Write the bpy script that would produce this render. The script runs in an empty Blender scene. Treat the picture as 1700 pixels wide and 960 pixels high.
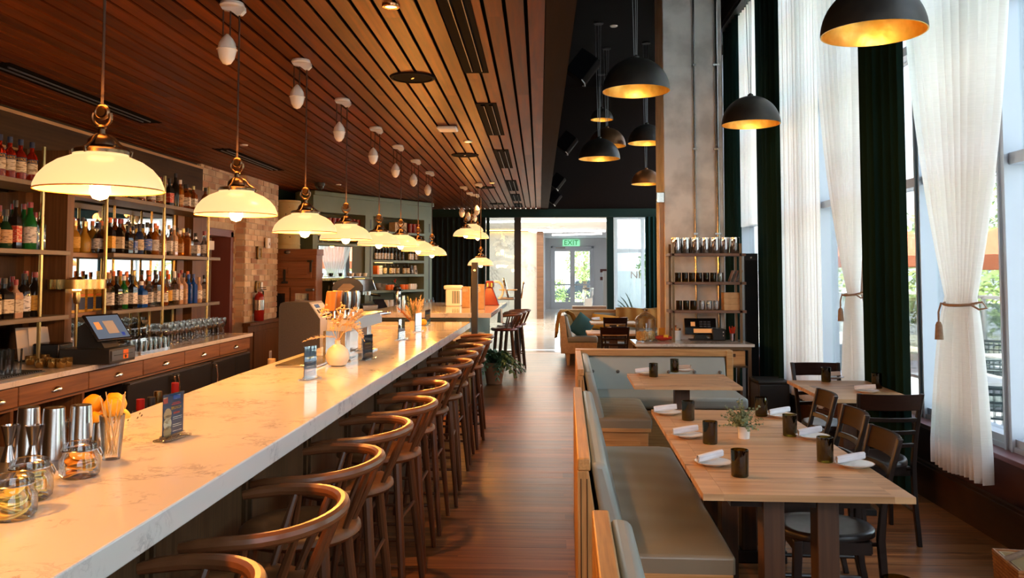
import bpy, bmesh, math, random
from mathutils import Matrix, Vector
R = math.radians
PI = math.pi
rnd = random.Random(7)
sc = bpy.context.scene
col = sc.collection

# ------------------------------------------------------------------ camera
FPX, CX, CY, EYE = 1400.0, 850.0, 380.0, 1.56
PITCH = math.atan(72 / FPX)
YAW = math.atan(66 / math.hypot(FPX, 72))
cd = bpy.data.cameras.new('camera')
cd.sensor_width = 36
cd.lens = FPX / 1700 * 36
cd.shift_y = -100 / 1700
cd.clip_start, cd.clip_end = .05, 300
cam = bpy.data.objects.new('camera', cd)
col.objects.link(cam)
cam.location = (0, 0, EYE)
cam.rotation_euler = (PI / 2 + PITCH, 0, YAW)
sc.camera = cam

def at(px, py, X=None, Y=None, Z=None):
    """point of the room seen at a photo pixel, on a plane of known X, Y or Z"""
    x, u, z = (px - CX) / FPX, -(py - CY) / FPX, 1.0
    fy = z * math.cos(PITCH) - u * math.sin(PITCH)
    uz = z * math.sin(PITCH) + u * math.cos(PITCH)
    d = (x * math.cos(YAW) - fy * math.sin(YAW), x * math.sin(YAW) + fy * math.cos(YAW), uz)
    t = Y / d[1] if Y is not None else ((Z - EYE) / d[2] if Z is not None else X / d[0])
    return Vector((d[0] * t, d[1] * t, EYE + d[2] * t))

# ------------------------------------------------------------------ view, world
sc.view_settings.view_transform = 'Standard'
sc.view_settings.look = 'None'
sc.view_settings.exposure = 0.3
sc.view_settings.gamma = 1
sc.view_settings.use_curve_mapping = False
sc.cycles.max_bounces = 9
sc.cycles.transparent_max_bounces = 96
sc.cycles.sample_clamp_indirect = 6
sc.cycles.caustics_reflective = False
sc.cycles.caustics_refractive = False
w = bpy.data.worlds.new('world')
sc.world = w
w.use_nodes = True
nt = w.node_tree
bg = nt.nodes['Background']
sky = nt.nodes.new('ShaderNodeTexSky')
sky.sky_type = 'NISHITA'
sky.sun_disc = False
sky.sun_elevation = R(48)
sky.sun_rotation = R(200)
sky.air_density = 1.2
sky.dust_density = 2.5
mixn = nt.nodes.new('ShaderNodeMixRGB')
mixn.inputs[0].default_value = .5
mixn.inputs[2].default_value = (.80, .86, .95, 1)
sk2 = nt.nodes.new('ShaderNodeVectorMath')
sk2.operation = 'SCALE'
sk2.inputs['Scale'].default_value = .16
nt.links.new(sky.outputs[0], sk2.inputs[0])
nt.links.new(sk2.outputs[0], mixn.inputs[1])
nt.links.new(mixn.outputs[0], bg.inputs[0])
bg.inputs[1].default_value = 5.4
sun = bpy.data.lights.new('sun', 'SUN')
sun.energy, sun.angle, sun.color = 26.0, R(2), (1.0, .95, .86)
so = bpy.data.objects.new('sun', sun)
col.objects.link(so)
so.rotation_euler = Vector((.22, .15, -1)).to_track_quat('-Z', 'Y').to_euler()

# ------------------------------------------------------------------ mesh helpers
class MB:
    def __init__(s):
        s.v, s.f = [], []
    def add(s, vs, fs):
        n = len(s.v)
        s.v += [tuple(p) for p in vs]
        s.f += [tuple(i + n for i in q) for q in fs]
        return s
    def box(s, x0, x1, y0, y1, z0, z1):
        return s.add([(x0, y0, z0), (x1, y0, z0), (x1, y1, z0), (x0, y1, z0), (x0, y0, z1), (x1, y0, z1), (x1, y1, z1), (x0, y1, z1)],
                     [(3, 2, 1, 0), (4, 5, 6, 7), (0, 1, 5, 4), (1, 2, 6, 5), (2, 3, 7, 6), (3, 0, 4, 7)])
    def hexa(s, p):
        return s.add(p, [(3, 2, 1, 0), (4, 5, 6, 7), (0, 1, 5, 4), (1, 2, 6, 5), (2, 3, 7, 6), (3, 0, 4, 7)])
    def obox(s, c, size, rx=0, ry=0, rz=0):
        m = Matrix.Translation(c) @ Matrix.Rotation(rz, 4, 'Z') @ Matrix.Rotation(ry, 4, 'Y') @ Matrix.Rotation(rx, 4, 'X')
        a, b, d = size[0] / 2, size[1] / 2, size[2] / 2
        P = [m @ Vector(q) for q in ((-a, -b, -d), (a, -b, -d), (a, b, -d), (-a, b, -d), (-a, -b, d), (a, -b, d), (a, b, d), (-a, b, d))]
        return s.hexa(P)
    def tube(s, pts, r, n=8, caps=True, closed=False):
        pts = [Vector(p) for p in pts]
        N = len(pts)
        rs = r if isinstance(r, (list, tuple)) else [r] * N
        base = len(s.v)
        prev = None
        for i, p in enumerate(pts):
            if closed:
                t = pts[(i + 1) % N] - pts[i - 1]
            else:
                t = pts[min(i + 1, N - 1)] - pts[max(i - 1, 0)]
            t = t.normalized() if t.length > 1e-9 else Vector((0, 0, 1))
            if prev is None:
                a = Vector((0, 0, 1)) if abs(t.z) < .9 else Vector((1, 0, 0))
                u = t.cross(a).normalized()
            else:
                u = prev - t * prev.dot(t)
                u = u.normalized() if u.length > 1e-6 else t.orthogonal().normalized()
            prev = u
            vv = t.cross(u)
            for k in range(n):
                a = 2 * PI * k / n
                s.v.append(tuple(p + (u * math.cos(a) + vv * math.sin(a)) * rs[i]))
        for i in range(N if closed else N - 1):
            j = (i + 1) % N
            for k in range(n):
                l = (k + 1) % n
                s.f.append((base + i * n + k, base + i * n + l, base + j * n + l, base + j * n + k))
        if caps and not closed:
            s.f.append(tuple(base + k for k in reversed(range(n))))
            s.f.append(tuple(base + (N - 1) * n + k for k in range(n)))
        return s
    def cyl(s, a, b, r, r2=None, n=12, caps=True):
        return s.tube([a, b], [r, r if r2 is None else r2], n, caps)
    def lathe(s, prof, n=20, c=(0, 0, 0), cap0=True, cap1=True, sx=1, sy=1):
        base = len(s.v)
        for (r, z) in prof:
            for k in range(n):
                a = 2 * PI * k / n
                s.v.append((c[0] + r * math.cos(a) * sx, c[1] + r * math.sin(a) * sy, c[2] + z))
        for i in range(len(prof) - 1):
            for k in range(n):
                l = (k + 1) % n
                s.f.append((base + i * n + k, base + i * n + l, base + (i + 1) * n + l, base + (i + 1) * n + k))
        if cap0:
            s.f.append(tuple(base + k for k in reversed(range(n))))
        if cap1:
            q = base + (len(prof) - 1) * n
            s.f.append(tuple(q + k for k in range(n)))
        return s
    def prism(s, poly, h0, h1, axis='z'):
        n = len(poly)
        def mk(p, h):
            return (p[0], p[1], h) if axis == 'z' else ((h, p[0], p[1]) if axis == 'x' else (p[0], h, p[1]))
        vs = [mk(p, h0) for p in poly] + [mk(p, h1) for p in poly]
        fs = [tuple(reversed(range(n))), tuple(range(n, 2 * n))]
        fs += [(i, (i + 1) % n, n + (i + 1) % n, n + i) for i in range(n)]
        return s.add(vs, fs)
    def sheet(s, fn, nu, nv):
        base = len(s.v)
        for j in range(nv + 1):
            for i in range(nu + 1):
                s.v.append(tuple(fn(i / nu, j / nv)))
        for j in range(nv):
            for i in range(nu):
                a = base + j * (nu + 1) + i
                s.f.append((a, a + 1, a + nu + 2, a + nu + 1))
        return s
    def ball(s, c, r, n=10, sx=1, sy=1, sz=1):
        m = max(4, n // 2)
        return s.lathe([(max(r * math.sin(PI * i / m), 1e-4), -r * sz * math.cos(PI * i / m)) for i in range(m + 1)], n, c, False, False, sx, sy)
    def xf(s, m):
        s.v = [tuple(m @ Vector(p)) for p in s.v]
        return s
    def mesh(s, name, smooth=True, ang=35):
        me = bpy.data.meshes.new(name)
        me.from_pydata(s.v, [], s.f)
        bm = bmesh.new()
        bm.from_mesh(me)
        bmesh.ops.recalc_face_normals(bm, faces=bm.faces)
        bm.to_mesh(me)
        bm.free()
        if smooth:
            me.polygons.foreach_set('use_smooth', [True] * len(me.polygons))
            me.set_sharp_from_angle(angle=R(ang))
        return me
    def build(s, name, m, parent=None, smooth=True, bevel=0, seg=2, ang=35, raw=False):
        me = s.mesh(name, smooth, ang) if not raw else None
        if raw:
            me = bpy.data.meshes.new(name)
            me.from_pydata(s.v, [], s.f)
        o = bpy.data.objects.new(name, me)
        me.materials.append(MAT[m] if isinstance(m, str) else m)
        col.objects.link(o)
        if parent:
            o.parent = parent
        if bevel:
            b = o.modifiers.new('bevel', 'BEVEL')
            b.width, b.segments, b.limit_method, b.angle_limit = bevel, seg, 'ANGLE', R(40)
        return o

def tag(o, label=None, cat=None, group=None, kind=None):
    if label: o['label'] = label
    if cat: o['category'] = cat
    if group: o['group'] = group
    if kind: o['kind'] = kind
    return o

def thing(name, label, cat, loc=(0, 0, 0), rz=0, group=None, kind=None):
    o = bpy.data.objects.new(name, None)
    o.empty_display_size = .05
    col.objects.link(o)
    o.location = loc
    o.rotation_euler = (0, 0, rz)
    return tag(o, label, cat, group, kind)

def dup(root, loc=None, rz=None, label=None, group=None):
    c = root.copy()
    col.objects.link(c)
    if loc is not None: c.location = loc
    if rz is not None: c.rotation_euler = (0, 0, rz)
    if label: c['label'] = label
    if group: c['group'] = group
    def rec(src, dst):
        for ch in src.children:
            d = ch.copy()
            col.objects.link(d)
            d.parent = dst
            rec(ch, d)
    rec(root, c)
    return c

def place(o, loc, rz=0):
    o.location = loc
    o.rotation_euler = (0, 0, rz)
    return o

def copies(root, spots, labels, group=None):
    """first spot uses the root itself, the others copies; spots are (loc, rz)"""
    out = []
    for i, (l, a) in enumerate(spots):
        o = root if i == 0 else dup(root)
        place(o, l, a)
        o['label'] = labels[i] if isinstance(labels, (list, tuple)) else labels
        if group: o['group'] = group
        out.append(o)
    return out

_fonts = {}
def text(s, size, m, parent, mtx, name='lettering', depth=.0008, align='CENTER', sx=1.0):
    cu = bpy.data.curves.new('lettering', 'FONT')
    cu.body, cu.size, cu.extrude = s, size, depth
    cu.align_x, cu.align_y = align, 'CENTER'
    cu.resolution_u = 2
    t = bpy.data.objects.new('lettering', cu)
    col.objects.link(t)
    dg = bpy.context.evaluated_depsgraph_get()
    me = bpy.data.meshes.new_from_object(t.evaluated_get(dg))
    bpy.data.objects.remove(t)
    bpy.data.curves.remove(cu)
    me.transform(mtx @ Matrix.Diagonal((sx, 1, 1, 1)))
    me.materials.clear()
    me.materials.append(MAT[m])
    o = bpy.data.objects.new(name, me)
    col.objects.link(o)
    if parent: o.parent = parent
    return o

def ordinal(i):
    W = ['first', 'second', 'third', 'fourth', 'fifth', 'sixth', 'seventh', 'eighth', 'ninth', 'tenth', 'eleventh', 'twelfth', 'thirteenth', 'fourteenth', 'fifteenth',
         'sixteenth', 'seventeenth', 'eighteenth', 'nineteenth', 'twentieth']
    if i < 20: return W[i]
    q, r = divmod(i + 1, 10)
    if r == 0: return {3: 'thirtieth', 4: 'fortieth', 5: 'fiftieth'}[q]
    return {2: 'twenty', 3: 'thirty', 4: 'forty'}[q] + '-' + W[r - 1]

# ------------------------------------------------------------------ materials
MAT = {}
def pbsdf(name):
    m = bpy.data.materials.new(name)
    m.use_nodes = True
    MAT[name] = m
    n = m.node_tree
    return m, n, n.nodes['Principled BSDF']

def mat(name, c, rough=.5, metal=0, c2=None, scale=6, stretch=(1, 1, 1), bump=0, rand=0, spec=.5, emit=0, ec=None, coat=0, detail=4, lo=.35, hi=.65, trans=0, ior=1.45, alpha=1, sheen=0, rr=0):
    m, n, b = pbsdf(name)
    N, L = n.nodes, n.links
    b.inputs['Roughness'].default_value = rough
    b.inputs['Metallic'].default_value = metal
    b.inputs['Specular IOR Level'].default_value = spec
    b.inputs['Coat Weight'].default_value = coat
    b.inputs['Transmission Weight'].default_value = trans
    b.inputs['IOR'].default_value = ior
    b.inputs['Alpha'].default_value = alpha
    b.inputs['Sheen Weight'].default_value = sheen
    b.inputs['Base Color'].default_value = (*c, 1)
    if emit:
        b.inputs['Emission Color'].default_value = (*(ec or c), 1)
        b.inputs['Emission Strength'].default_value = emit
    if c2 or bump or rand or rr:
        tc = N.new('ShaderNodeTexCoord')
        mp = N.new('ShaderNodeMapping')
        mp.inputs['Scale'].default_value = stretch
        L.new(tc.outputs['Object'], mp.inputs[0])
        oi = N.new('ShaderNodeObjectInfo')
        if rand:
            cm = N.new('ShaderNodeMath'); cm.operation = 'MULTIPLY'; cm.inputs[1].default_value = 37
            L.new(oi.outputs['Random'], cm.inputs[0])
            L.new(cm.outputs[0], mp.inputs['Location'])
        no = N.new('ShaderNodeTexNoise')
        no.inputs['Scale'].default_value = scale
        no.inputs['Detail'].default_value = detail
        L.new(mp.outputs[0], no.inputs['Vector'])
        rp = N.new('ShaderNodeValToRGB')
        rp.color_ramp.elements[0].position, rp.color_ramp.elements[1].position = lo, hi
        rp.color_ramp.elements[0].color = (*c, 1)
        rp.color_ramp.elements[1].color = (*(c2 or c), 1)
        L.new(no.outputs['Fac'], rp.inputs[0])
        out = rp.outputs[0]
        if rand:
            hs = N.new('ShaderNodeHueSaturation')
            mr = N.new('ShaderNodeMapRange')
            mr.inputs['To Min'].default_value, mr.inputs['To Max'].default_value = 1 - rand, 1 + rand
            L.new(oi.outputs['Random'], mr.inputs[0])
            L.new(mr.outputs[0], hs.inputs['Value'])
            L.new(out, hs.inputs['Color'])
            out = hs.outputs[0]
        L.new(out, b.inputs['Base Color'])
        if rr:
            mr2 = N.new('ShaderNodeMapRange')
            mr2.inputs['To Min'].default_value, mr2.inputs['To Max'].default_value = rough - rr, rough + rr
            L.new(no.outputs['Fac'], mr2.inputs[0])
            L.new(mr2.outputs[0], b.inputs['Roughness'])
        if bump:
            bp = N.new('ShaderNodeBump')
            bp.inputs['Strength'].default_value = bump
            bp.inputs['Distance'].default_value = .01
            L.new(no.outputs['Fac'], bp.inputs['Height'])
            L.new(bp.outputs[0], b.inputs['Normal'])
    return m

def wood(name, c1, c2, axis='y', rough=.4, rand=0., scale=9, bump=.05, coat=0, spec=.5, knots=False, contrast=1.0):
    """grain drawn out along one axis: fine fibres over broad cathedral bands"""
    m, n, b = pbsdf(name)
    N, L = n.nodes, n.links
    b.inputs['Roughness'].default_value = rough
    b.inputs['Specular IOR Level'].default_value = spec
    b.inputs['Coat Weight'].default_value = coat
    tc = N.new('ShaderNodeTexCoord')
    oi = N.new('ShaderNodeObjectInfo')
    off = N.new('ShaderNodeMath'); off.operation = 'MULTIPLY'; off.inputs[1].default_value = 41
    L.new(oi.outputs['Random'], off.inputs[0])
    def noise(k, sc_, det, dist):
        mp = N.new('ShaderNodeMapping')
        mp.inputs['Scale'].default_value = {'x': (k, 1, 1), 'y': (1, k, 1), 'z': (1, 1, k)}[axis]
        L.new(tc.outputs['Object'], mp.inputs[0]); L.new(off.outputs[0], mp.inputs['Location'])
        no = N.new('ShaderNodeTexNoise')
        no.inputs['Scale'].default_value, no.inputs['Detail'].default_value, no.inputs['Distortion'].default_value = sc_, det, dist
        L.new(mp.outputs[0], no.inputs['Vector'])
        return no.outputs['Fac']
    fine = noise(.035, scale * 7, 5, .2)
    broad = noise(.10, scale * 1.3, 3, .8)
    mx = N.new('ShaderNodeMath'); mx.operation = 'MULTIPLY_ADD'; mx.inputs[1].default_value = .55
    h2 = N.new('ShaderNodeMath'); h2.operation = 'MULTIPLY'; h2.inputs[1].default_value = .45
    L.new(broad, h2.inputs[0]); L.new(fine, mx.inputs[0]); L.new(h2.outputs[0], mx.inputs[2])
    rp = N.new('ShaderNodeValToRGB')
    e = rp.color_ramp.elements
    e[0].position, e[1].position = .5 - .16 / contrast, .5 + .16 / contrast
    e[0].color = (c1[0] * .8, c1[1] * .78, c1[2] * .76, 1); e[1].color = (*c2, 1)
    L.new(mx.outputs[0], rp.inputs[0])
    out = rp.outputs[0]
    if knots:
        mp = N.new('ShaderNodeMapping')
        mp.inputs['Scale'].default_value = {'x': (3, 8, 8), 'y': (8, 3, 8), 'z': (8, 8, 3)}[axis]
        L.new(tc.outputs['Object'], mp.inputs[0]); L.new(off.outputs[0], mp.inputs['Location'])
        vo = N.new('ShaderNodeTexNoise'); vo.inputs['Scale'].default_value = 1.5; vo.inputs['Detail'].default_value = 2
        L.new(mp.outputs[0], vo.inputs['Vector'])
        r2 = N.new('ShaderNodeValToRGB')
        r2.color_ramp.elements[0].position, r2.color_ramp.elements[1].position = .635, .70
        r2.color_ramp.elements[0].color = (0, 0, 0, 1); r2.color_ramp.elements[1].color = (.8, .8, .8, 1)
        L.new(vo.outputs['Fac'], r2.inputs[0])
        m2 = N.new('ShaderNodeMixRGB'); m2.inputs[2].default_value = (c1[0] * .3, c1[1] * .26, c1[2] * .22, 1)
        L.new(r2.outputs[0], m2.inputs[0]); L.new(out, m2.inputs[1])
        out = m2.outputs[0]
    if rand:
        hs = N.new('ShaderNodeHueSaturation')
        mr = N.new('ShaderNodeMapRange')
        mr.inputs['To Min'].default_value, mr.inputs['To Max'].default_value = 1 - rand, 1 + rand
        L.new(oi.outputs['Random'], mr.inputs[0]); L.new(mr.outputs[0], hs.inputs['Value']); L.new(out, hs.inputs['Color'])
        out = hs.outputs[0]
    L.new(out, b.inputs['Base Color'])
    r3 = N.new('ShaderNodeMapRange')
    r3.inputs['To Min'].default_value, r3.inputs['To Max'].default_value = rough - .06, rough + .08
    L.new(fine, r3.inputs[0]); L.new(r3.outputs[0], b.inputs['Roughness'])
    if bump:
        bp = N.new('ShaderNodeBump'); bp.inputs['Strength'].default_value = bump * 2; bp.inputs['Distance'].default_value = .004
        L.new(mx.outputs[0], bp.inputs['Height']); L.new(bp.outputs[0], b.inputs['Normal'])
    return m

def thin_glass(name, tint=(1, 1, 1), gloss=.12, rough=.0):
    """sheet or vessel glass: clear with a mirror-like share that grows at grazing angles"""
    m = bpy.data.materials.new(name)
    m.use_nodes = True
    MAT[name] = m
    n = m.node_tree
    N, L = n.nodes, n.links
    N.remove(N['Principled BSDF'])
    t = N.new('ShaderNodeBsdfTransparent'); t.inputs[0].default_value = (*tint, 1)
    g = N.new('ShaderNodeBsdfGlossy'); g.inputs['Roughness'].default_value = rough
    lw = N.new('ShaderNodeLayerWeight'); lw.inputs[0].default_value = gloss * 2.5
    mx = N.new('ShaderNodeMixShader')
    ma = N.new('ShaderNodeMath'); ma.operation = 'MULTIPLY_ADD'; ma.use_clamp = True
    ma.inputs[1].default_value = .75; ma.inputs[2].default_value = gloss * .3
    L.new(lw.outputs['Fresnel'], ma.inputs[0])
    L.new(ma.outputs[0], mx.inputs[0]); L.new(t.outputs[0], mx.inputs[1]); L.new(g.outputs[0], mx.inputs[2])
    L.new(mx.outputs[0], N['Material Output'].inputs[0])
    return m

def cloth_sheer(name, c, clear=.12, tr=.55, weave=True):
    m = bpy.data.materials.new(name)
    m.use_nodes = True
    MAT[name] = m
    N, L = m.node_tree.nodes, m.node_tree.links
    N.remove(N['Principled BSDF'])
    d = N.new('ShaderNodeBsdfDiffuse'); d.inputs[0].default_value = (*c, 1)
    t = N.new('ShaderNodeBsdfTranslucent'); t.inputs[0].default_value = (*c, 1)
    x = N.new('ShaderNodeBsdfTransparent')
    m1 = N.new('ShaderNodeMixShader'); m1.inputs[0].default_value = tr
    m2 = N.new('ShaderNodeMixShader'); m2.inputs[0].default_value = clear
    if weave:
        tc = N.new('ShaderNodeTexCoord')
        mp = N.new('ShaderNodeMapping'); mp.inputs['Scale'].default_value = (3, 3, 90)
        L.new(tc.outputs['Object'], mp.inputs[0])
        no = N.new('ShaderNodeTexNoise'); no.inputs['Scale'].default_value = 3; no.inputs['Detail'].default_value = 3
        L.new(mp.outputs[0], no.inputs['Vector'])
        mr = N.new('ShaderNodeMapRange'); mr.inputs['To Min'].default_value = clear * .4; mr.inputs['To Max'].default_value = clear * 1.6
        L.new(no.outputs['Fac'], mr.inputs[0]); L.new(mr.outputs[0], m2.inputs[0])
    L.new(d.outputs[0], m1.inputs[1]); L.new(t.outputs[0], m1.inputs[2])
    L.new(m1.outputs[0], m2.inputs[1]); L.new(x.outputs[0], m2.inputs[2])
    L.new(m2.outputs[0], N['Material Output'].inputs[0])

def marble(name, base, vein, rough=.1, scale=1.4, amt=.75):
    m, n, b = pbsdf(name)
    N, L = n.nodes, n.links
    tc = N.new('ShaderNodeTexCoord')
    no = N.new('ShaderNodeTexNoise'); no.inputs['Scale'].default_value = scale; no.inputs['Detail'].default_value = 6
    L.new(tc.outputs['Object'], no.inputs['Vector'])
    mx = N.new('ShaderNodeMixRGB'); mx.blend_type = 'LINEAR_LIGHT'; mx.inputs[0].default_value = .35
    L.new(tc.outputs['Object'], mx.inputs[1]); L.new(no.outputs['Color'], mx.inputs[2])
    n2 = N.new('ShaderNodeTexNoise'); n2.inputs['Scale'].default_value = scale * 2.6; n2.inputs['Detail'].default_value = 9; n2.inputs['Roughness'].default_value = .62
    L.new(mx.outputs[0], n2.inputs['Vector'])
    s1 = N.new('ShaderNodeMath'); s1.operation = 'SUBTRACT'; s1.inputs[1].default_value = .5
    L.new(n2.outputs['Fac'], s1.inputs[0])
    ab = N.new('ShaderNodeMath'); ab.operation = 'ABSOLUTE'; L.new(s1.outputs[0], ab.inputs[0])
    rp = N.new('ShaderNodeValToRGB')
    rp.color_ramp.elements[0].position, rp.color_ramp.elements[1].position = 0, .055
    rp.color_ramp.elements[0].color = (amt, amt, amt, 1); rp.color_ramp.elements[1].color = (0, 0, 0, 1)
    L.new(ab.outputs[0], rp.inputs[0])
    n3 = N.new('ShaderNodeTexNoise'); n3.inputs['Scale'].default_value = scale * 1.7; n3.inputs['Detail'].default_value = 3
    L.new(tc.outputs['Object'], n3.inputs['Vector'])
    r3 = N.new('ShaderNodeValToRGB'); r3.color_ramp.elements[0].position, r3.color_ramp.elements[1].position = .5, .72
    L.new(n3.outputs['Fac'], r3.inputs[0])
    mu = N.new('ShaderNodeMath'); mu.operation = 'MULTIPLY'
    L.new(rp.outputs[0], mu.inputs[0]); L.new(r3.outputs[0], mu.inputs[1])
    mc = N.new('ShaderNodeMixRGB'); mc.inputs[1].default_value = (*base, 1); mc.inputs[2].default_value = (*vein, 1)
    L.new(mu.outputs[0], mc.inputs[0])
    L.new(mc.outputs[0], b.inputs['Base Color'])
    b.inputs['Roughness'].default_value = rough
    return m
wood('ceiling_wood', (.095, .021, .0035), (.185, .045, .0075), 'y', .42, .26, 7, .04, spec=.1, contrast=1.2)
wood('ceiling_wood_dark', (.012, .0065, .005), (.02, .011, .008), 'y', .7, 0, 7, .03, spec=.04)
wood('floor_wood', (.13, .042, .011), (.34, .132, .042), 'x', .34, .2, 5, .06, contrast=1.4, spec=.3)
wood('bar_wood', (.062, .032, .013), (.115, .063, .027), 'z', .5, 0, 14, .05, spec=.15)
wood('shelf_wood', (.11, .085, .055), (.18, .14, .095), 'y', .5, 0, 12, .06)
wood('cabinet_wood', (.15, .065, .022), (.26, .12, .045), 'y', .4, 0, 9, .06)
wood('cabinet_wood_v', (.10, .045, .016), (.17, .08, .03), 'z', .45, 0, 9, .06, spec=.2)
wood('header_wood', (.036, .018, .008), (.068, .036, .015), 'y', .55, 0, 6, .06, spec=.08)
wood('stool_wood', (.085, .030, .011), (.14, .05, .018), 'z', .33, 0, 6, 0, contrast=.7, spec=.3)
wood('stool_rail', (.14, .050, .018), (.195, .072, .026), 'y', .32, 0, 4, 0, contrast=.5, spec=.35)
wood('stool_seat', (.15, .056, .018), (.22, .086, .028), 'x', .42, 0, 4, .02, spec=.25)
wood('oak', (.42, .22, .07), (.56, .31, .11), 'y', .4, 0, 16, .04)
wood('oak_v', (.42, .22, .07), (.56, .31, .11), 'z', .4, 0, 16, .04)
wood('oak_x', (.42, .22, .07), (.56, .31, .11), 'x', .4, 0, 16, .04)
wood('table_wood', (.40, .215, .09), (.68, .43, .22), 'x', .42, .07, 5, .05, knots=True)
wood('table_leg', (.055, .024, .010), (.10, .045, .019), 'z', .5, 0, 8, .05)
wood('dark_chair', (.014, .008, .006), (.022, .012, .009), 'z', .3, 0, 6, .01, spec=.4)
wood('dark_chair_red', (.016, .006, .004), (.030, .011, .006), 'x', .5, 0, 6, .01, spec=.08)
wood('walnut', (.13, .06, .028), (.21, .1, .048), 'x', .4, 0, 9, .04)
wood('icebox_wood', (.17, .066, .028), (.26, .105, .045), 'x', .4, 0, 9, .05)
wood('reclaimed', (.5, .24, .07), (.66, .36, .13), 'x', .5, 0, 6, .1, knots=True)
wood('paddle_wood', (.45, .13, .02), (.62, .22, .04), 'z', .35, 0, 9, .03)
wood('mdf', (.5, .36, .2), (.58, .42, .25), 'x', .6, 0, 9, .03)
marble('marble', (.62, .61, .585), (.21, .21, .22), .10, 4.2, .9)
marble('marble_lobby', (.60, .58, .55), (.16, .16, .18), .22, .8, .9)
mat('lobby_floor', (.70, .62, .52), .08, 0, (.78, .72, .64), 1.2, rr=.03)
mat('brick', (.40, .23, .15), .85, 0, (.60, .46, .31), 1.3, bump=.35, rand=.2, lo=.40, hi=.60, detail=1)
mat('mortar', (.40, .32, .23), .95, 0, (.48, .40, .30), 9, bump=.3)
mat('concrete', (.70, .70, .68), .75, 0, (.95, .945, .92), 3.2, bump=.3, detail=10, lo=.36, hi=.58)
mat('black', (.004, .004, .005), .8, spec=.05)
mat('black_gloss', (.012, .012, .014), .22)
mat('black_satin', (.016, .017, .018), .45)
mat('black_brown', (.012, .009, .008), .8, spec=.08)
mat('ceiling_black', (.005, .005, .0055), .85, spec=.05)
mat('fridge', (.006, .0065, .008), .5, spec=.2)
mat('green_dark', (.012, .034, .030), .6, spec=.15)
mat('green_paint', (.115, .155, .115), .5, 0, (.13, .172, .128), 3)
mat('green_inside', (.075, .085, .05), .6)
mat('velvet', (.003, .019, .019), .9, 0, (.008, .034, .032), 5, (1, 1, .1), spec=.15)
mat('velvet_black', (.002, .008, .007), .9, 0, (.004, .014, .012), 5, (1, 1, .1), sheen=.1)
mat('maroon', (.055, .017, .018), .55, 0, (.07, .022, .022), 4, bump=.05)
wood('base_wood', (.05, .022, .012), (.085, .038, .02), 'y', .45, 0, 9, .03)
mat('sill', (.20, .08, .085), .4)
mat('frame_alu', (.50, .54, .60), .4, .25)
mat('steel', (.60, .60, .60), .22, 1, (.52, .52, .53), 30, (1, 1, .03), rr=.06)
mat('steel_dark', (.22, .22, .23), .35, 1)
mat('chrome', (.82, .82, .82), .06, 1)
mat('nickel', (.70, .66, .60), .2, 1)
mat('brass', (.52, .37, .15), .28, 1, (.42, .30, .12), 20, (1, 1, .1), rr=.06)
mat('bronze', (.17, .095, .05), .32, 1)
mat('copper', (.62, .28, .13), .25, 1)
mat('gold_leaf', (.92, .62, .18), .36, 1, (.66, .38, .07), 7, bump=.5, rr=.12)
mat('dome_black', (.030, .026, .023), .45, .3, (.042, .035, .028), 12, rr=.08)
mat('dome_copper', (.22, .10, .04), .45, .8)
mat('ceramic', (.86, .84, .80), .12)
mat('ceramic_grey', (.55, .52, .48), .3)
mat('cream', (.80, .70, .56), .4)
mat('vase_cream', (.68, .56, .43), .35)
mat('terracotta', (.42, .17, .085), .7, 0, (.5, .22, .11), 6, bump=.05)
mat('leather', (.26, .28, .25), .36, 0, (.30, .32, .29), 2.2, bump=.10, rr=.05)
mat('leather_lamplit', (.20, .175, .12), .33, 0, (.235, .205, .145), 2.0, bump=.10, rr=.05)  # grey green leather with warm lamplight mixed into the colour
mat('red_leather', (.16, .025, .012), .35)
mat('napkin', (.76, .77, .82), .9, 0, (.70, .71, .76), 30, bump=.1)
mat('napkin_tan', (.68, .55, .47), .9)
mat('plate_china', (.88, .86, .82), .12)
mat('plate_trim', (.55, .32, .16), .25)
mat('white', (.82, .82, .82), .45)
mat('white_wall', (.74, .75, .78), .7)
mat('paper', (.78, .72, .62), .8)
mat('kraft', (.52, .33, .16), .85, 0, (.58, .38, .2), 20)
mat('grey_panel', (.105, .10, .097), .5, 0, (.125, .12, .115), 80, bump=.04, spec=.25)
mat('grey_light', (.46, .46, .46), .4)
mat('grey_dark', (.05, .05, .055), .5)
mat('door_grey', (.13, .115, .1), .5, 0, (.17, .15, .13), 8, (1, 1, .06))
mat('red_frame', (.13, .035, .028), .4)
mat('red', (.24, .010, .008), .28)
mat('red_bright', (.62, .05, .03), .3)
mat('red_tin', (.20, .012, .012), .2)
mat('orange', (.75, .17, .025), .3)
mat('yellow', (.70, .33, .015), .45, 0, (.62, .28, .01), 20, bump=.06)
mat('yellow_flat', (.9, .6, .05), .5)
mat('screen', (.02, .03, .05), .15, emit=.32, ec=(.30, .36, .46))
mat('screen_orange', (.5, .2, .05), .3, emit=.5, ec=(.75, .32, .10))
mat('screen_blue', (.02, .05, .3), .3, emit=.4, ec=(.03, .07, .35))
mat('screen_dark', (.008, .009, .012), .1)
mat('label_cream', (.58, .50, .35), .55, 0, (.26, .20, .12), 60, (.45, .45, 2.0), lo=.53, hi=.60, rand=.12, detail=2)
mat('label_white', (.64, .62, .58), .55, 0, (.22, .21, .20), 60, (.45, .45, 2.0), lo=.53, hi=.60, rand=.12, detail=2)
mat('label_blue', (.03, .10, .42), .55, 0, (.30, .34, .45), 60, (.45, .45, 2.0), lo=.53, hi=.60, rand=.12, detail=2)
mat('label_red', (.45, .035, .02), .55, 0, (.55, .38, .25), 60, (.45, .45, 2.0), lo=.53, hi=.60, rand=.12, detail=2)
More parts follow.
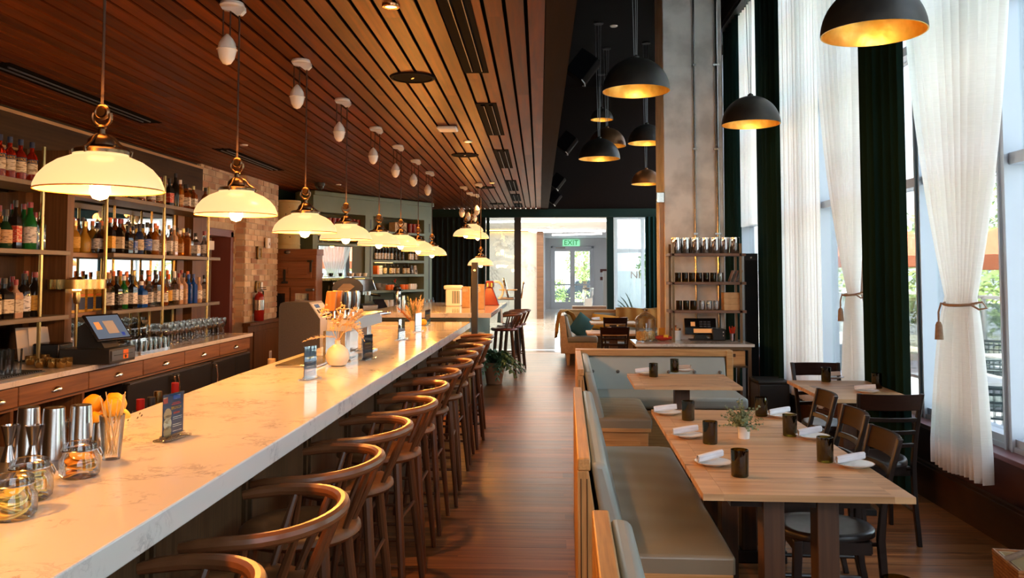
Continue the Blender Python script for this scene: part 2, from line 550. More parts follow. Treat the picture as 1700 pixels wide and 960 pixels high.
mat('label_black', (.012, .012, .014), .55, 0, (.25, .24, .2), 60, (.45, .45, 2.0), lo=.53, hi=.60, rand=.12, detail=2)
mat('label_tan', (.48, .30, .14), .55, 0, (.20, .11, .05), 60, (.45, .45, 2.0), lo=.53, hi=.60, rand=.12, detail=2)
mat('label_green', (.06, .25, .1), .5)
mat('label_navy', (.015, .03, .08), .55, 0, (.02, .04, .1), 60, (.45, .45, 2.0), lo=.53, hi=.60, rand=.12, detail=2)
mat('label_gold', (.62, .35, .04), .55, 0, (.45, .22, .02), 60, (.45, .45, 2.0), lo=.53, hi=.60, rand=.12, detail=2)
def bottle_glass(name, c, tr=.0, rough=.06):
    mat(name, c, rough, 0, spec=.7, trans=tr, ior=1.3)
bottle_glass('glass_amber', (.50, .17, .02), 0.6)
bottle_glass('glass_whisky', (.34, .09, .012), 0.55)
bottle_glass('glass_dark', (.012, .010, .008))
bottle_glass('glass_green', (.02, .20, .04), 0.5)
bottle_glass('glass_dgreen', (.012, .04, .018))
bottle_glass('glass_blue', (.015, .10, .5), 0.45)
bottle_glass('glass_red', (.70, .05, .015), .8, .03)
bottle_glass('glass_gold', (.75, .40, .05), 0.6)
bottle_glass('glass_pink', (.68, .42, .27), 0.4)
bottle_glass('glass_navy', (.02, .03, .07))
bottle_glass('glass_olive', (.030, .024, .004))
thin_glass('clear_bottle', (.86, .86, .84), .22)
thin_glass('clear', (.98, .985, .985), .24)
thin_glass('jar_glass', (.98, .985, .985), .13)
thin_glass('pane', (.93, .97, .97), .05)
thin_glass('pane_reflect', (.80, .86, .88), .14)
thin_glass('acrylic', (.93, .93, .93), .16)
thin_glass('tumbler_glass', (.40, .32, .09), .14)
mat('mirror', (.66, .67, .64), .015, 1)
mat('shade', (.32, .21, .10), .3, emit=.85, ec=(1.0, .66, .29))
mat('shade_rim', (.42, .18, .04), .4)
mat('bulb', (1, .9, .7), .3, emit=14, ec=(1, .62, .22))
mat('dome_bulb', (1, .9, .7), .3, emit=5, ec=(1, .60, .2))
mat('led', (1, 1, 1), .3, emit=6, ec=(1, .97, .93))
mat('led_warm', (1, .8, .5), .3, emit=9, ec=(1, .55, .13))
mat('exit_green', (.01, .25, .08), .4)
mat('exit_pale', (.3, .9, .5), .4, emit=.55, ec=(.35, 1, .55))
mat('candle', (1, .7, .3), .4, emit=2, ec=(1, .5, .12))
mat('porcelain', (.80, .76, .70), .15)
mat('cord', (.055, .026, .013), .7)
mat('wire_dark', (.02, .02, .02), .5)
mat('rope', (.30, .21, .15), .85, 0, (.38, .28, .2), 60)
mat('rope_chair', (.10, .125, .125), .8, 0, (.17, .20, .20), 40)
mat('basket', (.42, .15, .035), .6, 0, (.56, .24, .07), 30, bump=.3)
mat('basket_in', (.62, .45, .24), .7)
mat('leaf', (.045, .11, .035), .5, 0, (.09, .17, .055), 3, rand=.25)
mat('leaf_dark', (.045, .11, .055), .45, 0, (.11, .19, .08), 4, rand=.3)
mat('leaf_sage', (.14, .20, .10), .6, 0, (.25, .31, .17), 6)
mat('leaf_outdoor', (.16, .26, .06), .6, 0, (.38, .46, .16), 1.5, rand=.2)
mat('bark', (.12, .08, .05), .9)
mat('dry_grass', (.66, .40, .14), .8, 0, (.78, .52, .22), 10)
mat('dry_plume', (.74, .52, .28), .9)
mat('dry_red', (.42, .17, .05), .9)
mat('throw_yellow', (.46, .25, .06), .9, 0, (.52, .30, .08), 6, bump=.1)
mat('throw_brown', (.30, .13, .02), .9, 0, (.36, .16, .03), 6)
mat('pillow_teal', (.025, .075, .07), .85)
mat('pillow_orange', (.62, .25, .02), .8)
mat('o_rings', (.78, .54, .23), .7)
mat('patio', (.34, .36, .39), .7, 0, (.42, .44, .47), 2)
mat('patio_white', (.82, .80, .76), .5)
mat('canopy', (.52, .16, .075), .8)
mat('outdoor_grey', (.45, .46, .47), .8)
mat('car_dark', (.03, .04, .05), .2)
mat('lemon_dry', (.62, .42, .09), .5, 0, (.72, .52, .14), 14)
mat('lemon_rind', (.76, .56, .14), .5)
mat('orange_dry', (.62, .26, .03), .5, 0, (.7, .34, .05), 12)
mat('straw', (.66, .42, .14), .7)
mat('gilt', (.32, .19, .05), .35, .8)
mat('picture', (.05, .035, .02), .5, 0, (.25, .17, .08), 30)
mat('yellow_drum', (.36, .28, .12), .6, 0, (.44, .36, .17), 4, bump=.1)
mat('glassware_gold', (.45, .27, .08), .14, .85)
# ================================================================== the setting
STR = 'structure'
def struct(o):
    o['kind'] = STR
    return o

YB = 16.5          # back wall
# floor slab and planks
fl = struct(MB().box(-4.6, 2.62, -3, YB + .1, -.2, -.004).build('floor', 'floor_wood'))
pl_me = {}
def plank(L):
    L = round(L, 2)
    if L not in pl_me:
        b = MB().box(-L / 2, L / 2, -.0885, .0885, -.016, 0)
        pl_me[L] = b.mesh('plank', False)
        pl_me[L].materials.append(MAT['floor_wood'])
    return pl_me[L]
for k in range(72):
    y = 3.7 + k * .179
    x = -1.12
    first = True
    seq = [.6, 1.2, 1.8][k % 3]
    while x < 2.60:
        L = seq if first else 1.8
        first = False
        L = min(L, 2.61 - x)
        if L > .08:
            o = bpy.data.objects.new('plank', plank(L - .003))
            col.objects.link(o)
            o.parent = fl
            o.location = (x + L / 2, y, 0)
        x += L

# wooden slat ceiling over the bar
CR = .0146
ce = struct(MB().box(-4.15, .0, -1.0, YB, .030, .12).build('ceiling', 'black'))
ce.location = (.03, 0, 2.79)
ce.rotation_euler = (0, 0, CR)
bd_me = {}
def board(L):
    L = round(L, 2)
    if L not in bd_me:
        bd_me[L] = MB().box(-.0403, .0403, 0, L, 0, .010).mesh('board', False)
        bd_me[L].materials.append(MAT['ceiling_wood'])
    return bd_me[L]
for i in range(41):
    y = 1.2
    L = [1.1, 2.0, 2.8, 1.6][(i * 3 + i // 5) % 4]
    while y < YB - .06:
        L2 = min(L, YB - .03 - y)
        if L2 > .1:
            o = bpy.data.objects.new('board', board(L2 - .003))
            col.objects.link(o)
            o.parent = ce
            o.location = (-.0425 - i * .0995, y, 0)
        y += L
        L = 3.0
# bulkhead between the low wooden ceiling and the tall black one
fa = MB().box(0, .14, -1, YB, 0, 2.45).build('beam_bulkhead', 'ceiling_wood_dark')
fa.location = (.032, 0, 2.788)
fa.rotation_euler = (0, 0, CR)
struct(fa)
struct(MB().box(-.3, 3.0, -1.0, YB, 5.2, 5.35).build('ceiling_high', 'ceiling_black'))
# walls
struct(MB().box(-4.3, -4.02, -1, 9.35, 0, 2.83).build('wall_left', 'header_wood'))
struct(MB().box(-4.6, -4.02, 11.72, YB, 0, 2.83).build('wall_left_far', 'green_dark'))
wb = struct(MB().box(-2.6, 2.62, YB - .1, YB + .08, 2.63, 2.79).build('beam_back', 'green_dark'))
struct(MB().box(-.28, 3.0, YB, YB + .15, 2.79, 5.3).build('wall_back', 'black_brown'))
struct(MB().box(-4.6, -2.15, YB, YB + .15, 0, 2.85).build('wall_back_left', 'green_dark'))
# ---- window wall
WX = 2.62
struct(MB().box(WX, 2.86, -1.5, YB + .1, -.2, .47).build('wall_right', 'maroon'))
struct(MB().box(WX - .045, WX, -1.5, YB, 0, .22).box(WX - .03, WX, -1.5, YB, .22, .238).build('baseboard_right', 'base_wood'))
struct(MB().box(WX - .025, 2.79, -1.5, YB, .47, .50).build('trim_1', 'sill', bevel=.004))
struct(MB().box(2.35, 2.95, -1.5, YB, 5.0, 5.3).build('trim_2', 'black_brown'))
mull_y = [5.2 + 1.17 * k for k in range(-7, 10)]
for i in range(len(mull_y) - 1):
    y0, y1 = mull_y[i], mull_y[i + 1]
    wn = thing('window_%d' % (i + 1), None, None, (2.82, y0, 0), kind=STR)
    MB().box(-.10, .07, -.035, .035, .5, 5.0).box(-.115, -.095, -.045, -.025, .5, 5.0).box(-.115, -.095, .025, .045, .5, 5.0).build('mullion', 'frame_alu', wn, False)
    for z in (2.24, 3.27, 4.3):
        MB().box(-.08, .06, .035, 1.135, z - .035, z + .035).build('transom', 'frame_alu', wn, False)
    MB().box(-.09, .07, .035, 1.135, .5, .575).box(-.105, -.085, .035, 1.135, .5, .53).build('sill_rail', 'frame_alu', wn, False)
    for (z0, z1) in ((.575, 2.205), (2.275, 3.235), (3.305, 4.265), (4.335, 5.0)):
        MB().box(.0, .008, .035, 1.135, z0, z1).build('pane', 'pane', wn, False)

# ---- brick wall with the door, and brick pier
def bricks(parent, axis, fixed, a0, a1, z0, z1, skip=None, out=1, seed=1):
    """running bond; axis 'y': face looks to +x at x=fixed; axis 'x': face looks to -y at y=fixed"""
    r = random.Random(seed)
    row = 0
    z = z0
    while z < z1 - .02:
        h = min(.064, z1 - z)
        a = a0 - (.105 if row % 2 else 0)
        while a < a1 - .01:
            b0, b1 = max(a, a0), min(a + .2, a1)
            if b1 - b0 > .03 and not (skip and skip(b0, b1, z, z + h)):
                key = (axis, round(b1 - b0, 2), round(h, 3))
                if key not in bk_me:
                    L = key[1] / 2
                    m = MB()
                    if axis == 'y': m.box(-.03, .012, -L, L, 0, h)
                    else: m.box(-L, L, -.012, .03, 0, h)
                    bk_me[key] = m.mesh('brick', False)
                    bk_me[key].materials.append(MAT['brick'])
                o = bpy.data.objects.new('brick', bk_me[key])
                col.objects.link(o)
                o.parent = parent
                j = r.uniform(-.004, .004)
                o.location = (fixed + j, (b0 + b1) / 2, z) if axis == 'y' else ((b0 + b1) / 2, fixed + j, z)
            a += .21
        z += .0745
        row += 1
bk_me = {}
BX = -3.99
DY0, DY1, DZ = 9.45, 10.34, 2.06
wbk = struct(MB().box(-4.35, BX, 9.35, DY0 - .02, 0, 2.8).box(-4.35, BX, DY0 - .02, DY1 + .02, DZ + .02, 2.8).box(-4.35, BX, DY1 + .02, 10.5, 0, 2.8).build('wall_brick', 'mortar'))
bricks(wbk, 'y', BX, 9.36, 10.46, .9, 2.79, lambda b0, b1, z0, z1: b1 > DY0 - .06 and b0 < DY1 + .06 and z0 < DZ + .06, seed=2)
pier = struct(MB().box(-4.35, -3.87, 10.47, 11.72, 0, 2.8).build('pillar_brick', 'mortar'))
bricks(pier, 'y', -3.87, 10.47, 11.72, .93, 2.79, seed=3)
bricks(pier, 'x', 10.47, -3.985, -3.86, .93, 2.79, seed=4)
# door in the brick wall
d1 = thing('door_1', None, None, (BX, DY0, 0), kind=STR)
MB().box(-.28, .02, -.02, .07, 0, DZ).box(-.28, .02, DY1 - DY0 - .07, DY1 - DY0 + .02, 0, DZ).box(-.28, .02, -.02, DY1 - DY0 + .02, DZ - .07, DZ + .02).build('door_frame', 'red_frame', d1, bevel=.004)
MB().box(-.24, -.19, .07, .74, .01, DZ - .08).build('door_leaf', 'door_grey', d1)
MB().box(-.19, -.13, .45, .68, DZ - .23, DZ - .12).build('door_closer', 'white', d1, bevel=.006)
MB().box(-.235, -.22, .745, .765, .05, DZ - .1).build('light_gap', 'white', d1)  # white strip painted for the bright gap beside the leaf
struct(MB().box(-4.7, -4.36, 9.3, 10.6, 0, 2.8).build('wall_passage', 'white_wall'))
# wood wainscot under the brick pier
wa = struct(MB().box(-3.87, -3.80, 10.44, 11.80, 0, .88).box(-3.87, -3.765, 10.42, 11.84, .88, .92).build('wall_wainscot', 'cabinet_wood_v', bevel=.004))
MB().box(-3.80, -3.785, 10.62, 11.68, .12, .16).box(-3.80, -3.785, 10.62, 11.68, .76, .80).box(-3.80, -3.785, 10.62, 10.66, .16, .76).box(-3.80, -3.785, 11.64, 11.68, .16, .76).build('panel_moulding', 'cabinet_wood_v', wa)
MB().box(-3.80, -3.793, 11.25, 11.33, .38, .50).build('outlet_plate', 'white', wa)
MB().box(-3.793, -3.791, 11.27, 11.31, .40, .48).build('outlet', 'grey_light', wa)

# ---- concrete column with conduits
CY0 = 10.0
cx0, cx1 = at(1103, 400, Y=CY0).x, at(1202, 400, Y=CY0).x
cc = struct(MB().box(cx0, cx1, CY0, CY0 + .75, 0, 5.2).build('column', 'concrete', bevel=.012))
for px_, r_ in ((1155, .013), (1192, .02)):
    c_ = at(px_, 400, Y=CY0 - .02)
    b = MB().cyl((c_.x, CY0 - .02, .8), (c_.x, CY0 - .02, 5.2), r_, n=10)
    b.build('conduit', 'steel', cc)
    for z in (2.0, 3.0, 4.0):
        MB().box(c_.x - r_ * 1.8, c_.x + r_ * 1.8, CY0 - .045, CY0, z, z + .02).build('conduit_strap', 'steel', cc)
MB().box(cx0 - .05, cx0 - .002, CY0 + .02, CY0 + .08, 0, 2.5).build('lit_side_strip', 'oak_v', cc)  # oak colour paints the warm light on the column's side face
MB().box(cx0 - .09, cx0, CY0 - .02, CY0 + .06, 2.38, 2.50).build('junction_box', 'steel', cc, bevel=.004)

# ---- back wall: curtains, glass, posts
def pleats(name, m, p0, p1, z0, z1, n, amp, parent=None, nv=6, flare=0, seed=0):
    r = random.Random(seed)
    p0, p1 = Vector(p0), Vector(p1)
    d = (p1 - p0); L = d.length; d.normalize(); nn = Vector((-d.y, d.x, 0))
    ph = [r.uniform(-.5, .5) for _ in range(n + 2)]
    am = [r.uniform(.7, 1.2) for _ in range(n + 2)]
    def fn(u, v):
        k = u * n
        i = int(k)
        a = amp * (am[i] * (1 - (k - i)) + am[i + 1] * (k - i))
        q = a * math.sin(2 * PI * k + ph[i] * (1 - (k - i)) + ph[i + 1] * (k - i)) * (.75 + .25 * (1 - v))
        p = p0 + d * (L * u) + nn * q + d * (.25 * amp * math.sin(4 * PI * k))
        return (p.x, p.y, z0 + (z1 - z0) * v)
    return MB().sheet(fn, n * 10, nv).build(name, m, parent, ang=80)
o = pleats('dark_drape', 'velvet_black', (-2.42, YB - .15, 0), (-1.28, YB - .15, 0), .02, 2.63, 11, .035, seed=3)
tag(o, 'black green floor-length drape on the back wall beside the espresso shelves', 'curtain')
o = pleats('dark_drape', 'velvet', (1.80, YB - .15, 0), (2.40, YB - .15, 0), .02, 2.63, 7, .03, seed=4)
tag(o, 'dark green drape on the back wall between glass panel and concrete column', 'curtain')
for k, (a, b) in enumerate(((-1.28, -1.22), (-.73, -.60), (1.07, 1.20))):
    struct(MB().box(a, b, YB - .06, YB + .06, 0, 2.63).build('trim_%d' % (3 + k), 'green_dark' if k != 1 else 'black_satin'))
struct(MB().box(-1.22, -.73, YB - .01, YB + .005, 0, 2.63).build('window_20', 'pane_reflect'))
gp = struct(MB().box(1.20, 1.83, YB - .01, YB + .005, 0, 2.63).build('window_21', 'pane_reflect'))
text('NI', .20, 'white', gp, Matrix.Translation((1.62, YB - .014, 1.50)) @ Matrix.Rotation(PI / 2, 4, 'X'))
# ---- lobby beyond
LY = 36.0
struct(MB().box(-6, 9, YB + .1, LY + .3, -.2, 0).build('floor_lobby', 'lobby_floor'))
struct(MB().box(-6, 3.4, YB + .15, LY, 3.0, 3.1).build('ceiling_lobby', 'white_wall'))
struct(MB().box(-6, -.03, LY, LY + .2, 0, 3.1).box(1.78, 6, LY, LY + .2, 0, 3.1).box(-.03, 1.78, LY, LY + .2, 2.62, 3.1).build('wall_lobby_end', 'white_wall'))
struct(MB().hexa([(1.5, 21.5, 0), (1.62, 21.5, 0), (2.55, LY, 0), (2.43, LY, 0), (1.5, 21.5, 3.1), (1.62, 21.5, 3.1), (2.55, LY, 3.1), (2.43, LY, 3.1)]).build('wall_lobby_right', 'white_wall', smooth=False))
struct(MB().box(-6, -.50, 28.5, 28.8, 0, 2.93).build('wall_lobby_marble', 'marble_lobby'))
struct(MB().box(-.50, -.28, 28.3, 29.2, 0, 2.93).build('pillar_lobby', 'walnut'))
struct(MB().box(-.45, -.28, 29.2, LY, 0, 3.0).build('wall_lobby_left', 'white_wall'))
struct(MB().box(-6, -5.8, YB + .1, LY, 0, 3.0).build('wall_lobby_far_left', 'white_wall'))
# frontal window bay of the lobby (seen through the glass beside the drape)
lw_ = thing('window_22', None, None, (0, 21.5, 0), kind=STR)
for x in (1.62, 2.3, 2.98):
    MB().box(x - .04, x + .04, -.06, .06, 0, 3.0).build('mullion', 'frame_alu', lw_, False)
for z in (.05, 2.1, 2.95):
    MB().box(1.66, 2.94, -.05, .05, z - .05, z + .05).build('transom', 'frame_alu', lw_, False)
for x in (1.66, 2.34):
    MB().box(x, x + .6, -.004, .004, .1, 2.05).build('pane', 'pane', lw_, False)
# entrance double door
d2 = thing('door_2', None, None, (-.03, LY - .03, 0), kind=STR)
MB().box(0, .07, -.08, .08, 0, 2.66).box(1.74, 1.81, -.08, .08, 0, 2.66).box(0, 1.81, -.08, .08, 2.58, 2.66).build('door_frame', 'frame_alu', d2, False)
for x in (.07, .905):
    lf = MB().box(x, x + .1, -.03, .03, 0, 2.58).box(x + .735, x + .835, -.03, .03, 0, 2.58).box(x + .1, x + .735, -.03, .03, 2.44, 2.58).box(x + .1, x + .735, -.03, .03, 0, .3).box(x + .1, x + .735, -.03, .03, 1.0, 1.06).build('door_leaf', 'frame_alu', d2, False)
    MB().box(x + .1, x + .735, -.004, .004, .3, 1.0).build('pane', 'pane', lf, False)
    MB().box(x + .1, x + .735, -.004, .004, 1.06, 2.44).build('pane', 'pane', lf, False)
    hx = x + (.70 if x < .5 else .04) + .05
    MB().cyl((hx, -.08, .95), (hx, -.08, 1.35), .02, n=8).build('pull_handle', 'steel', lf)
MB().box(.2, .6, -.10, -.03, 2.56, 2.63).build('door_closer', 'steel_dark', d2)
# lamps of the lobby, with an added fill light and downlights
for k, (x, y, L, a) in enumerate(((-.2, 22.6, 3.6, -8), (.4, 27.5, 2.8, 14), (.5, 28.3, 2.6, -12), (.9, 30.6, 2.0, -30))):
    t_ = thing('strip_light', ['longest white strip light on the lobby ceiling nearest the dining room', 'white lobby strip light rising to the right in the crossing cluster',
               'white lobby strip light crossing the middle of the cluster', 'short slanting strip light lowest in the lobby ceiling cluster'][k], 'lamp', (x, y, 2.9), R(a), 'lobby strip lights')
    MB().box(-L / 2, L / 2, -.05, .05, 0, .05).build('tube', 'led', t_, False)
    MB().box(-L / 2, L / 2, -.06, .06, .05, .07).build('housing', 'white', t_, False)
ld = bpy.data.lights.new('lobby_fill', 'AREA'); ld.shape = 'RECTANGLE'; ld.size, ld.size_y, ld.energy, ld.color = 3.0, 8, 330, (1, .88, .72)  # added area light that fills the lobby, no fitting of its own
lo = bpy.data.objects.new('lobby_fill', ld); col.objects.link(lo); lo.location = (-.8, 24, 2.9)
cv = MB().box(-5, -.55, 28.40, 28.46, 2.95, 2.985).build('cove_light', 'led_warm')
tag(cv, 'warm glowing cove strip above the grey marble lobby wall', 'lamp')
ex = thing('exit_sign', 'green glowing EXIT sign above the glass entrance doors', 'sign', (.83, LY - .035, 2.80))
MB().box(-.36, .36, -.03, .03, -.14, .14).build('sign_body', 'exit_pale', ex)
text('EXIT', .30, 'exit_green', ex, Matrix.Translation((0, -.034, 0)) @ Matrix.Rotation(PI / 2, 4, 'X'))
for k, (x, y) in enumerate(((.05, 24.5), (.35, 27.0), (-.1, 26.5))):  # interior lamps added to light the lobby
    t_ = thing('downlight', ['added recessed lobby downlight nearest the opening', 'added recessed lobby downlight beside the crossing strip lights', 'added recessed lobby downlight next to the marble wall'][k], 'lamp', (x, y, 2.985), 0, 'added lobby downlights')
    MB().lathe([(.09, 0), (.09, .014)], 14).build('trim_ring', 'white', t_)
    MB().lathe([(.06, -.004), (.06, 0)], 12).build('lens', 'led_warm', t_)
for k, z in enumerate((1.55, 1.22)):
    b = at(1006, 452, Y=35.9)
    tag(MB().box(2.05, 2.35, 35.9, 35.98, z, z + .14).build('wall_sign', 'red_frame'), ['upper small dark red sign on the white lobby wall', 'lower small dark red sign on the white lobby wall'][k], 'sign')
# ================================================================== long marble bar
bar = thing('bar_counter', 'long bar with pale veined marble top and dark panelled wood front', 'bar counter', (0, 0, 0))
poly = [(-.80, .4), (-.80, 8.31), (-1.75, 8.31), (-1.75, 7.72), (-1.22, 7.72), (-1.22, 7.2), (-1.75, 7.2), (-1.75, 6.4), (-1.22, 6.4), (-1.22, 5.72), (-1.51, 5.72), (-1.51, 4.0),
        (-1.45, 2.62), (-1.225, 2.3), (-1.225, .4)]
MB().prism(poly, 1.01, 1.07).build('marble_top', 'marble', bar, bevel=.004)
MB().box(-1.46, -1.12, .4, 8.25, .06, 1.01).build('carcass', 'bar_wood', bar)
MB().box(-1.12, -1.08, .4, 8.25, .0, .12).build('kick_board', 'bar_wood', bar)
MB().box(-1.12, -1.03, .4, 8.27, .95, 1.01).build('top_rail', 'bar_wood', bar, bevel=.006)
st_w, pw = .075, .74
k = 0
y = 8.25
while y > .9:
    MB().box(-1.12, -1.065, y - st_w, y, .12, .95).build('stile', 'bar_wood', bar, bevel=.004)
    y1 = y - st_w
    y0 = y1 - pw + st_w
    MB().box(-1.12, -1.095, y0, y1, .12, .95).build('panel', 'bar_wood', bar)
    MB().box(-1.10, -1.08, y0, y1, .925, .95).box(-1.10, -1.08, y0, y1, .12, .15).box(-1.10, -1.08, y0, y0 + .022, .15, .925).box(-1.10, -1.08, y1 - .022, y1, .15, .925).build('panel_moulding', 'bar_wood', bar)
    y -= pw
MB().prism([(-1.75, .4), (-1.23, .4), (-1.23, 2.29), (-1.46, 2.61), (-1.75, 2.61)], .90, 1.0).build('speed_well', 'steel_dark', bar)
MB().box(-1.74, -1.23, 5.73, 8.2, .84, .90).build('sink_well', 'black_satin', bar)
# ---- second bar behind it
b2 = thing('pizza_counter', 'second marble-topped counter with grey green front behind the long bar', 'counter', (0, 0, 0))
MB().box(-2.3, -.73, 10.15, 13.7, 1.01, 1.07).build('marble_top', 'marble', b2, bevel=.004)
MB().box(-2.25, -1.0, 10.22, 13.65, 0, 1.01).build('body', 'green_paint', b2)
MB().box(-1.12, -.80, 9.55, 10.15, .78, .84).build('lower_shelf', 'marble', b2, bevel=.004)
MB().box(-1.10, -.85, 9.6, 10.22, 0, .78).build('lower_cabinet', 'green_paint', b2)
MB().box(-2.2, -1.15, 10.16, 10.22, .4, .98).build('black_panel', 'black_satin', b2)
pst = thing('slim_post', 'tall slim black post at the far end of the long bar', 'post', (at(788, 560, Y=8.75).x, 8.75, 0))
MB().box(-.032, .032, -.03, .03, 0, 1.66).build('post_shaft', 'black_satin', pst, bevel=.004)
MB().lathe([(.075, 0), (.075, .012), (.03, .02)], 16).build('post_foot', 'black_satin', pst)
MB().lathe([(.012, 0), (.012, .012)], 10).xf(Matrix.Translation((0, -.03, 1.58)) @ Matrix.Rotation(PI / 2, 4, 'X')).build('bolt', 'steel', pst)

# ================================================================== bar stools
def make_stool(seat_m='stool_seat'):
    t = thing('bar_stool', 'x', 'bar stool')
    MB().lathe([(.001, .706), (.112, .709), (.128, .723), (.195, .726), (.211, .716), (.214, .702), (.195, .686), (.001, .684)], 32, cap0=False, cap1=False, sx=.93).build('seat', seat_m, t, ang=50)
    def rail(a):
        a = R(a)
        c = max(math.cos(a), 0)
        return Vector((.015 + .245 * c ** .75, .25 * math.sin(a), .918 + .014 * c))
    pts = [Vector((-.075, -.238, .905)), Vector((-.03, -.247, .912))] + [rail(a) for a in range(-88, 89, 8)] + [Vector((-.03, .247, .912)), Vector((-.075, .238, .905))]
    MB().tube(pts, [.013, .0175] + [.018] * (len(pts) - 4) + [.0175, .013], 10).build('back_rail', 'stool_rail', t)
    for a in (-80, -50, -17, 17, 50, 80):
        p1 = rail(a)
        r_ = R(a)
        p0 = Vector((.168 * math.cos(r_), .18 * math.sin(r_), .712))
        MB().tube([p0, p0.lerp(p1, .5), p1], [.009, .0125, .009], 8).build('spindle', 'stool_wood', t)
    for sx in (-1, 1):
        for sy in (-1, 1):
            MB().tube([(sx * .115, sy * .125, .695), (sx * .145, sy * .17, .33), (sx * .172, sy * .21, .0)], [.02, .0185, .013], 10).build('leg', 'stool_wood', t)
    for sy in (-1, 1):
        MB().cyl((-.152, sy * .181, .24), (.152, sy * .181, .24), .0095, n=8).build('stretcher', 'stool_wood', t)
    MB().cyl((.136, -.157, .44), (.136, .157, .44), .0095, n=8).build('stretcher', 'stool_wood', t)
    MB().cyl((-.15, -.178, .27), (-.15, .178, .27), .011, n=8).build('foot_rail', 'stool_wood', t)
    return t
st0 = make_stool()
ys = [1.62, 2.24, 2.83, 3.42, 4.02, 4.64, 5.26, 5.87, 6.48, 7.09, 7.70, 8.27]
lab = ['curved-back wooden bar stool %s in the row along the bar, counted from the near end' % ordinal(i) for i in range(len(ys))]
copies(st0, [((-.84 + (.02 if i % 3 == 1 else 0), y, 0), R([0, 3, -2, 2, -3, 1][i % 6])) for i, y in enumerate(ys)], lab, 'walnut stools along the long bar')
st1 = make_stool('red_leather')
st1.name = 'bar_stool'
copies(st1, [((-.72 + .05 * i, 12.7 + .64 * i, 0), R(6)) for i in range(3)], ['red-seated spindle bar stool at the second counter, %s one' % q for q in ('closest', 'middle', 'farthest')], 'red-seated stools at the second counter')

# ================================================================== pulley pendant lamps
EMBLEM = {}
def shared(key, fn, m, name, parent, loc=None, **kw):
    if key not in EMBLEM:
        me = fn().mesh(name, True, kw.get('ang', 40))
        me.materials.append(MAT[m])
        EMBLEM[key] = me
    o = bpy.data.objects.new(name, EMBLEM[key])
    col.objects.link(o)
    o.parent = parent
    if loc is not None: o.location = loc
    return o
CEIL = 2.79
def pulley_lamp(label, x, y, z, group, block=True, dy=-.03, egg=.24, power=9.0):
    """z is the rim of the shade"""
    t = thing('pulley_lamp', label, 'pendant lamp', (x, y, z), 0, group)
    shared('shade', lambda: MB().lathe([(.180, 0), (.1795, .012), (.168, .04), (.146, .066), (.118, .086), (.09, .098), (.078, .103), (.075, .116), (.073, .116), (.075, .10), (.088, .093),
           (.115, .081), (.142, .062), (.163, .037), (.175, .010), (.177, 0)], 40, cap0=False, cap1=False), 'shade', 'glass_shade', t)
    shared('srim', lambda: MB().tube([(.1795 * math.cos(a * PI / 24), .1795 * math.sin(a * PI / 24), 0) for a in range(48)], .0022, 6, closed=True), 'shade_rim', 'rim_line', t)
    shared('gal', lambda: MB().lathe([(.079, .108), (.080, .118), (.072, .124), (.03, .126), (.04, .135), (.037, .15), (.026, .163), (.012, .170), (.010, .185), (.016, .190), (.010, .197)], 20, cap1=True), 'bronze', 'gallery', t)
    for k in range(3):
        a = k * 2 * PI / 3 + .5
        c, s_ = math.cos(a), math.sin(a)
        o = shared('strap', lambda: MB().tube([(.082, 0, .106), (.086, 0, .118), (.068, 0, .128), (.05, 0, .14), (.036, 0, .158), (.02, 0, .166)], .0045, 6), 'bronze', 'gallery_strap', t)
        o.rotation_euler = (0, 0, a)
    shared('hook', lambda: MB().tube([(.028 * math.cos(q), 0, .222 + .03 * math.sin(q)) for q in [R(d) for d in range(-205, 26, 15)]], .006, 8), 'bronze', 'pulley_yoke', t)
    shared('wheel', lambda: MB().tube([(.019 * math.cos(k * PI / 8), 0, .236 + .019 * math.sin(k * PI / 8)) for k in range(16)], .006, 6, closed=True).cyl((0, -.008, .236), (0, .008, .236), .014, n=10), 'bronze', 'pulley_wheel', t)
    bl = shared('bulb', lambda: MB().lathe([(.001, -.030), (.02, -.024), (.030, -.006), (.028, .014), (.018, .036), (.014, .06)], 16, cap0=True), 'bulb', 'bulb', t)
    shared('socket', lambda: MB().lathe([(.02, .055), (.02, .108)], 12), 'bronze', 'socket', t)
    top = CEIL - z
    MB().cyl((.0, 0, .25), (.0, 0, top - .03), .0042, n=6).build('cord', 'cord', t)
    if block:
        bx = -.035
        shared('pblock', lambda: MB().lathe([(.052, 0), (.056, -.012), (.05, -.02)], 20).prism([(-.048, -.02), (.06, -.02), (.062, -.04), (.045, -.058), (.025, -.06), (.0, -.04), (-.04, -.032)], -.014, .014, 'y'),
               'porcelain', 'ceiling_block', t, (bx, 0, top - .002))
        for q in (-.075, -.042):
            MB().cyl((q, 0, top - .03), (q, 0, top - egg + .05), .0033, n=6).build('cord', 'cord', t)
        shared('egg', lambda: MB().lathe([(.001, -.068), (.018, -.062), (.034, -.038), (.0415, -.005), (.043, .0), (.0415, .006), (.038, .03), (.026, .052), (.014, .066), (.006, .075)], 20, cap0=False)
               .lathe([(.0415, .0), (.047, .002), (.0415, .004)], 20, cap0=False, cap1=False), 'porcelain', 'counterweight', t, (-.055, 0, top - egg))
    L = bpy.data.lights.new('lamp_light', 'POINT')
    L.energy, L.color, L.shadow_soft_size = power * 4.3, (1.0, .37, .06), .045
    lo_ = bpy.data.objects.new('lamp_light', L)
    col.objects.link(lo_)
    lo_.parent = t
    lo_.location = (0, 0, -.045)
    U = bpy.data.lights.new('lamp_glow', 'POINT')
    U.energy, U.color, U.shadow_soft_size = power * .32, (1.0, .39, .075), .06
    uo = bpy.data.objects.new('lamp_glow', U)
    col.objects.link(uo)
    uo.parent = t
    uo.location = (0, 0, .285)
    return t
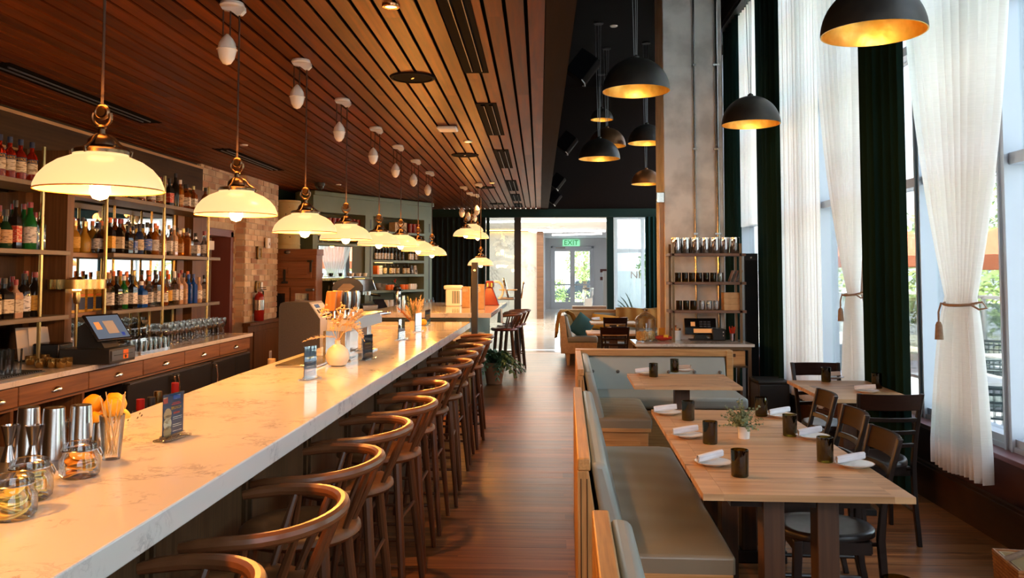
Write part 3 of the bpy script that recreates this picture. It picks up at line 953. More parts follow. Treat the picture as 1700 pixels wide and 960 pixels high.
LP = [(166, 316, 2.46), (392, 357, 3.73), (506, 386, 4.77), (574, 398, 5.87), (629, 407, 7.04), (665, 409, 8.06), (694, 417, 9.1), (717, 424, 10.2)]
ln = ['cream glass pulley lamp %s in the row over the bar, counted from the near end' % ordinal(i) for i in range(8)]
for i, (px_, py_, Y_) in enumerate(LP):
    p = at(px_, py_, Y=Y_)
    pulley_lamp(ln[i], p.x, p.y, p.z, 'pulley lamps in a row over the long bar', egg=[.3, .22, .22, .24, .25, .25, .23, .23][i], power=9 if i else 8)
pulley_lamp('cream glass pulley lamp over the bar beyond the left picture edge', -1.30, 1.15, 1.82, 'pulley lamps in a row over the long bar', egg=.3, power=13)
for i, (px_, py_, Y_) in enumerate(((773, 392, 12.0), (783, 384, 12.9), (793, 396, 13.2), (798, 441, 11.6))):
    p = at(px_, py_, Y=Y_)
    pulley_lamp('cream glass pulley lamp over the second counter, %s' % ('left of the upper three', 'highest of all', 'right of the upper three', 'lowest one beside the slim post')[i], p.x, p.y, p.z,
                'pulley lamps over the second counter', egg=.38, power=3.2)

# ================================================================== back bar
BF = -3.15
bc = thing('marble_worktop', 'pale marble worktop of the back bar under the bottle shelves', 'worktop', (0, 0, 0))
MB().box(-4.0, BF, 3.2, 8.80, .885, .92).build('slab', 'marble', bc, bevel=.003)
def ydr(px): return at(px, 620, X=-3.18).y
edges = [3.2, ydr(-40), ydr(30), ydr(146), ydr(236), ydr(305), ydr(362.6), 8.78]
pull = None
for i in range(7):
    y0, y1 = edges[i], edges[i + 1]
    c = thing('drawer_cabinet', 'oak back bar drawer unit with cup pull, %s from the brick wall' % ordinal(6 - i), 'cabinet', (0, 0, 0), 0, 'drawer units under the back bar')
    MB().box(-3.98, -3.2, y0 + .001, y1 - .001, .735, .884).build('body', 'cabinet_wood', c)
    d = MB().box(-3.2, -3.172, y0 + .006, y1 - .006, .76, .876).build('drawer', 'cabinet_wood', c, bevel=.003)
    ym = (y0 + y1) / 2
    pm = MB()
    def cup(u, v):
        a = PI * u
        rr = .05
        return (-3.172 + .026 * math.sin(v * PI / 2) * math.sin(a) ** .6 if 0 else -3.172 + .028 * math.cos(v * PI / 2) * (math.sin(a) ** .5), ym - rr * math.cos(a), .805 + .030 * math.sin(a) * math.sin(v * PI / 2) ** .8)
    pm.sheet(cup, 14, 6)
    pm.box(-3.173, -3.168, ym - .056, ym + .056, .80, .808)
    pm.build('cup_pull', 'nickel', d)
    if y1 < ydr(215):
        MB().box(-3.98, -3.2, y1 - .03, y1 - .002, .0, .735).build('side_panel', 'cabinet_wood_v', c)
        MB().box(-3.98, -3.2, y0 + .002, y1 - .03, .02, .05).build('bottom_shelf', 'cabinet_wood', c)
fr = [ydr(209), ydr(285), ydr(349), ydr(389), 8.78]
for k, (a, b, ds) in enumerate(((fr[0], fr[2], ((fr[0], fr[1], 1), (fr[1], fr[2], 0))), (fr[2], fr[4], ((fr[2], fr[3], 0), (fr[3], fr[4], 1))))):
    t = thing('bar_fridge', ['wide black under-counter fridge with paired chrome latches', 'narrow black under-counter fridge at the brick pier end'][k], 'fridge', (0, 0, 0), 0, 'black back bar fridges')
    MB().box(-3.95, -3.21, a + .004, b - .004, .06, .728).build('body', 'fridge', t)
    for (p, q, hinge) in ds:
        d = MB().box(-3.208, -3.165, p + .006, q - .006, .12, .715).build('door', 'fridge', t, bevel=.006)
        hy = q - .035 if hinge else p + .035
        if k == 1 and hinge: continue
        MB().box(-3.165, -3.135, hy - .02, hy + .02, .665, .705).cyl((-3.135, hy, .69), (-3.125, hy + .004, .60), .011, .008, n=8).cyl((-3.125, hy + .004, .60), (-3.13, hy + .004, .50), .009, n=8).build('latch_handle', 'nickel', d)
    MB().box(-3.205, -3.16, a + .03, b - .03, .715, .727).build('hinge_strip', 'steel_dark', t)

# ---- shelving with brass posts, mirror back and header
sh = thing('bottle_shelving', 'wood and brass back bar shelving with mirror back and oak header', 'shelf', (0, 0, 0))
SX = -3.52
SHZ = (1.25, 1.715, 2.18)
YL0, YL1 = 3.6, 6.02
YR0, YR1 = 6.63, 8.62
for z in SHZ:
    MB().box(-3.86, SX, YL0, YL1, z - .033, z).build('shelf_board', 'shelf_wood', sh, bevel=.003)
    MB().box(-3.86, SX - .13, 6.2, YR0, z - .04, z - .004).build('shelf_board', 'cabinet_wood', sh, bevel=.003)
    MB().box(-3.86, SX, YR0, YR1 + (.3 if z > 2 else .2), z - .033, z).build('shelf_board', 'shelf_wood', sh, bevel=.003)
MB().box(-4.0, -3.87, 6.02, 6.2, .92, 2.47).box(-3.87, -3.60, 6.10, 6.19, .92, 2.47).build('pier', 'cabinet_wood_v', sh)
MB().box(-4.0, -3.93, 3.2, 9.3, 2.47, 2.72).build('header_panel', 'header_wood', sh)
MB().box(-4.0, -3.925, 3.2, 9.3, 2.72, 2.745).box(-4.0, -3.92, 3.2, 9.3, 2.455, 2.472).build('header_trim', 'oak', sh)
for (a, b) in ((3.2, 6.02), (6.2, 7.4), (7.4, 8.62)):
    MB().box(-3.95, -3.93, a, b, .95, 2.455).build('mirror_panel', 'mirror', sh)
MB().box(-4.0, -3.90, 8.62, 8.78, .92, 2.47).box(-4.0, -3.90, 9.0, 9.35, .0, 2.47).build('pier', 'cabinet_wood_v', sh)
for px_, X_, zt in ((68, SX - .03, 2.44), (175, SX + .0, 2.36), (271, SX, 2.44), (345, SX, 2.44), (-20, SX - .03, 2.44)):
    yp = at(px_, 520, X=X_).y
    MB().cyl((X_ - .012, yp, .92), (X_ - .012, yp, zt), .0135, n=10).build('brass_post', 'brass', sh)
for yp in (4.0, 5.4, 6.55, 7.3, 8.0, 8.5):
    MB().cyl((-3.88, yp, .92), (-3.88, yp, 2.44), .012, n=8).build('brass_post', 'brass', sh)
# ================================================================== bottles
BM = {}
def bprof(shape, h, r):
    nr = max(r * .36, .0125)
    if shape == 'squat':
        return [(r * .9, 0), (r, .008), (r, .50 * h), (r * .8, .60 * h), (nr, .70 * h), (nr, .88 * h)]
    if shape == 'tall':
        return [(r * .95, 0), (r, .006), (r, .66 * h), (r * .86, .72 * h), (nr, .82 * h), (nr, .93 * h)]
    if shape == 'wine':
        return [(r * .95, 0), (r, .006), (r, .55 * h), (r * .85, .64 * h), (nr * 1.1, .76 * h), (nr, .92 * h)]
    if shape == 'bulb':
        return [(r * .75, 0), (r * .9, .01), (r, .25 * h), (r * .98, .42 * h), (r * .6, .56 * h), (nr, .66 * h), (nr, .88 * h)]
    return [(r * .94, 0), (r, .007), (r, .58 * h), (r * .84, .66 * h), (nr, .75 * h), (nr, .9 * h)]
def bmesh_of(key, fn, m):
    k = (key, m)
    if k not in BM:
        me = fn().mesh('piece', True, 30)
        me.materials.append(MAT[m])
        BM[k] = me
    return BM[k]
def bottle(label, loc, shape, glass, cap, lab, h, r, group, lz=(.14, .48), name='bottle', cat='bottle', rz=0):
    t = thing(name, label, cat, loc, rz, group)
    sq = shape == 'square'
    n = 4 if sq else 16
    rot = Matrix.Rotation(PI / 4, 4, 'Z') if sq else Matrix.Identity(4)
    k = 1.3 if sq else 1
    def put(nm, me):
        o = bpy.data.objects.new(nm, me); col.objects.link(o); o.parent = t
        return o
    def body():
        P = bprof(shape, h, r)
        if not sq: return MB().lathe(P, n)
        b = MB().lathe([(q * k, z) for q, z in P[:4]], 4).xf(rot)
        return b.lathe(P[3:], 12)
    put('glass_body', bmesh_of(('b', shape, h, r), body, glass))
    zc = bprof(shape, h, r)[-1][1]
    nr = max(r * .36, .0125)
    put('cap', bmesh_of(('c', shape, h, r), lambda: MB().lathe([(nr * 1.15, zc - .012), (nr * 1.2, zc), (nr * 1.18, h)], 12), cap))
    if lab:
        put('paper_label', bmesh_of(('l', shape, h, r, lz), lambda: MB().lathe([(r * k * 1.012, lz[0] * h), (r * k * 1.012, lz[1] * h)], n, cap0=False, cap1=False).xf(rot), lab))
    return t
CN = {'glass_amber': 'amber', 'glass_whisky': 'brown', 'glass_dark': 'black', 'glass_green': 'green', 'glass_dgreen': 'dark green', 'glass_blue': 'blue', 'glass_red': 'red', 'glass_gold': 'golden',
      'glass_pink': 'pale peach', 'glass_navy': 'navy', 'clear_bottle': 'clear'}
LN = {None: 'bare', 'label_cream': 'cream-labelled', 'label_white': 'white-labelled', 'label_blue': 'blue-labelled', 'label_red': 'red-labelled', 'label_black': 'black-labelled', 'label_tan': 'tan-labelled',
      'label_green': 'green-labelled', 'label_navy': 'navy-labelled', 'label_gold': 'gold-labelled'}
A, W_, D, G, DG, B, RD, GO, PK, NV, C = 'glass_amber', 'glass_whisky', 'glass_dark', 'glass_green', 'glass_dgreen', 'glass_blue', 'glass_red', 'glass_gold', 'glass_pink', 'glass_navy', 'clear_bottle'
lc, lwh, lbl, lr, lbk, lt, lg, ln_, lgo = 'label_cream', 'label_white', 'label_blue', 'label_red', 'label_black', 'label_tan', 'label_green', 'label_navy', 'label_gold'
K, KO, KR, KW, KB = 'black_satin', 'orange', 'red', 'white', 'brass'
def row(where, X_, z, items, group):
    n = len(items)
    for i, (px_, shape, g, cap, lab, h, r) in enumerate(items):
        y = at(px_, 470, X=X_).y
        bottle('%s %s bottle, %s from the left %s' % (CN[g], LN[lab], ordinal(i), where), (X_ + rnd.uniform(-.008, .008), y, z), shape, g, cap, lab, h, r, group, rz=rnd.uniform(-.2, .2) if shape == 'square' else rnd.uniform(0, 6))
# aperitif bottles on the upper left shelf
for i, px_ in enumerate((-2, 15, 33, 52)):
    y = at(px_, 290, X=-3.62).y
    t = bottle('orange-red aperitif bottle with navy label band, %s from the left' % ordinal(i), (-3.62, y, SHZ[2]), 'round', 'glass_red', 'label_navy', 'label_cream', .285, .0385,
               'aperitif bottles on the upper left shelf', lz=(.20, .46))
    MB().lathe([(.0393, .46 * .285), (.0393, .56 * .285)], 16, cap0=False, cap1=False).build('label_band', 'label_navy', t)
    a0 = math.atan2(-y, 3.62)
    for kk in range(6):
        a = a0 + .85 * (kk - 2.5) / 2.5
        m = Matrix.Rotation(a, 4, 'Z') @ Matrix.Translation((.0402, 0, .505 * .285)) @ Matrix.Rotation(PI / 2, 4, 'Z') @ Matrix.Rotation(PI / 2, 4, 'X')
        text('APEROL'[kk], .024, 'label_gold', t, m, depth=.0004)
    t.rotation_euler = (0, 0, 0)
xb = -3.76
row('in the back of the upper left shelf', xb, SHZ[2], [(8, 'round', RD, K, lc, .285, .038), (27, 'round', RD, K, lc, .285, .038)], 'bottles on the upper left shelf')
row('on the upper right shelf', -3.62, SHZ[2], [(232, 'round', W_, KR, lwh, .25, .036), (250, 'round', W_, KR, lwh, .26, .036), (263, 'round', W_, KR, lc, .26, .036), (279, 'square', D, K, lr, .27, .034), (288, 'wine', D, K, None, .33, .036),
    (297, 'round', A, KW, lt, .28, .036), (307, 'square', W_, K, lwh, .25, .036), (318, 'square', W_, KB, lwh, .25, .036), (337, 'round', W_, K, lwh, .26, .04)], 'bottles on the upper right shelf')
row('in the back of the upper right shelf', xb, SHZ[2], [(222, 'round', W_, K, lc, .27, .036), (240, 'round', D, K, lt, .27, .036), (256, 'round', A, K, lwh, .28, .036), (272, 'round', W_, KR, lc, .28, .036), (290, 'tall', A, K, lc, .29, .034), (304, 'round', W_, K, lwh, .28, .036)], 'bottles on the upper right shelf')
row('on the middle left shelf', -3.62, SHZ[1], [(-12, 'round', D, K, lt, .28, .04), (5, 'squat', DG, K, lt, .26, .044), (23, 'square', D, K, lr, .33, .033), (47, 'wine', G, KR, lwh, .33, .044), (64, 'tall', C, KB, None, .27, .034)], 'bottles on the middle left shelf')
row('in the back of the middle left shelf', xb, SHZ[1], [(-4, 'round', A, KR, lc, .30, .038), (18, 'wine', DG, KR, None, .32, .038), (35, 'wine', G, KR, None, .33, .038), (54, 'round', C, KR, None, .28, .036)], 'bottles on the middle left shelf')
row('on the middle corner shelf', -3.72, SHZ[1], [(108, 'round', GO, KO, lgo, .24, .04), (123, 'squat', GO, KB, lgo, .25, .042), (140, 'bulb', GO, KB, None, .25, .052), (160, 'bulb', C, 'label_navy', lwh, .25, .05)], 'bottles on the middle corner shelf')
row('in the back of the middle corner shelf', -3.82, SHZ[1], [(103, 'round', A, KR, None, .26, .036), (118, 'round', GO, KR, None, .28, .036), (134, 'tall', C, K, None, .29, .036), (150, 'round', GO, KO, None, .27, .036), (166, 'round', A, KO, None, .28, .036)], 'bottles on the middle corner shelf')
row('on the middle right shelf', -3.60, SHZ[1], [(182, 'square', D, KO, lgo, .29, .036), (196, 'square', D, KR, lc, .29, .036), (209, 'square', D, K, lbk, .24, .036), (219.5, 'square', C, 'label_navy', lbl, .24, .033), (231, 'round', NV, K, lc, .27, .038),
    (243.5, 'bulb', C, K, lbl, .29, .043), (257, 'round', A, KO, lwh, .29, .037), (268, 'square', PK, KW, lwh, .23, .033), (279, 'square', C, KW, lwh, .29, .033), (288, 'square', PK, KW, lwh, .29, .032), (297, 'square', A, KW, lt, .25, .034),
    (308.5, 'square', W_, K, None, .28, .034), (324, 'square', C, K, lwh, .24, .04), (338, 'bulb', C, KR, lwh, .27, .045)], 'bottles on the middle right shelf')
row('in the back of the middle right shelf', xb, SHZ[1], [(178, 'round', A, KR, None, .28, .036), (190, 'tall', W_, KR, None, .31, .034), (201, 'tall', W_, KR, None, .31, .034), (213, 'round', A, K, None, .28, .036), (225, 'round', GO, K, None, .28, .036), (236, 'round', GO, K, None, .29, .036),
    (247, 'round', A, K, lc, .30, .036), (259, 'round', GO, KO, None, .29, .036), (270, 'round', A, KW, lwh, .29, .036), (281, 'round', W_, K, lwh, .28, .036), (292, 'round', A, K, None, .29, .036), (303, 'round', A, KB, None, .29, .036), (314, 'round', C, K, lwh, .29, .036)], 'bottles on the middle right shelf')
row('on the lower left shelf', -3.62, SHZ[0], [(-10, 'square', D, K, lc, .26, .04), (8, 'square', D, K, lc, .27, .047), (27, 'square', PK, KR, lc, .26, .036), (42, 'round', D, K, lwh, .30, .044), (59, 'wine', D, KR, lgo, .31, .045)], 'bottles on the lower left shelf')
row('in the back of the lower left shelf', xb, SHZ[0], [(2, 'round', W_, KR, None, .27, .036), (20, 'round', W_, KR, lc, .28, .036), (44, 'wine', D, KR, None, .32, .038), (56, 'round', W_, K, None, .28, .036)], 'bottles on the lower left shelf')
row('on the lower right shelf', -3.60, SHZ[0], [(180, 'square', C, 'kraft', lwh, .30, .037), (194, 'square', D, K, lbk, .28, .036), (207, 'round', G, KW, lwh, .28, .036), (220, 'square', D, K, lwh, .28, .036), (234, 'square', B, KW, lwh, .23, .042), (249, 'square', C, KO, lwh, .27, .034), (259.5, 'square', C, K, lwh, .29, .035),
    (273, 'round', W_, K, lwh, .24, .034), (280, 'bulb', C, KO, lgo, .29, .036), (288.5, 'square', C, KW, lwh, .30, .034), (297.5, 'square', PK, KR, lwh, .30, .034), (306, 'square', PK, 'label_navy', lt, .30, .034), (313, 'square', B, 'label_blue', None, .29, .033), (321.5, 'square', B, 'label_blue', None, .29, .033),
    (329.5, 'round', PK, 'kraft', lwh, .26, .033), (338, 'square', C, K, lwh, .28, .034)], 'bottles on the lower right shelf')
row('in the back of the lower right shelf', xb, SHZ[0], [(178, 'round', A, KO, None, .31, .036), (189, 'round', A, KO, None, .32, .036), (200, 'round', GO, KO, None, .32, .036), (211, 'round', A, KO, None, .31, .036), (223, 'round', GO, KB, None, .32, .036), (234, 'round', W_, K, None, .33, .036),
    (245, 'round', A, KO, None, .33, .036), (256, 'round', W_, K, lc, .33, .036), (267, 'round', A, KO, None, .32, .036), (278, 'round', A, KO, None, .33, .036), (289, 'round', GO, KW, None, .32, .036), (300, 'round', PK, KR, None, .33, .036), (311, 'round', A, KO, None, .32, .036)], 'bottles on the lower right shelf')
# cartons in the corner of the lower shelf
for i, px_ in enumerate((112, 126, 140, 154)):
    y = at(px_, 490, X=-3.74).y
    t = thing('tea_carton', 'orange and blue carton, %s in the lower corner shelf' % ordinal(i), 'carton', (-3.74, y, SHZ[0] - .004), 0, 'cartons in the lower corner shelf')
    MB().box(-.05, .05, -.042, .042, 0, .19).build('carton_body', 'label_gold', t)
    MB().box(.0501, .0515, -.0415, .0415, .02, .115).build('carton_print', 'label_navy', t)
    MB().box(.0501, .0515, -.0415, .0415, .125, .14).build('carton_stripe', 'orange', t)

# ================================================================== things on the back bar worktop
def glass_wine(h=.17):
    return MB().lathe([(.032, 0), (.031, .003), (.006, .008), (.004, .03), (.004, .068), (.012, .078), (.03, .095), (.036, .12), (.030, h)], 14, cap1=False)
def glass_rock(r=.036, h=.085):
    return MB().lathe([(r * .85, 0), (r, h), (r * .94, h), (r * .8, .01), (.001, .01)], 14, cap1=False)
def simple(name, label, cat, me, loc, group=None, rz=0):
    o = bpy.data.objects.new(name, me); col.objects.link(o)
    o.location = loc; o.rotation_euler = (0, 0, rz)
    return tag(o, label, cat, group)
def mesh_m(mb, m, name='piece'):
    me = mb.mesh(name, True, 40); me.materials.append(MAT[m]); return me
WT = .9205
wm = mesh_m(glass_wine(), 'clear', 'wine_glass')
for r_ in range(3):
    for k in range(11):
        X_ = -3.42 - .085 * r_
        y = 7.42 + .125 * k
        simple('wine_glass', 'stemmed wine glass, %s along in %s row under the lower right shelf' % (ordinal(k), ('the front', 'the middle', 'the back')[r_]), 'wine glass', wm, (X_, y, WT), 'wine glasses on the back bar')
wm2 = mesh_m(glass_wine(.155).xf(Matrix.Translation((0, 0, .156)) @ Matrix.Rotation(PI, 4, 'X')), 'clear', 'wine_glass')
rk = mesh_m(glass_rock().xf(Matrix.Translation((0, 0, .085)) @ Matrix.Rotation(PI, 4, 'X')), 'clear', 'rocks_glass')
for r_ in range(2):
    for k in range(6):
        simple('rocks_glass', 'upturned rocks glass, %s along in %s row right of the till' % (ordinal(k), ('the front', 'the back')[r_]), 'glass', rk, (-3.32 - .085 * r_, 6.72 + .085 * k, WT), 'upturned rocks glasses by the till')
for k in range(6):
    simple('stem_glass', 'upturned stem glass behind the till, %s along' % ordinal(k), 'glass', wm2, (-3.55, 6.75 + .105 * k, WT), 'upturned stem glasses behind the till')
tb = mesh_m(glass_rock(.034, .15), 'jar_glass', 'highball_glass')
for r_ in range(3):
    for k in range(6):
        simple('highball_glass', 'tall clear highball glass, %s along in %s row on the rubber mat' % (ordinal(k), ('the front', 'the middle', 'the back')[r_]), 'glass', tb, (-3.34 - .085 * r_, 4.75 + .08 * k, WT + .012), 'highball glasses on the rubber mat')
mt = thing('rubber_mat', 'black ribbed rubber mat under the highball glasses', 'mat', (0, 0, WT))
MB().box(-3.58, -3.26, 4.4, 5.32, 0, .006).build('mat_base', 'black_satin', mt)
for k in range(40):
    MB().box(-3.57, -3.27, 4.41 + k * .0228, 4.42 + k * .0228, .006, .012).build('rib', 'black_satin', mt)
gc_me = mesh_m(MB().lathe([(.022, 0), (.031, .012), (.033, .045), (.032, .062), (.030, .062), (.030, .02), (.001, .018)], 14, cap1=False), 'glassware_gold', 'gold_cup')
for k, (px_, py_) in enumerate(((50, 606), (62, 603), (66, 611), (74, 604), (79, 609), (87, 611), (101, 611), (112, 609))):
    p = at(px_, py_, Z=.92)
    simple('gold_cup', 'small gold glass cup, %s from the left below the receipt printer' % ordinal(k), 'cup', gc_me, (p.x, p.y, WT), 'gold cups on the back bar')
# receipt printer and paper holder
p = at(100, 600, Z=.92)
p = at(107, 600, Z=.92)
t = thing('receipt_printer', 'black receipt printer with paper slot on the back bar', 'printer', (p.x - .10, p.y + .02, WT))
MB().box(-.10, .10, -.09, .09, 0, .13).build('housing', 'black_gloss', t, bevel=.012)
MB().box(.101, .106, -.07, .07, .07, .09).build('slot', 'grey_dark', t)
MB().box(.100, .106, .05, .075, .03, .045).build('button', 'grey_light', t)
t = thing('paper_holder', 'cream paper sheets standing upright behind the receipt printer', 'paper', (p.x - .25, p.y + .10, WT), R(-25))
MB().obox((0, 0, .12), (.006, .34, .24), 0, R(-12)).build('sheet', 'paper', t)
MB().obox((.015, .06, .12), (.004, .30, .235), 0, R(-9)).build('sheet', 'paper', t)
MB().box(-.05, .06, -.16, .2, 0, .012).build('holder_base', 'black_satin', t)
# brass lamp with wide flat round shade
p = at(128, 500, X=-3.62)
t = thing('brass_table_lamp', 'brass table lamp with wide flat drum shade before the bottle shelves', 'lamp', (-3.56, at(128, 465, X=-3.56).y, WT))
MB().lathe([(.09, 0), (.085, .015), (.03, .03), (.012, .05)], 20).build('lamp_base', 'brass', t)
MB().lathe([(.011, .04), (.011, .40), (.022, .41), (.028, .45), (.024, .49)], 14).build('stem', 'brass', t)
MB().lathe([(.20, .515), (.20, .585), (.192, .585), (.192, .515)], 36, cap0=False, cap1=False).build('drum_shade', 'brass', t)
MB().lathe([(.198, .58), (.04, .588), (.03, .60), (.001, .61)], 30, cap0=False).build('shade_top', 'brass', t)
MB().lathe([(.03, .50), (.035, .53), (.02, .56)], 12).build('bulb', 'dome_bulb', t)
# till: tablet on a cash drawer
p = at(185, 600, Z=.92)
t = thing('till', 'tablet till with tilted screen on a black cash drawer', 'till', (at(200, 602, Z=.92).x - .16, at(200, 602, Z=.92).y + .03, WT), R(0))
MB().box(-.2, .16, -.18, .18, 0, .105).build('cash_drawer', 'black_satin', t, bevel=.005)
dr = MB().box(.16, .166, -.16, .16, .02, .09).build('drawer_front', 'steel_dark', t)
MB().box(.166, .1685, -.13, .13, .055, .06).build('cash_slot', 'black_satin', dr)
MB().cyl((.166, .02, .04), (.172, .02, .04), .012, n=12).build('lock', 'chrome', dr)
MB().obox((.1665, .03, .055), (.002, .07, .065), 0).build('sticker', 'orange', dr)
MB().hexa([(-.12, -.10, .105), (.08, -.10, .105), (.08, .10, .105), (-.12, .10, .105), (-.12, -.10, .25), (-.04, -.10, .30), (-.04, .10, .30), (-.12, .10, .25)]).build('stand', 'black_satin', t)
m = Matrix.Translation((.035, .02, .245)) @ Matrix.Rotation(R(-15), 4, 'Z') @ Matrix.Rotation(R(-38), 4, 'Y')
MB().box(-.012, .006, -.165, .165, -.115, .115).xf(m).build('tablet', 'black_gloss', t, bevel=.006)
scn = MB().box(.0062, .0075, -.148, .148, -.098, .098).xf(m).build('screen', 'screen', t)
MB().box(.0076, .0082, -.115, -.065, -.02, .045).xf(m).build('icon', 'screen_orange', scn)
MB().box(.0076, .0082, .085, .115, -.085, -.055).xf(m).build('icon', 'screen_blue', scn)
MB().box(.0076, .0082, -.03, .07, -.06, .05).xf(m).build('keypad', 'grey_light', scn)
# plate stack
pm = mesh_m(MB().lathe([(.05, 0), (.07, .006), (.115, .014), (.117, .017), (.07, .011), (.001, .008)], 24, cap1=False), 'steel', 'plate')
for k in range(9):
    simple('steel_plate', 'steel dish in the stack at the end of the back bar, %s from the bottom' % ordinal(k), 'plate', pm, (-3.52, 9.02 - .36, WT + .014 * k), 'steel dishes stacked on the back bar')
for k in range(7):
    simple('steel_plate', 'steel dish in the smaller stack beside the brick wall, %s from the bottom' % ordinal(k), 'plate', pm, (-3.78, 8.66, WT + .014 * k), 'steel dishes in the small stack')
# box and papers in the open niche
t = thing('wood_crate', 'pale open wooden box in the niche under the back bar drawers', 'box', (-3.5, 5.99, .05))
for (a, b, c_, d_) in ((-.28, .28, -.2, -.185), (-.28, .28, .185, .2), (.265, .28, -.185, .185), (-.28, -.265, -.185, .185)):
    MB().box(a, b, c_, d_, 0, .52).build('side_board', 'kraft', t)
MB().box(-.265, .265, -.185, .185, 0, .015).build('bottom_board', 'kraft', t)
t = thing('folded_linen', 'pale folded cloths on the shelf in the back bar niche', 'cloth', (-3.5, 5.38, .055))
for k in range(10):
    MB().box(-.2, .2, -.18, .18, k * .04, k * .04 + .034).build('fold', 'cream' if k % 3 else 'paper', t, bevel=.01)
# ================================================================== on and behind the long bar
ZB = 1.0705
ZM = 1.012
t = thing('bar_mat', 'black rubber service mat sunk along the inner bar edge', 'mat', (0, 0, 1.0005))
MB().prism([(-1.74, .6), (-1.24, .6), (-1.24, 2.28), (-1.47, 2.6), (-1.74, 2.6)], 0, .012).build('mat_sheet', 'black_satin', t)
tin = mesh_m(MB().lathe([(.0375, 0), (.0375, .006), (.036, .012), (.0295, .140), (.0285, .150), (.024, .152), (.001, .150)], 24, cap1=False), 'steel', 'shaker_tin')
for k, (a, b) in enumerate(((46, 762), (88, 763), (133, 757))):
    p = at(a, b, Z=ZM)
    simple('shaker_tin', 'upturned steel cocktail shaker tin, %s of three on the bar mat' % ('left', 'middle', 'right')[k], 'shaker', tin, (p.x, p.y, ZM), 'shaker tins')
p = at(163, 758, Z=ZM)
simple('mixing_tin', 'slender tilted steel tin between right shaker and straw glass', 'shaker', mesh_m(MB().lathe([(.022, 0), (.016, .10), (.001, .101)], 18, cap1=False), 'steel'), (p.x, p.y, ZM))
jg = mesh_m(MB().lathe([(.022, 0), (.021, .004), (.010, .045), (.010, .049), (.021, .100), (.022, .104), (.020, .104), (.009, .055), (.001, .052)], 18, cap1=False), 'steel', 'jigger')
for k, (a, b) in enumerate(((14, 766), (54, 766), (99, 760))):
    p = at(a, b, Z=ZM)
    simple('jigger', 'double-cone steel jigger, %s of three before the shaker tins' % ('left', 'middle', 'right')[k], 'jigger', jg, (p.x, p.y, ZM), 'steel jiggers')
def jar(label, px_, py_, fill, r=.046, h=.085):
    p = at(px_, py_, Z=ZB)
    t = thing('clip_jar', label, 'jar', (p.x, p.y + r * .7, ZB), rnd.uniform(0, 3), 'clip-top jars on the bar')
    MB().lathe([(r * .8, 0), (r * .97, .008), (r, .02), (r * .98, h * .5), (r * .84, h * .62), (r * .80, h * .68), (r * .80, h * .76)], 24, cap1=False).build('glass_body', 'jar_glass', t)
    MB().lathe([(r * .86, h * .76), (r * .86, h * .82), (r * .80, h * .93), (r * .5, h), (.001, h)], 24, cap1=False).build('lid', 'jar_glass', t)
    MB().tube([(r * .87 * math.cos(a * PI / 12), r * .87 * math.sin(a * PI / 12), h * .77) for a in range(24)], .0018, 6, closed=True).build('wire_clip', 'steel', t)
    MB().tube([(r * .88, -.012, h * .78), (r * 1.06, -.01, h * .6), (r * 1.08, 0, h * .5), (r * 1.06, .01, h * .6), (r * .88, .012, h * .78)], .0016, 6).build('clasp', 'steel', t)
    for k in range(9):
        a = rnd.uniform(0, 6.28)
        q = rnd.uniform(0, r * .28)
        m = Matrix.Translation((q * math.cos(a), q * math.sin(a), .012 + k * h * .055)) @ Matrix.Rotation(rnd.uniform(0, 6), 4, 'Z') @ Matrix.Rotation(R(rnd.uniform(5, 28)), 4, 'X')
        if fill == 'lemon':
            MB().lathe([(r * .58, -.001), (r * .58, .001)], 18).xf(m).build('citrus_slice', 'lemon_dry', t)
            MB().tube([(r * .58 * math.cos(a * PI / 9), r * .58 * math.sin(a * PI / 9), 0) for a in range(18)], .0022, 5, closed=True).xf(m).build('rind', 'lemon_rind', t)
        else:
            MB().lathe([(r * .62, -.0015), (r * .62, .0015)], 16).xf(m).build('citrus_slice', 'orange_dry', t)
jar('clip-top jar with dried orange slices beside the straw glass', 119, 797, 'orange')
jar('clip-top jar with dried lemon wheels, middle of the three jars', 32, 836, 'lemon', .047, .09)
jar('clip-top jar with lemon wheels cut by the picture edge', 2, 868, 'lemon', .046, .088)
p = at(178, 765, Z=ZB)
t = thing('straw_glass', 'clear tall glass holding pale drinking straws', 'glass', (p.x, p.y + .02, ZB))
MB().lathe([(.022, 0), (.023, .004), (.032, .115), (.0305, .115), (.021, .012), (.001, .012)], 20, cap1=False).build('glass_body', 'jar_glass', t)
for k in range(14):
    a, b = rnd.uniform(0, 6.28), rnd.uniform(0, 6.28)
    MB().cyl((.012 * math.cos(a), .012 * math.sin(a), .014), (.03 * math.cos(b), .03 * math.sin(b), .145 + rnd.uniform(0, .03)), .0014, n=5).build('straw', 'straw', t)
p = at(168, 730, Z=ZM)
fb = thing('wire_bowl', 'black wire fruit bowl behind the straw glass', 'bowl', (p.x - .03, p.y + .06, ZM))
for k in range(4):
    r_ = .05 + .022 * k
    MB().tube([(r_ * math.cos(a * PI / 14), r_ * math.sin(a * PI / 14), .004 + .0055 * k * k) for a in range(28)], .002, 5, closed=True).build('wire_ring', 'wire_dark', fb)
for k in range(16):
    a = k * PI / 8
    MB().tube([((.05 + .022 * q) * math.cos(a), (.05 + .022 * q) * math.sin(a), .004 + .0055 * q * q) for q in (0, 1, 2, 3, 3.3)], .0017, 5).build('wire_rib', 'wire_dark', fb)
lem = mesh_m(MB().lathe([(.001, -.046), (.007, -.042), (.012, -.037), (.027, -.022), (.033, 0), (.027, .022), (.012, .037), (.007, .042), (.001, .046)], 16, cap0=False, cap1=False), 'yellow', 'lemon')
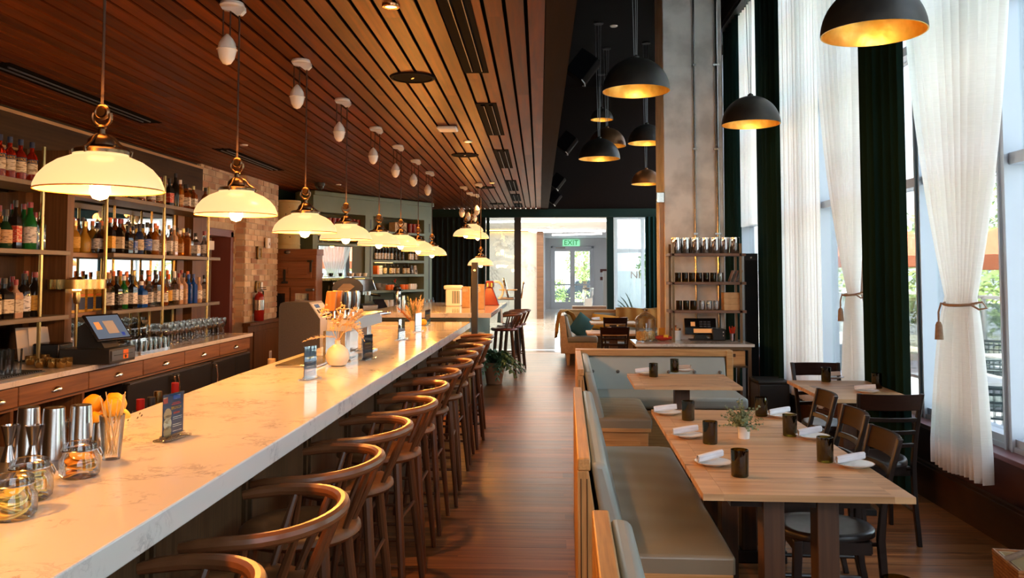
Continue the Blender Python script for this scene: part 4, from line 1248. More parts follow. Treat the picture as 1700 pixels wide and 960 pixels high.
for k, (dx_, dy_, dz_) in enumerate(((.0, .0, .045), (.055, .01, .055), (-.05, .02, .055), (.01, .055, .055), (.0, -.055, .055), (.03, .03, .105), (-.03, -.01, .105), (.05, -.03, .10))):
    o = simple('lemon', 'yellow lemon in the wire bowl, %s of the pile' % ordinal(k), 'fruit', lem, (p.x - .03 + dx_, p.y + .06 + dy_, ZM + dz_), 'lemons in the wire bowl')
    o.rotation_euler = (rnd.uniform(.6, 1.4), rnd.uniform(-.6, .6), rnd.uniform(0, 6))
# speed rail with bottles
rl = thing('speed_rail', 'steel bottle rail hung inside the long bar', 'rail', (0, 0, 0))
MB().box(-1.76, -1.50, 2.75, 4.95, .74, .752).box(-1.76, -1.75, 2.75, 4.95, .752, .86).build('rail_tray', 'steel_dark', rl)
for k, (px_, zt, g, cap, lab) in enumerate(((233, 1.06, RD, KR, lwh), (251, 1.055, A, K, lt), (262, 1.07, GO, KB, None), (290, 1.085, W_, KR, lwh))):
    q = at(px_, 668, X=-1.62)
    bottle('%s-capped bottle in the speed rail behind the bar, %s from the left' % ('red black gold red'.split()[k], ordinal(k)), (-1.62, q.y, .753), 'round', g, cap, lab, zt - .753, .037, 'bottles in the speed rail', lz=(.5, .7) if k == 0 else (.14, .48))
q = at(451, 600, X=-1.64)
bottle('clear flask with pale wooden stopper behind the bar', (-1.64, q.y, .753), 'bulb', C, 'mdf', None, .30, .055, None)
# menu stands
def menu(label, a, b, h, printed):
    p0, p1 = at(*a, Z=ZB), at(*b, Z=ZB)
    m = (p0 + p1) / 2
    d = p1 - p0
    w_ = d.length
    t = thing('menu_stand', label, 'menu', (m.x, m.y, ZB), math.atan2(d.y, d.x), 'acrylic menu stands on the bar')
    MB().box(-w_ / 2, w_ / 2, -.022, .022, 0, .007).build('stand_base', 'acrylic', t, bevel=.002)
    MB().box(-w_ * .42, w_ * .42, -.006, .006, .007, .016).build('clamp', 'acrylic', t)
    cw = w_ * .40
    MB().box(-cw, cw, .0022, .004, .012, h).box(-cw, cw, -.004, -.0028, .012, h).build('sleeve', 'pane', t)
    c = MB().box(-cw + .002, cw - .002, -.001, .001, .014, h - .002).build('card', 'label_navy', t)
    F = Matrix.Rotation(PI / 2, 4, 'X')
    if printed:
        u = cw
        MB().box(-u * .95, -u * .55, -.0016, -.001, h * .80, h * .93).build('print_block', 'label_red', c)
        MB().box(-u * .05, u * .62, -.0016, -.001, h * .85, h * .94).build('print_block', 'label_blue', c)
        MB().box(-u * .2, u * .7, -.0016, -.001, h * .735, h * .755).box(-u * .1, u * .6, -.0016, -.001, h * .77, h * .785).build('print_block', 'label_red', c)
        text('BRUNCH', .012, 'label_gold', c, Matrix.Translation((u * .25, -.0018, h * .665)) @ F, depth=.0002)
        MB().box(u * .0, u * .6, -.0016, -.001, h * .535, h * .575).build('print_block', 'label_red', c)
        for j, zz in enumerate((.46, .42, .30, .26, .16)):
            MB().box(-u * .05, u * .8, -.0016, -.001, h * zz, h * (zz + .012)).build('text_line', 'label_white', c)
        for j, zz in enumerate((.55, .36, .18)):
            MB().lathe([(u * .36, 0), (u * .36, .0008)], 16).xf(Matrix.Translation((-u * .55, -.0012, h * zz)) @ F).build('dish_picture', 'label_tan' if j != 1 else 'label_cream', c)
    else:
        MB().box(-cw * .6, cw * .6, -.0016, -.001, h * .62, h * .68).build('print_block', 'label_gold', c)
        for zz in (.5, .38, .26):
            MB().box(-cw * .6, cw * .6, -.0016, -.001, h * zz, h * (zz + .015)).build('text_line', 'label_white', c)
menu('printed brunch menu in an acrylic stand nearest the shaker tins', (264, 736), (308, 722), .135, True)
menu('narrow acrylic menu stand left of the round cream vase', (502, 633), (527, 627), .152, False)
menu('narrow acrylic menu stand right of the beer tap rail', (601, 600), (620, 595), .14, False)
menu('acrylic menu stand halfway between tap rail and far vase', (660, 566), (673, 562), .15, False)
menu('acrylic menu stand in front of the far flower pot', (688, 552), (700, 549), .15, False)
menu('acrylic menu stand at the right of the far flower pot', (705, 541), (715, 538), .14, False)
# round vase with dried flowers
def plume(t, p0, d, L, r, m, n=60, droop=.3, seed=0):
    rr = random.Random(seed)
    b = MB()
    d = Vector(d).normalized()
    for k in range(n):
        f_ = k / n
        c = Vector(p0) + d * (L * f_) + Vector((0, 0, -droop * L * f_ * f_))
        w_ = r * math.sin(PI * min(1, .12 + f_ * .9)) + .002
        q = Vector((rr.uniform(-1, 1), rr.uniform(-1, 1), rr.uniform(-.6, 1))).normalized()
        e = c + q * w_ + d * w_ * .8
        s_ = q.cross(d)
        s_ = s_.normalized() * .0022 if s_.length > .01 else Vector((.002, 0, 0))
        b.add([c - s_, c + s_, e + s_ * .6, e - s_ * .6], [(0, 1, 2, 3)])
    return b.build('dried_plume', m, t, raw=True)
p = at(557, 609, Z=ZB)
v1 = thing('round_vase', 'round cream vase with dried pampas and daisies on the bar', 'vase', (p.x, p.y + .04, ZB))
MB().lathe([(.028, 0), (.045, .006), (.060, .035), (.062, .055), (.052, .085), (.030, .105), (.015, .112), (.013, .128), (.016, .134), (.012, .134), (.011, .12)], 28, cap1=False).build('vase_body', 'vase_cream', v1)
for k in range(16):
    a = rnd.uniform(0, 6.28)
    sp = rnd.uniform(.02, .10)
    top = Vector((sp * math.cos(a), sp * math.sin(a), .20 + rnd.uniform(0, .10)))
    MB().tube([(0, 0, .12), (top.x * .3, top.y * .3, .17), tuple(top)], .0012, 5).build('stem', 'dry_grass', v1)
    if k % 4 == 0:
        plume(v1, top * .8 + Vector((0, 0, .03)), (top.x, top.y, .10), .11, .016, 'dry_plume', 110, .3, k)
    elif k % 4 == 1:
        MB().ball(tuple(top), .010, 8, sz=.6).build('daisy_heart', 'dry_red', v1)
        for j in range(10):
            b_ = j * .628
            MB().obox(top + Vector((.016 * math.cos(b_), .016 * math.sin(b_), 0)), (.018, .006, .0012), 0, R(-15), b_).build('petal', 'cream', v1)
    else:
        for j in range(7):
            MB().ball(tuple(top + Vector((rnd.uniform(-.022, .022), rnd.uniform(-.022, .022), rnd.uniform(-.02, .03)))), rnd.uniform(.004, .008), 6).build('seed_head', 'dry_grass', v1)
plume(v1, (-.01, -.01, .15), (-1, -.25, .12), .17, .012, 'dry_plume', 120, .25, 31)
plume(v1, (.02, -.01, .21), (1, -.2, .35), .14, .022, 'dry_plume', 160, .9, 32)
plume(v1, (.0, -.01, .20), (.3, -.4, .9), .12, .02, 'dry_plume', 140, .3, 33)
p = at(687, 548, Z=ZB)
v2 = thing('flower_pot', 'small cream pot with dried plumes near the far bar end', 'vase', (p.x, p.y + .03, ZB))
MB().lathe([(.032, 0), (.038, .075), (.034, .075), (.03, .01), (.001, .01)], 20, cap1=False).build('pot', 'vase_cream', v2)
for k in range(12):
    a = rnd.uniform(0, 6.28)
    plume(v2, (.01 * math.cos(a), .01 * math.sin(a), .06), (.5 * math.cos(a), .5 * math.sin(a), 1.2), .22 + rnd.uniform(-.05, .06), .026, ['dry_plume', 'dry_grass', 'dry_grass', 'leaf_sage'][k % 4], 110, .05, 40 + k)
plume(v2, (-.02, 0, .06), (-.8, 0, .9), .20, .024, 'dry_red', 140, .1, 60)
for k, (a, b, r_) in enumerate(((703, 541, .034), (693, 540, .026))):
    p = at(a, b, Z=ZB)
    tag(MB().ball((p.x, p.y, ZB + r_ * .92), r_, 14, sz=.92).build('small_gourd', 'yellow' if k == 0 else 'cream'), ['small yellow gourd beside the far flower pot', 'small cream gourd beside the far flower pot'][k], 'fruit')
# steel tap rail on legs with tap handles
tr = thing('beer_tap_rail', 'stainless beer tap rail on steel legs with wooden paddle handles', 'beer tap', (0, 0, 0))
MB().box(-1.235, -1.095, 4.60, 5.42, 1.235, 1.305).build('tap_box', 'grey_light', tr, bevel=.004)
MB().box(-1.24, -1.09, 4.595, 5.425, 1.300, 1.308).build('top_rim', 'nickel', tr)
for y in (4.72, 5.28):
    MB().box(-1.185, -1.145, y - .05, y + .05, ZB, 1.235).build('tap_leg', 'steel', tr, bevel=.004)
    MB().box(-1.22, -1.11, y - .08, y + .08, ZB, ZB + .008).build('leg_plate', 'steel', tr)
MB().box(-1.42, -1.20, 4.3, 4.78, ZB, ZB + .014).build('drip_tray', 'steel', tr, bevel=.003)
MB().box(-1.26, -1.245, 4.62, 5.40, 1.075, 1.235).build('back_plate', 'steel', tr)
MB().cyl((-1.10, 5.36, 1.29), (-1.06, 5.40, 1.295), .01, n=8).ball((-1.05, 5.41, 1.297), .014, 10).build('side_knob', 'chrome', tr)
for k, y in enumerate((4.62, 4.74, 4.86, 4.97, 5.08, 5.19)):
    tp = MB().cyl((-1.205, y, 1.305), (-1.205, y, 1.345), .012, n=10).cyl((-1.205, y, 1.33), (-1.265, y, 1.315), .008, n=8).build('faucet', 'chrome', tr)
    if k < 2:
        MB().hexa([(-1.255, y - .012, 1.345), (-1.195, y - .012, 1.345), (-1.195, y + .012, 1.345), (-1.255, y + .012, 1.345), (-1.24, y - .012, 1.455), (-1.185, y - .012, 1.455), (-1.185, y + .012, 1.455), (-1.24, y + .012, 1.455)]).build('paddle_handle', 'paddle_wood', tp, bevel=.004)
    else:
        MB().lathe([(.010, 0), (.013, .02), (.016, .085), (.013, .10)], 12, (-1.205, y, 1.345)).build('handle', 'black_gloss' if k % 2 == 0 else 'steel', tp)

# ================================================================== ceiling fittings
def fit(name, label, cat, px_, py_, group=None):
    p = at(px_, py_, Z=2.79)
    return thing(name, label, cat, (p.x, p.y, 2.788), CR, group)
for k, (y0, y1) in enumerate(((3.0, 5.13), (6.06, 7.5), (8.4, 9.9), (11.2, 12.7), (13.2, 14.5), (15.0, 15.9))):
    t = thing('air_diffuser', 'black slot air diffuser in the slat ceiling by the bulkhead, %s from the near end' % ordinal(k), 'air vent', (-.385 - .0146 * (y0 + y1) / 2, (y0 + y1) / 2, 2.786), CR, 'slot diffusers along the bulkhead')
    L = (y1 - y0) / 2
    MB().box(-.075, .075, -L, L, 0, .012).build('plate', 'black', t)
    for x in (-.03, .03):
        MB().box(x - .014, x + .014, -L + .06, L - .06, -.006, 0).build('slot_frame', 'black', t)
        MB().box(x + .006, x + .0095, -L + .07, L - .07, -.009, -.005).build('vane', 'steel_dark', t)
for k, (y0, y1, x_) in enumerate(((4.75, 6.75, -3.28), (8.2, 10.0, -3.30))):
    t = thing('air_diffuser', ['long slot air diffuser in the ceiling above the back bar', 'slot air diffuser in the ceiling near the brick pier'][k], 'air vent', (x_, (y0 + y1) / 2, 2.786), CR, 'slot diffusers over the back bar')
    L = (y1 - y0) / 2
    MB().box(-.09, .09, -L, L, 0, .012).build('plate', 'black', t)
    for x in (-.03, .03):
        MB().box(x - .006, x + .004, -L + .08, L - .08, -.008, 0).build('slot_frame', 'steel_dark', t)
for k, (a, b) in enumerate(((685, 128), (772, 257), (806, 311), (826, 338))):
    t = fit('ceiling_speaker', 'round dark ceiling speaker in the wooden slats, %s from the near end' % ordinal(k), 'speaker', a, b, 'round ceiling speakers')
    MB().lathe([(.145, 0), (.145, .01)], 32).lathe([(.145, 0), (.138, -.008), (.125, -.008), (.12, 0)], 32, cap0=False, cap1=False).build('ring', 'black_brown', t)
    MB().lathe([(.12, -.004), (.12, 0)], 28).build('grille', 'black', t)
    MB().obox((0, 0, -.006), (.012, .03, .004), 0, 0, .5).build('logo_badge', 'brass', t)
t = fit('wifi_box', 'small flat white wireless box on the slat ceiling', 'access point', 743, 211)
MB().box(-.085, .085, -.085, .085, -.03, 0).build('case', 'white', t, bevel=.012)
for k, (a, b, nm) in enumerate(((562, 306, 'near the dome camera'), (405, 240, 'above the second pulley lamp'))):
    t = fit('sprinkler_plate', 'small round cover plate in the slat ceiling ' + nm, 'sprinkler', a, b, 'ceiling cover plates')
    MB().lathe([(.04, 0), (.035, -.012), (.001, -.012)], 16, cap1=False).build('cover', 'porcelain', t)
for k, (a, b, nm) in enumerate(((649, 8, 'small copper fitting given a downlight beam at the front of the slat ceiling'), (777, 234, 'small round downlight beside the wireless box'), (817, 303, 'small round downlight between the far round speakers'))):
    t = fit('ceiling_downlight', nm, 'lamp', a, b, 'small downlights over the stools')
    MB().lathe([(.042, 0), (.040, -.010), (.030, -.012), (.028, 0)], 16, cap0=False, cap1=False).build('trim_ring', 'copper' if k == 0 else 'porcelain', t)
    MB().lathe([(.027, -.006), (.027, -.003)], 14).build('lens', 'led_warm', t)
    S = bpy.data.lights.new('added_beam', 'SPOT')  # warm beams added at these fittings to light stools and floor
    S.energy, S.color, S.spot_size, S.spot_blend, S.shadow_soft_size = 95, (1.0, .46, .13), R(105), .9, .03
    so_ = bpy.data.objects.new('added_beam', S)
    col.objects.link(so_)
    so_.parent = t
    so_.location = (0, 0, -.03)
for k, (a, b) in enumerate(((531, 303), (460, 316))):
    t = fit('dome_camera', ['black dome security camera on the ceiling above the third lamp', 'black dome security camera in the corner by the brick pier'][k], 'camera', a, b, 'dome cameras')
    MB().lathe([(.07, 0), (.07, -.035), (.062, -.05)], 18).build('housing', 'black_satin', t)
    MB().lathe([(.055, -.05), (.05, -.075), (.03, -.095), (.001, -.10)], 18, cap1=False).build('dome', 'black_gloss', t)

# ================================================================== on the brick pier
PX = -3.845
p = at(428, 533, X=-3.79)
t = thing('fire_extinguisher', 'red fire extinguisher hanging on the brick pier', 'fire extinguisher', (-3.775, p.y, p.z))
MB().lathe([(.055, 0), (.062, .01), (.062, .30), (.05, .335), (.022, .36), (.02, .375)], 22).build('cylinder', 'red', t)
MB().lathe([(.0628, .14), (.0628, .27)], 22, cap0=False, cap1=False).build('instruction_label', 'steel', t)
MB().box(-.015, .03, -.015, .015, .375, .40).box(-.02, .09, -.012, .012, .40, .412).box(.0, .085, -.010, .010, .425, .435).build('valve_lever', 'steel', t)
MB().tube([(.02, .01, .39), (.03, .06, .38), (.02, .085, .30), (.01, .08, .15), (.01, .075, .10)], .011, 8).build('hose', 'black_satin', t)
MB().box(-.07, -.062, -.03, .03, .1, .3).build('bracket', 'steel_dark', t)
for k, (a, b, w_, h_) in enumerate(((429, 420, .15, .17), (426, 476, .12, .15))):
    p = at(a, b, X=PX)
    t = thing('picture_frame', ['small gilt-framed picture high on the brick pier', 'small gilt-framed picture above the fire extinguisher'][k], 'picture', (PX + .005, p.y, p.z))
    MB().box(0, .02, -w_ / 2, w_ / 2, -h_ / 2, -h_ / 2 + .025).box(0, .02, -w_ / 2, w_ / 2, h_ / 2 - .025, h_ / 2).box(0, .02, -w_ / 2, -w_ / 2 + .025, -h_ / 2, h_ / 2).box(0, .02, w_ / 2 - .025, w_ / 2, -h_ / 2, h_ / 2).build('frame', 'gilt', t, bevel=.003)
    MB().box(.002, .008, -w_ / 2 + .02, w_ / 2 - .02, -h_ / 2 + .02, h_ / 2 - .02).build('canvas', 'picture', t)
p = at(443, 404, X=PX)
t = thing('wall_alarm', 'small white alarm box high on the brick pier', 'alarm', (PX + .004, p.y - .03, p.z))
MB().box(0, .04, -.055, .055, -.07, .07).build('case', 'white', t, bevel=.008)
MB().lathe([(.022, 0), (.018, .012), (.001, .014)], 12, cap1=False).xf(Matrix.Translation((.04, .01, -.01)) @ Matrix.Rotation(PI / 2, 4, 'Y')).build('strobe', 'grey_light', t)
p = at(434, 476, X=PX)
tag(MB().box(PX + .002, PX + .012, p.y - .03, p.y + .03, p.z - .06, p.z + .06).build('switch_plate', 'white', bevel=.003), 'white switch plate beside the lower picture on the brick pier', 'switch')
# ================================================================== antique icebox, drum, grey machine
IY = 11.88
ix0, ix1 = at(451, 450, Y=IY).x, at(526, 450, Y=IY).x
IW = ix1 - ix0
ib = thing('antique_icebox', 'antique oak icebox with iron latches and glass lower doors', 'cabinet', (ix0, IY, 0), R(-2))
MB().box(0, IW, 0, .29, .0, 1.88).build('case', 'icebox_wood', ib, bevel=.008)
MB().box(-.01, IW + .01, -.015, .30, 1.80, 1.89).build('cornice', 'icebox_wood', ib, bevel=.006)
dd = MB().box(.02, IW - .06, -.035, 0, 1.47, 1.72).build('upper_door', 'icebox_wood', ib, bevel=.01)
MB().box(.05, .17, -.045, -.035, 1.52, 1.63).box(.25, IW - .12, -.045, -.035, 1.52, 1.63).build('door_panel', 'icebox_wood', dd, bevel=.012)
MB().box(.19, .22, -.06, -.035, 1.40, 1.60).box(.17, .26, -.075, -.05, 1.40, 1.43).build('latch', 'black_satin', dd, bevel=.004)
MB().box(IW - .12, IW - .05, -.055, 0, 1.70, 1.73).box(IW - .085, IW - .055, -.05, -.035, 1.56, 1.72).build('hinge', 'black_satin', dd, bevel=.003)
MB().box(0, IW, -.02, 0, 1.36, 1.45).build('middle_rail', 'icebox_wood', ib, bevel=.006)
for k, (a, b) in enumerate(((.0, IW * .42), (IW * .46, IW * .95))):
    d = MB().box(a, a + .06, -.04, 0, .60, 1.34).box(b - .06, b, -.04, 0, .60, 1.34).box(a + .06, b - .06, -.04, 0, 1.26, 1.34).box(a + .06, b - .06, -.04, 0, .60, .68).build('glass_door', 'icebox_wood', ib)
    MB().box(a + .06, b - .06, -.022, -.012, .68, 1.26).build('glass', 'mirror' if k else 'black_gloss', d)
    hx = b - .03 if k == 0 else a + .03
    MB().box(hx - .09, hx + .09, -.06, -.045, 1.06, 1.08).build('latch_bar', 'brass', d)
MB().box(IW - .14, IW - .02, -.06, -.0, 1.29, 1.33).build('latch', 'steel_dark', ib, bevel=.012)
MB().lathe([(.03, 0), (.02, .01)], 12, sx=1.6).xf(Matrix.Translation((IW * .35, -.015, 1.845)) @ Matrix.Rotation(PI / 2, 4, 'X')).build('maker_plate', 'steel_dark', ib)
p = at(478, 411, Y=12.2)
t = thing('yellow_drum', 'worn yellowed metal drum standing on the antique icebox', 'drum', (p.x + .02, 12.04, 1.892))
MB().lathe([(.205, 0), (.205, .02), (.20, .03), (.20, .66), (.208, .67), (.208, .70), (.195, .70)], 32).build('drum_wall', 'yellow_drum', t)
MB().lathe([(.208, .06), (.212, .065), (.208, .07)], 32, cap0=False, cap1=False).build('hoop', 'yellow_drum', t)
rr = random.Random(5)
for k in range(14):
    a = rr.uniform(-2.6, -.5)
    z_ = rr.uniform(.08, .64)
    s_ = rr.uniform(.006, .014)
    MB().obox((.2005 * math.cos(a), .2005 * math.sin(a), z_), (.002, s_, s_ * 1.3), rr.uniform(0, 3), 0, a).build('rust_spot', 'black_brown', t)
GY = 9.55
g0, g1 = at(463, 520, Y=GY).x, at(531, 520, Y=GY).x
t = thing('grey_machine', 'grey floor-standing machine with slanted display behind the bar', 'machine', (0, GY, 0))
ztop = at(500, 502, Y=GY).z
zs = at(530, 530, Y=GY).z
pr = [(g0, .0), (g1, .0), (g1, zs), (g1 - .135, ztop), (g0 + .05, ztop), (g0 + .015, ztop - .015), (g0, ztop - .06)]
MB().prism(pr, 0, .02, 'y').build('side_panel', 'grey_panel', t)
MB().prism([(x + (.004 if x < g1 - .01 else 0), z) for x, z in pr], .02, .55, 'y').build('cabinet', 'grey_light', t, bevel=.004)
m = Matrix.Translation((g1 - .066, .28, (ztop + zs) / 2 + .004)) @ Matrix.Rotation(math.atan2(ztop - zs, .135), 4, 'Y')
MB().box(-.08, .08, -.24, .24, 0, .006).xf(m).build('display_panel', 'white', t)
MB().box(-.07, -.02, -.18, .0, .006, .008).xf(m).build('screen', 'screen', t)
for k in range(4):
    MB().box(0 + .0, .05, -.2 + .1 * k, -.14 + .1 * k, .006, .009).xf(m).build('button', 'grey_dark', t)

# ================================================================== grey-green wall unit set at an angle
GA, GU, GN = Vector((-3.85, 12.4, 0)), Vector((.506, .863, 0)), Vector((.863, -.506, 0))
GRZ = math.atan2(.863, .506)
def gs(px_, d):
    """distance along the green wall seen at pixel column px on the plane d in front of it"""
    r_ = at(px_, 452, Y=1.0)
    b = GA + GN * d
    det = GU.x * (-r_.y) + r_.x * GU.y
    return (-b.x * (-r_.y) + r_.x * (-b.y)) / det
def gz(py_, px_, d):
    s = gs(px_, d)
    P_ = GA + GU * s + GN * d
    return at(px_, py_, Y=P_.y).z
DF = .36
gu = thing('green_shelving', 'tall grey green wall shelving set at an angle behind the espresso counter', 'shelf', (GA.x, GA.y, 0), GRZ)
s0, sm0, sm1, s1, se = .05, gs(606, DF), gs(619, DF), gs(704, DF), gs(717, DF)
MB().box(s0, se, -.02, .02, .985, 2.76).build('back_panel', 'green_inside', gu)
MB().box(s0, se, -DF, -.02, 2.46, 2.70).build('soffit', 'green_paint', gu)
MB().box(s0, se + .02, -DF - .03, -.02, 2.70, 2.77).build('cornice', 'green_paint', gu, bevel=.01)
for (a, b) in ((sm0, sm1), (s1, se)):
    MB().box(a, b, -DF, -.02, .985, 2.46).build('upright', 'green_paint', gu)
    MB().box((a + b) / 2 + .02, (a + b) / 2 + .045, -DF - .003, -DF, 2.25, 2.40).box((a + b) / 2 + .02, (a + b) / 2 + .045, -DF - .003, -DF, 1.1, 2.15).build('slot', 'black_satin', gu)
MB().box(s0, s0 + .1, -DF, -.02, .985, 2.46).build('upright', 'green_paint', gu)
for z in (2.225, 1.755, 1.525, 1.265):
    MB().box(sm1, s1, -DF, -.02, z - .04, z).build('shelf_board', 'green_paint', gu)
for z in (2.225, 2.0):
    MB().box(s0 + .1, sm0, -DF, -.02, z - .04, z).build('shelf_board', 'green_paint', gu)
MB().box(s0 + .15, gs(584, .33), -.33, -.30, 1.47, 1.95).build('mirror_panel', 'mirror', gu)
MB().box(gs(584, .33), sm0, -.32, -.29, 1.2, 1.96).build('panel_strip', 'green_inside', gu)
MB().box(s0 + .1, sm0, -.36, -.02, 1.43, 1.47).build('ledge', 'brass', gu)
MB().box(sm1 + .15, sm1 + .5, -DF + .02, -DF + .10, 1.712, 1.715).build('shelf_light', 'led_warm', gu)
ec = thing('espresso_counter', 'grey green counter with marble top and round knobs under the wall shelving', 'counter', (GA.x, GA.y, 0), GRZ)
MB().box(.12, 3.55, -.64, -.03, .945, .98).build('marble_top', 'marble', ec, bevel=.003)
MB().box(.15, 3.5, -.60, -.03, 0, .945).build('body', 'green_paint', ec)
for k in range(4):
    a = .55 + k * .72
    d = MB().box(a, a + .68, -.62, -.60, .74, .93).build('drawer', 'green_paint', ec, bevel=.004)
    MB().ball((a + .34, -.64, .84), .018, 10).build('knob', 'brass', d)
    MB().box(a, a + .68, -.615, -.60, .1, .70).build('bay_panel', 'black_satin' if k % 2 else 'green_paint', ec)  # flat closed panels, every other one black
def gthing(name, label, cat, px_, d, z, group=None):
    P_ = GA + GU * gs(px_, d) + GN * d
    return thing(name, label, cat, (P_.x, P_.y, z), GRZ, group)
tin_me = mesh_m(MB().lathe([(.036, 0), (.04, .01), (.036, .06), (.042, .10), (.038, .13), (.044, .165), (.04, .165), (.035, .12)], 14, cap1=False), 'red_tin', 'red_vase')
for k, px_ in enumerate((545, 553, 561, 569, 577, 585, 593, 600, 680, 687, 694)):
    P_ = GA + GU * gs(px_, .22) + GN * .22
    simple('red_vase', 'dark red glazed vase on the top green shelf, %s from the left' % ordinal(k), 'vase', tin_me, (P_.x, P_.y, 2.226), 'dark red vases on the top green shelf')
t = gthing('wooden_box', 'stencilled wooden box on the top green shelf', 'box', 660, .20, 2.226)
MB().box(-.15, .15, -.07, .07, 0, .17).build('box_body', 'mdf', t, bevel=.004)
MB().box(-.15, .15, -.072, -.07, .15, .17).box(-.15, .15, -.072, -.07, 0, .02).build('edge_slat', 'kraft', t)
text('GARDEN', .065, 'bar_wood', t, Matrix.Translation((0, -.0715, .085)) @ Matrix.Rotation(PI / 2, 4, 'X'))
hg = mesh_m(glass_wine(.15), 'clear', 'wine_glass')
for k, px_ in enumerate((520, 528, 536, 544, 560, 580, 592)):
    P_ = GA + GU * gs(px_, .2) + GN * .2
    simple('stem_glass', 'stemmed glass on the lower green shelf above the mirror, %s from the left' % ordinal(k), 'glass', hg, (P_.x, P_.y, 2.001), 'stemmed glasses above the mirror')
for k, px_ in enumerate((624, 629, 634, 639, 644, 650, 656, 662, 668, 680, 684, 690, 695)):
    P_ = GA + GU * gs(px_, .22) + GN * .22
    bottle('dark wine bottle with pale label on the green shelf, %s from the left' % ordinal(k), tuple((P_.x, P_.y, 1.756)), 'wine', 'glass_dark', KB if k < 5 else K, lwh if k < 6 or k > 8 else lbk, .235, .026, 'wine bottles on the green shelf', lz=(.08, .5))
for k, px_ in enumerate((639, 649, 653, 660, 671, 677)):
    P_ = GA + GU * gs(px_, .22) + GN * .22
    bottle('stout black jar bottle with wide cream label, %s from the left' % ordinal(k), tuple((P_.x, P_.y, 1.526)), 'round', 'glass_dark', K, lc, .165, .034, 'label jars on the green shelf', lz=(.08, .62))
t = gthing('coffee_box', 'orange and white coffee box at the left of the jar shelf', 'box', 627, .22, 1.526)
MB().box(-.06, .06, -.05, .05, 0, .14).build('box_body', 'label_white', t)
MB().box(-.062, -.02, -.052, .052, 0, .14).build('side_stripe', 'orange', t)
for k, px_ in enumerate((683, 689, 696)):
    t = gthing('coffee_bag', 'black and white coffee bag, %s at the right of the jar shelf' % ordinal(k), 'bag', px_, .22, 1.526, 'coffee bags on the jar shelf')
    MB().hexa([(-.034, -.03, 0), (.034, -.03, 0), (.034, .03, 0), (-.034, .03, 0), (-.028, -.006, .15), (.028, -.006, .15), (.028, .006, .15), (-.028, .006, .15)]).build('bag_body', 'label_black' if k == 0 else 'label_white', t)
    MB().obox((0, -.026, .05), (.03, .003, .05), R(-12)).build('bag_label', 'label_white' if k == 0 else 'label_black', t)
for k, (px_, n_) in enumerate(((627, 9), (637, 8), (631, 4))):
    for j in range(n_):
        P_ = GA + GU * gs(px_, .18 if k < 2 else .29) + GN * (.18 if k < 2 else .29)
        simple('white_saucer', 'white dish in the %s stack on the cup shelf, %s from the bottom' % (('left', 'right', 'front low')[k], ordinal(j)), 'plate',
               shared_pl if 'shared_pl' in globals() else globals().setdefault('shared_pl', mesh_m(MB().lathe([(.03, 0), (.06, .008), (.064, .012), (.001, .008)], 18, cap1=False), 'ceramic_grey', 'saucer')), (P_.x, P_.y, 1.2655 + .0125 * j), 'white dishes on the cup shelf')
def mug(label, px_, d, z, m, r=.036, h=.075, group=None):
    t = gthing('mug', label, 'mug', px_, d, z, group)
    MB().lathe([(r * .85, 0), (r, .01), (r, h), (r * .9, h), (r * .9, .012), (.001, .012)], 16, cap1=False).build('cup_body', m, t)
    MB().tube([(r, 0, h * .8), (r + .02, 0, h * .75), (r + .024, 0, h * .5), (r + .016, 0, h * .28), (r, 0, h * .22)], .005, 6).build('handle', m, t)
for k, px_ in enumerate((644, 650, 668, 674)):
    mug('orange mug on the green cup shelf, %s from the left' % ordinal(k), px_, .24, 1.266, 'orange', .045, .085, 'orange mugs on the cup shelf')
for k, px_ in enumerate((681, 685, 689)):
    mug('white mug on the green cup shelf, %s from the left' % ordinal(k), px_, .22, 1.266, 'ceramic', .032, .095, 'white mugs on the cup shelf')
t = gthing('red_flower_pot', 'small potted red flower behind the orange mugs', 'plant', 655, .12, 1.266)
MB().lathe([(.025, 0), (.032, .05)], 12).build('pot', 'black_satin', t)
for k in range(12):
    MB().ball((rnd.uniform(-.04, .04), rnd.uniform(-.03, .03), rnd.uniform(.08, .17)), .014, 7).build('bloom', 'red_bright' if k % 2 else 'leaf_dark', t)
t = gthing('airpot', 'tall steel coffee airpot with black pump lid', 'airpot', 659.5, .45, .981)
MB().lathe([(.055, 0), (.06, .01), (.06, .26), (.055, .275)], 22).build('steel_body', 'steel', t)
MB().lathe([(.06, .275), (.066, .29), (.06, .33), (.03, .345)], 20).build('pump_lid', 'black_gloss', t)
MB().box(-.02, .02, -.11, -.05, .27, .30).build('spout', 'black_gloss', t)
MB().box(-.025, .025, -.063, -.058, .17, .22).build('badge', 'black_satin', t)
t = gthing('steel_pitcher', 'steel milk pitcher right of the coffee airpot', 'pitcher', 669, .40, .981)
MB().lathe([(.04, 0), (.043, .08), (.034, .15), (.036, .19), (.032, .19)], 16).build('pitcher_body', 'nickel', t)
MB().tube([(.04, 0, .16), (.07, 0, .14), (.068, 0, .06), (.042, 0, .04)], .006, 6).build('handle', 'nickel', t)
t = gthing('order_tablet', 'dark tilted order tablet between espresso machine and airpot', 'tablet', 632, .50, .981)
MB().obox((0, 0, .075), (.24, .012, .17), R(-35)).build('tablet', 'black_gloss', t)
MB().box(-.05, .05, -.06, .07, 0, .01).build('stand', 'steel', t)
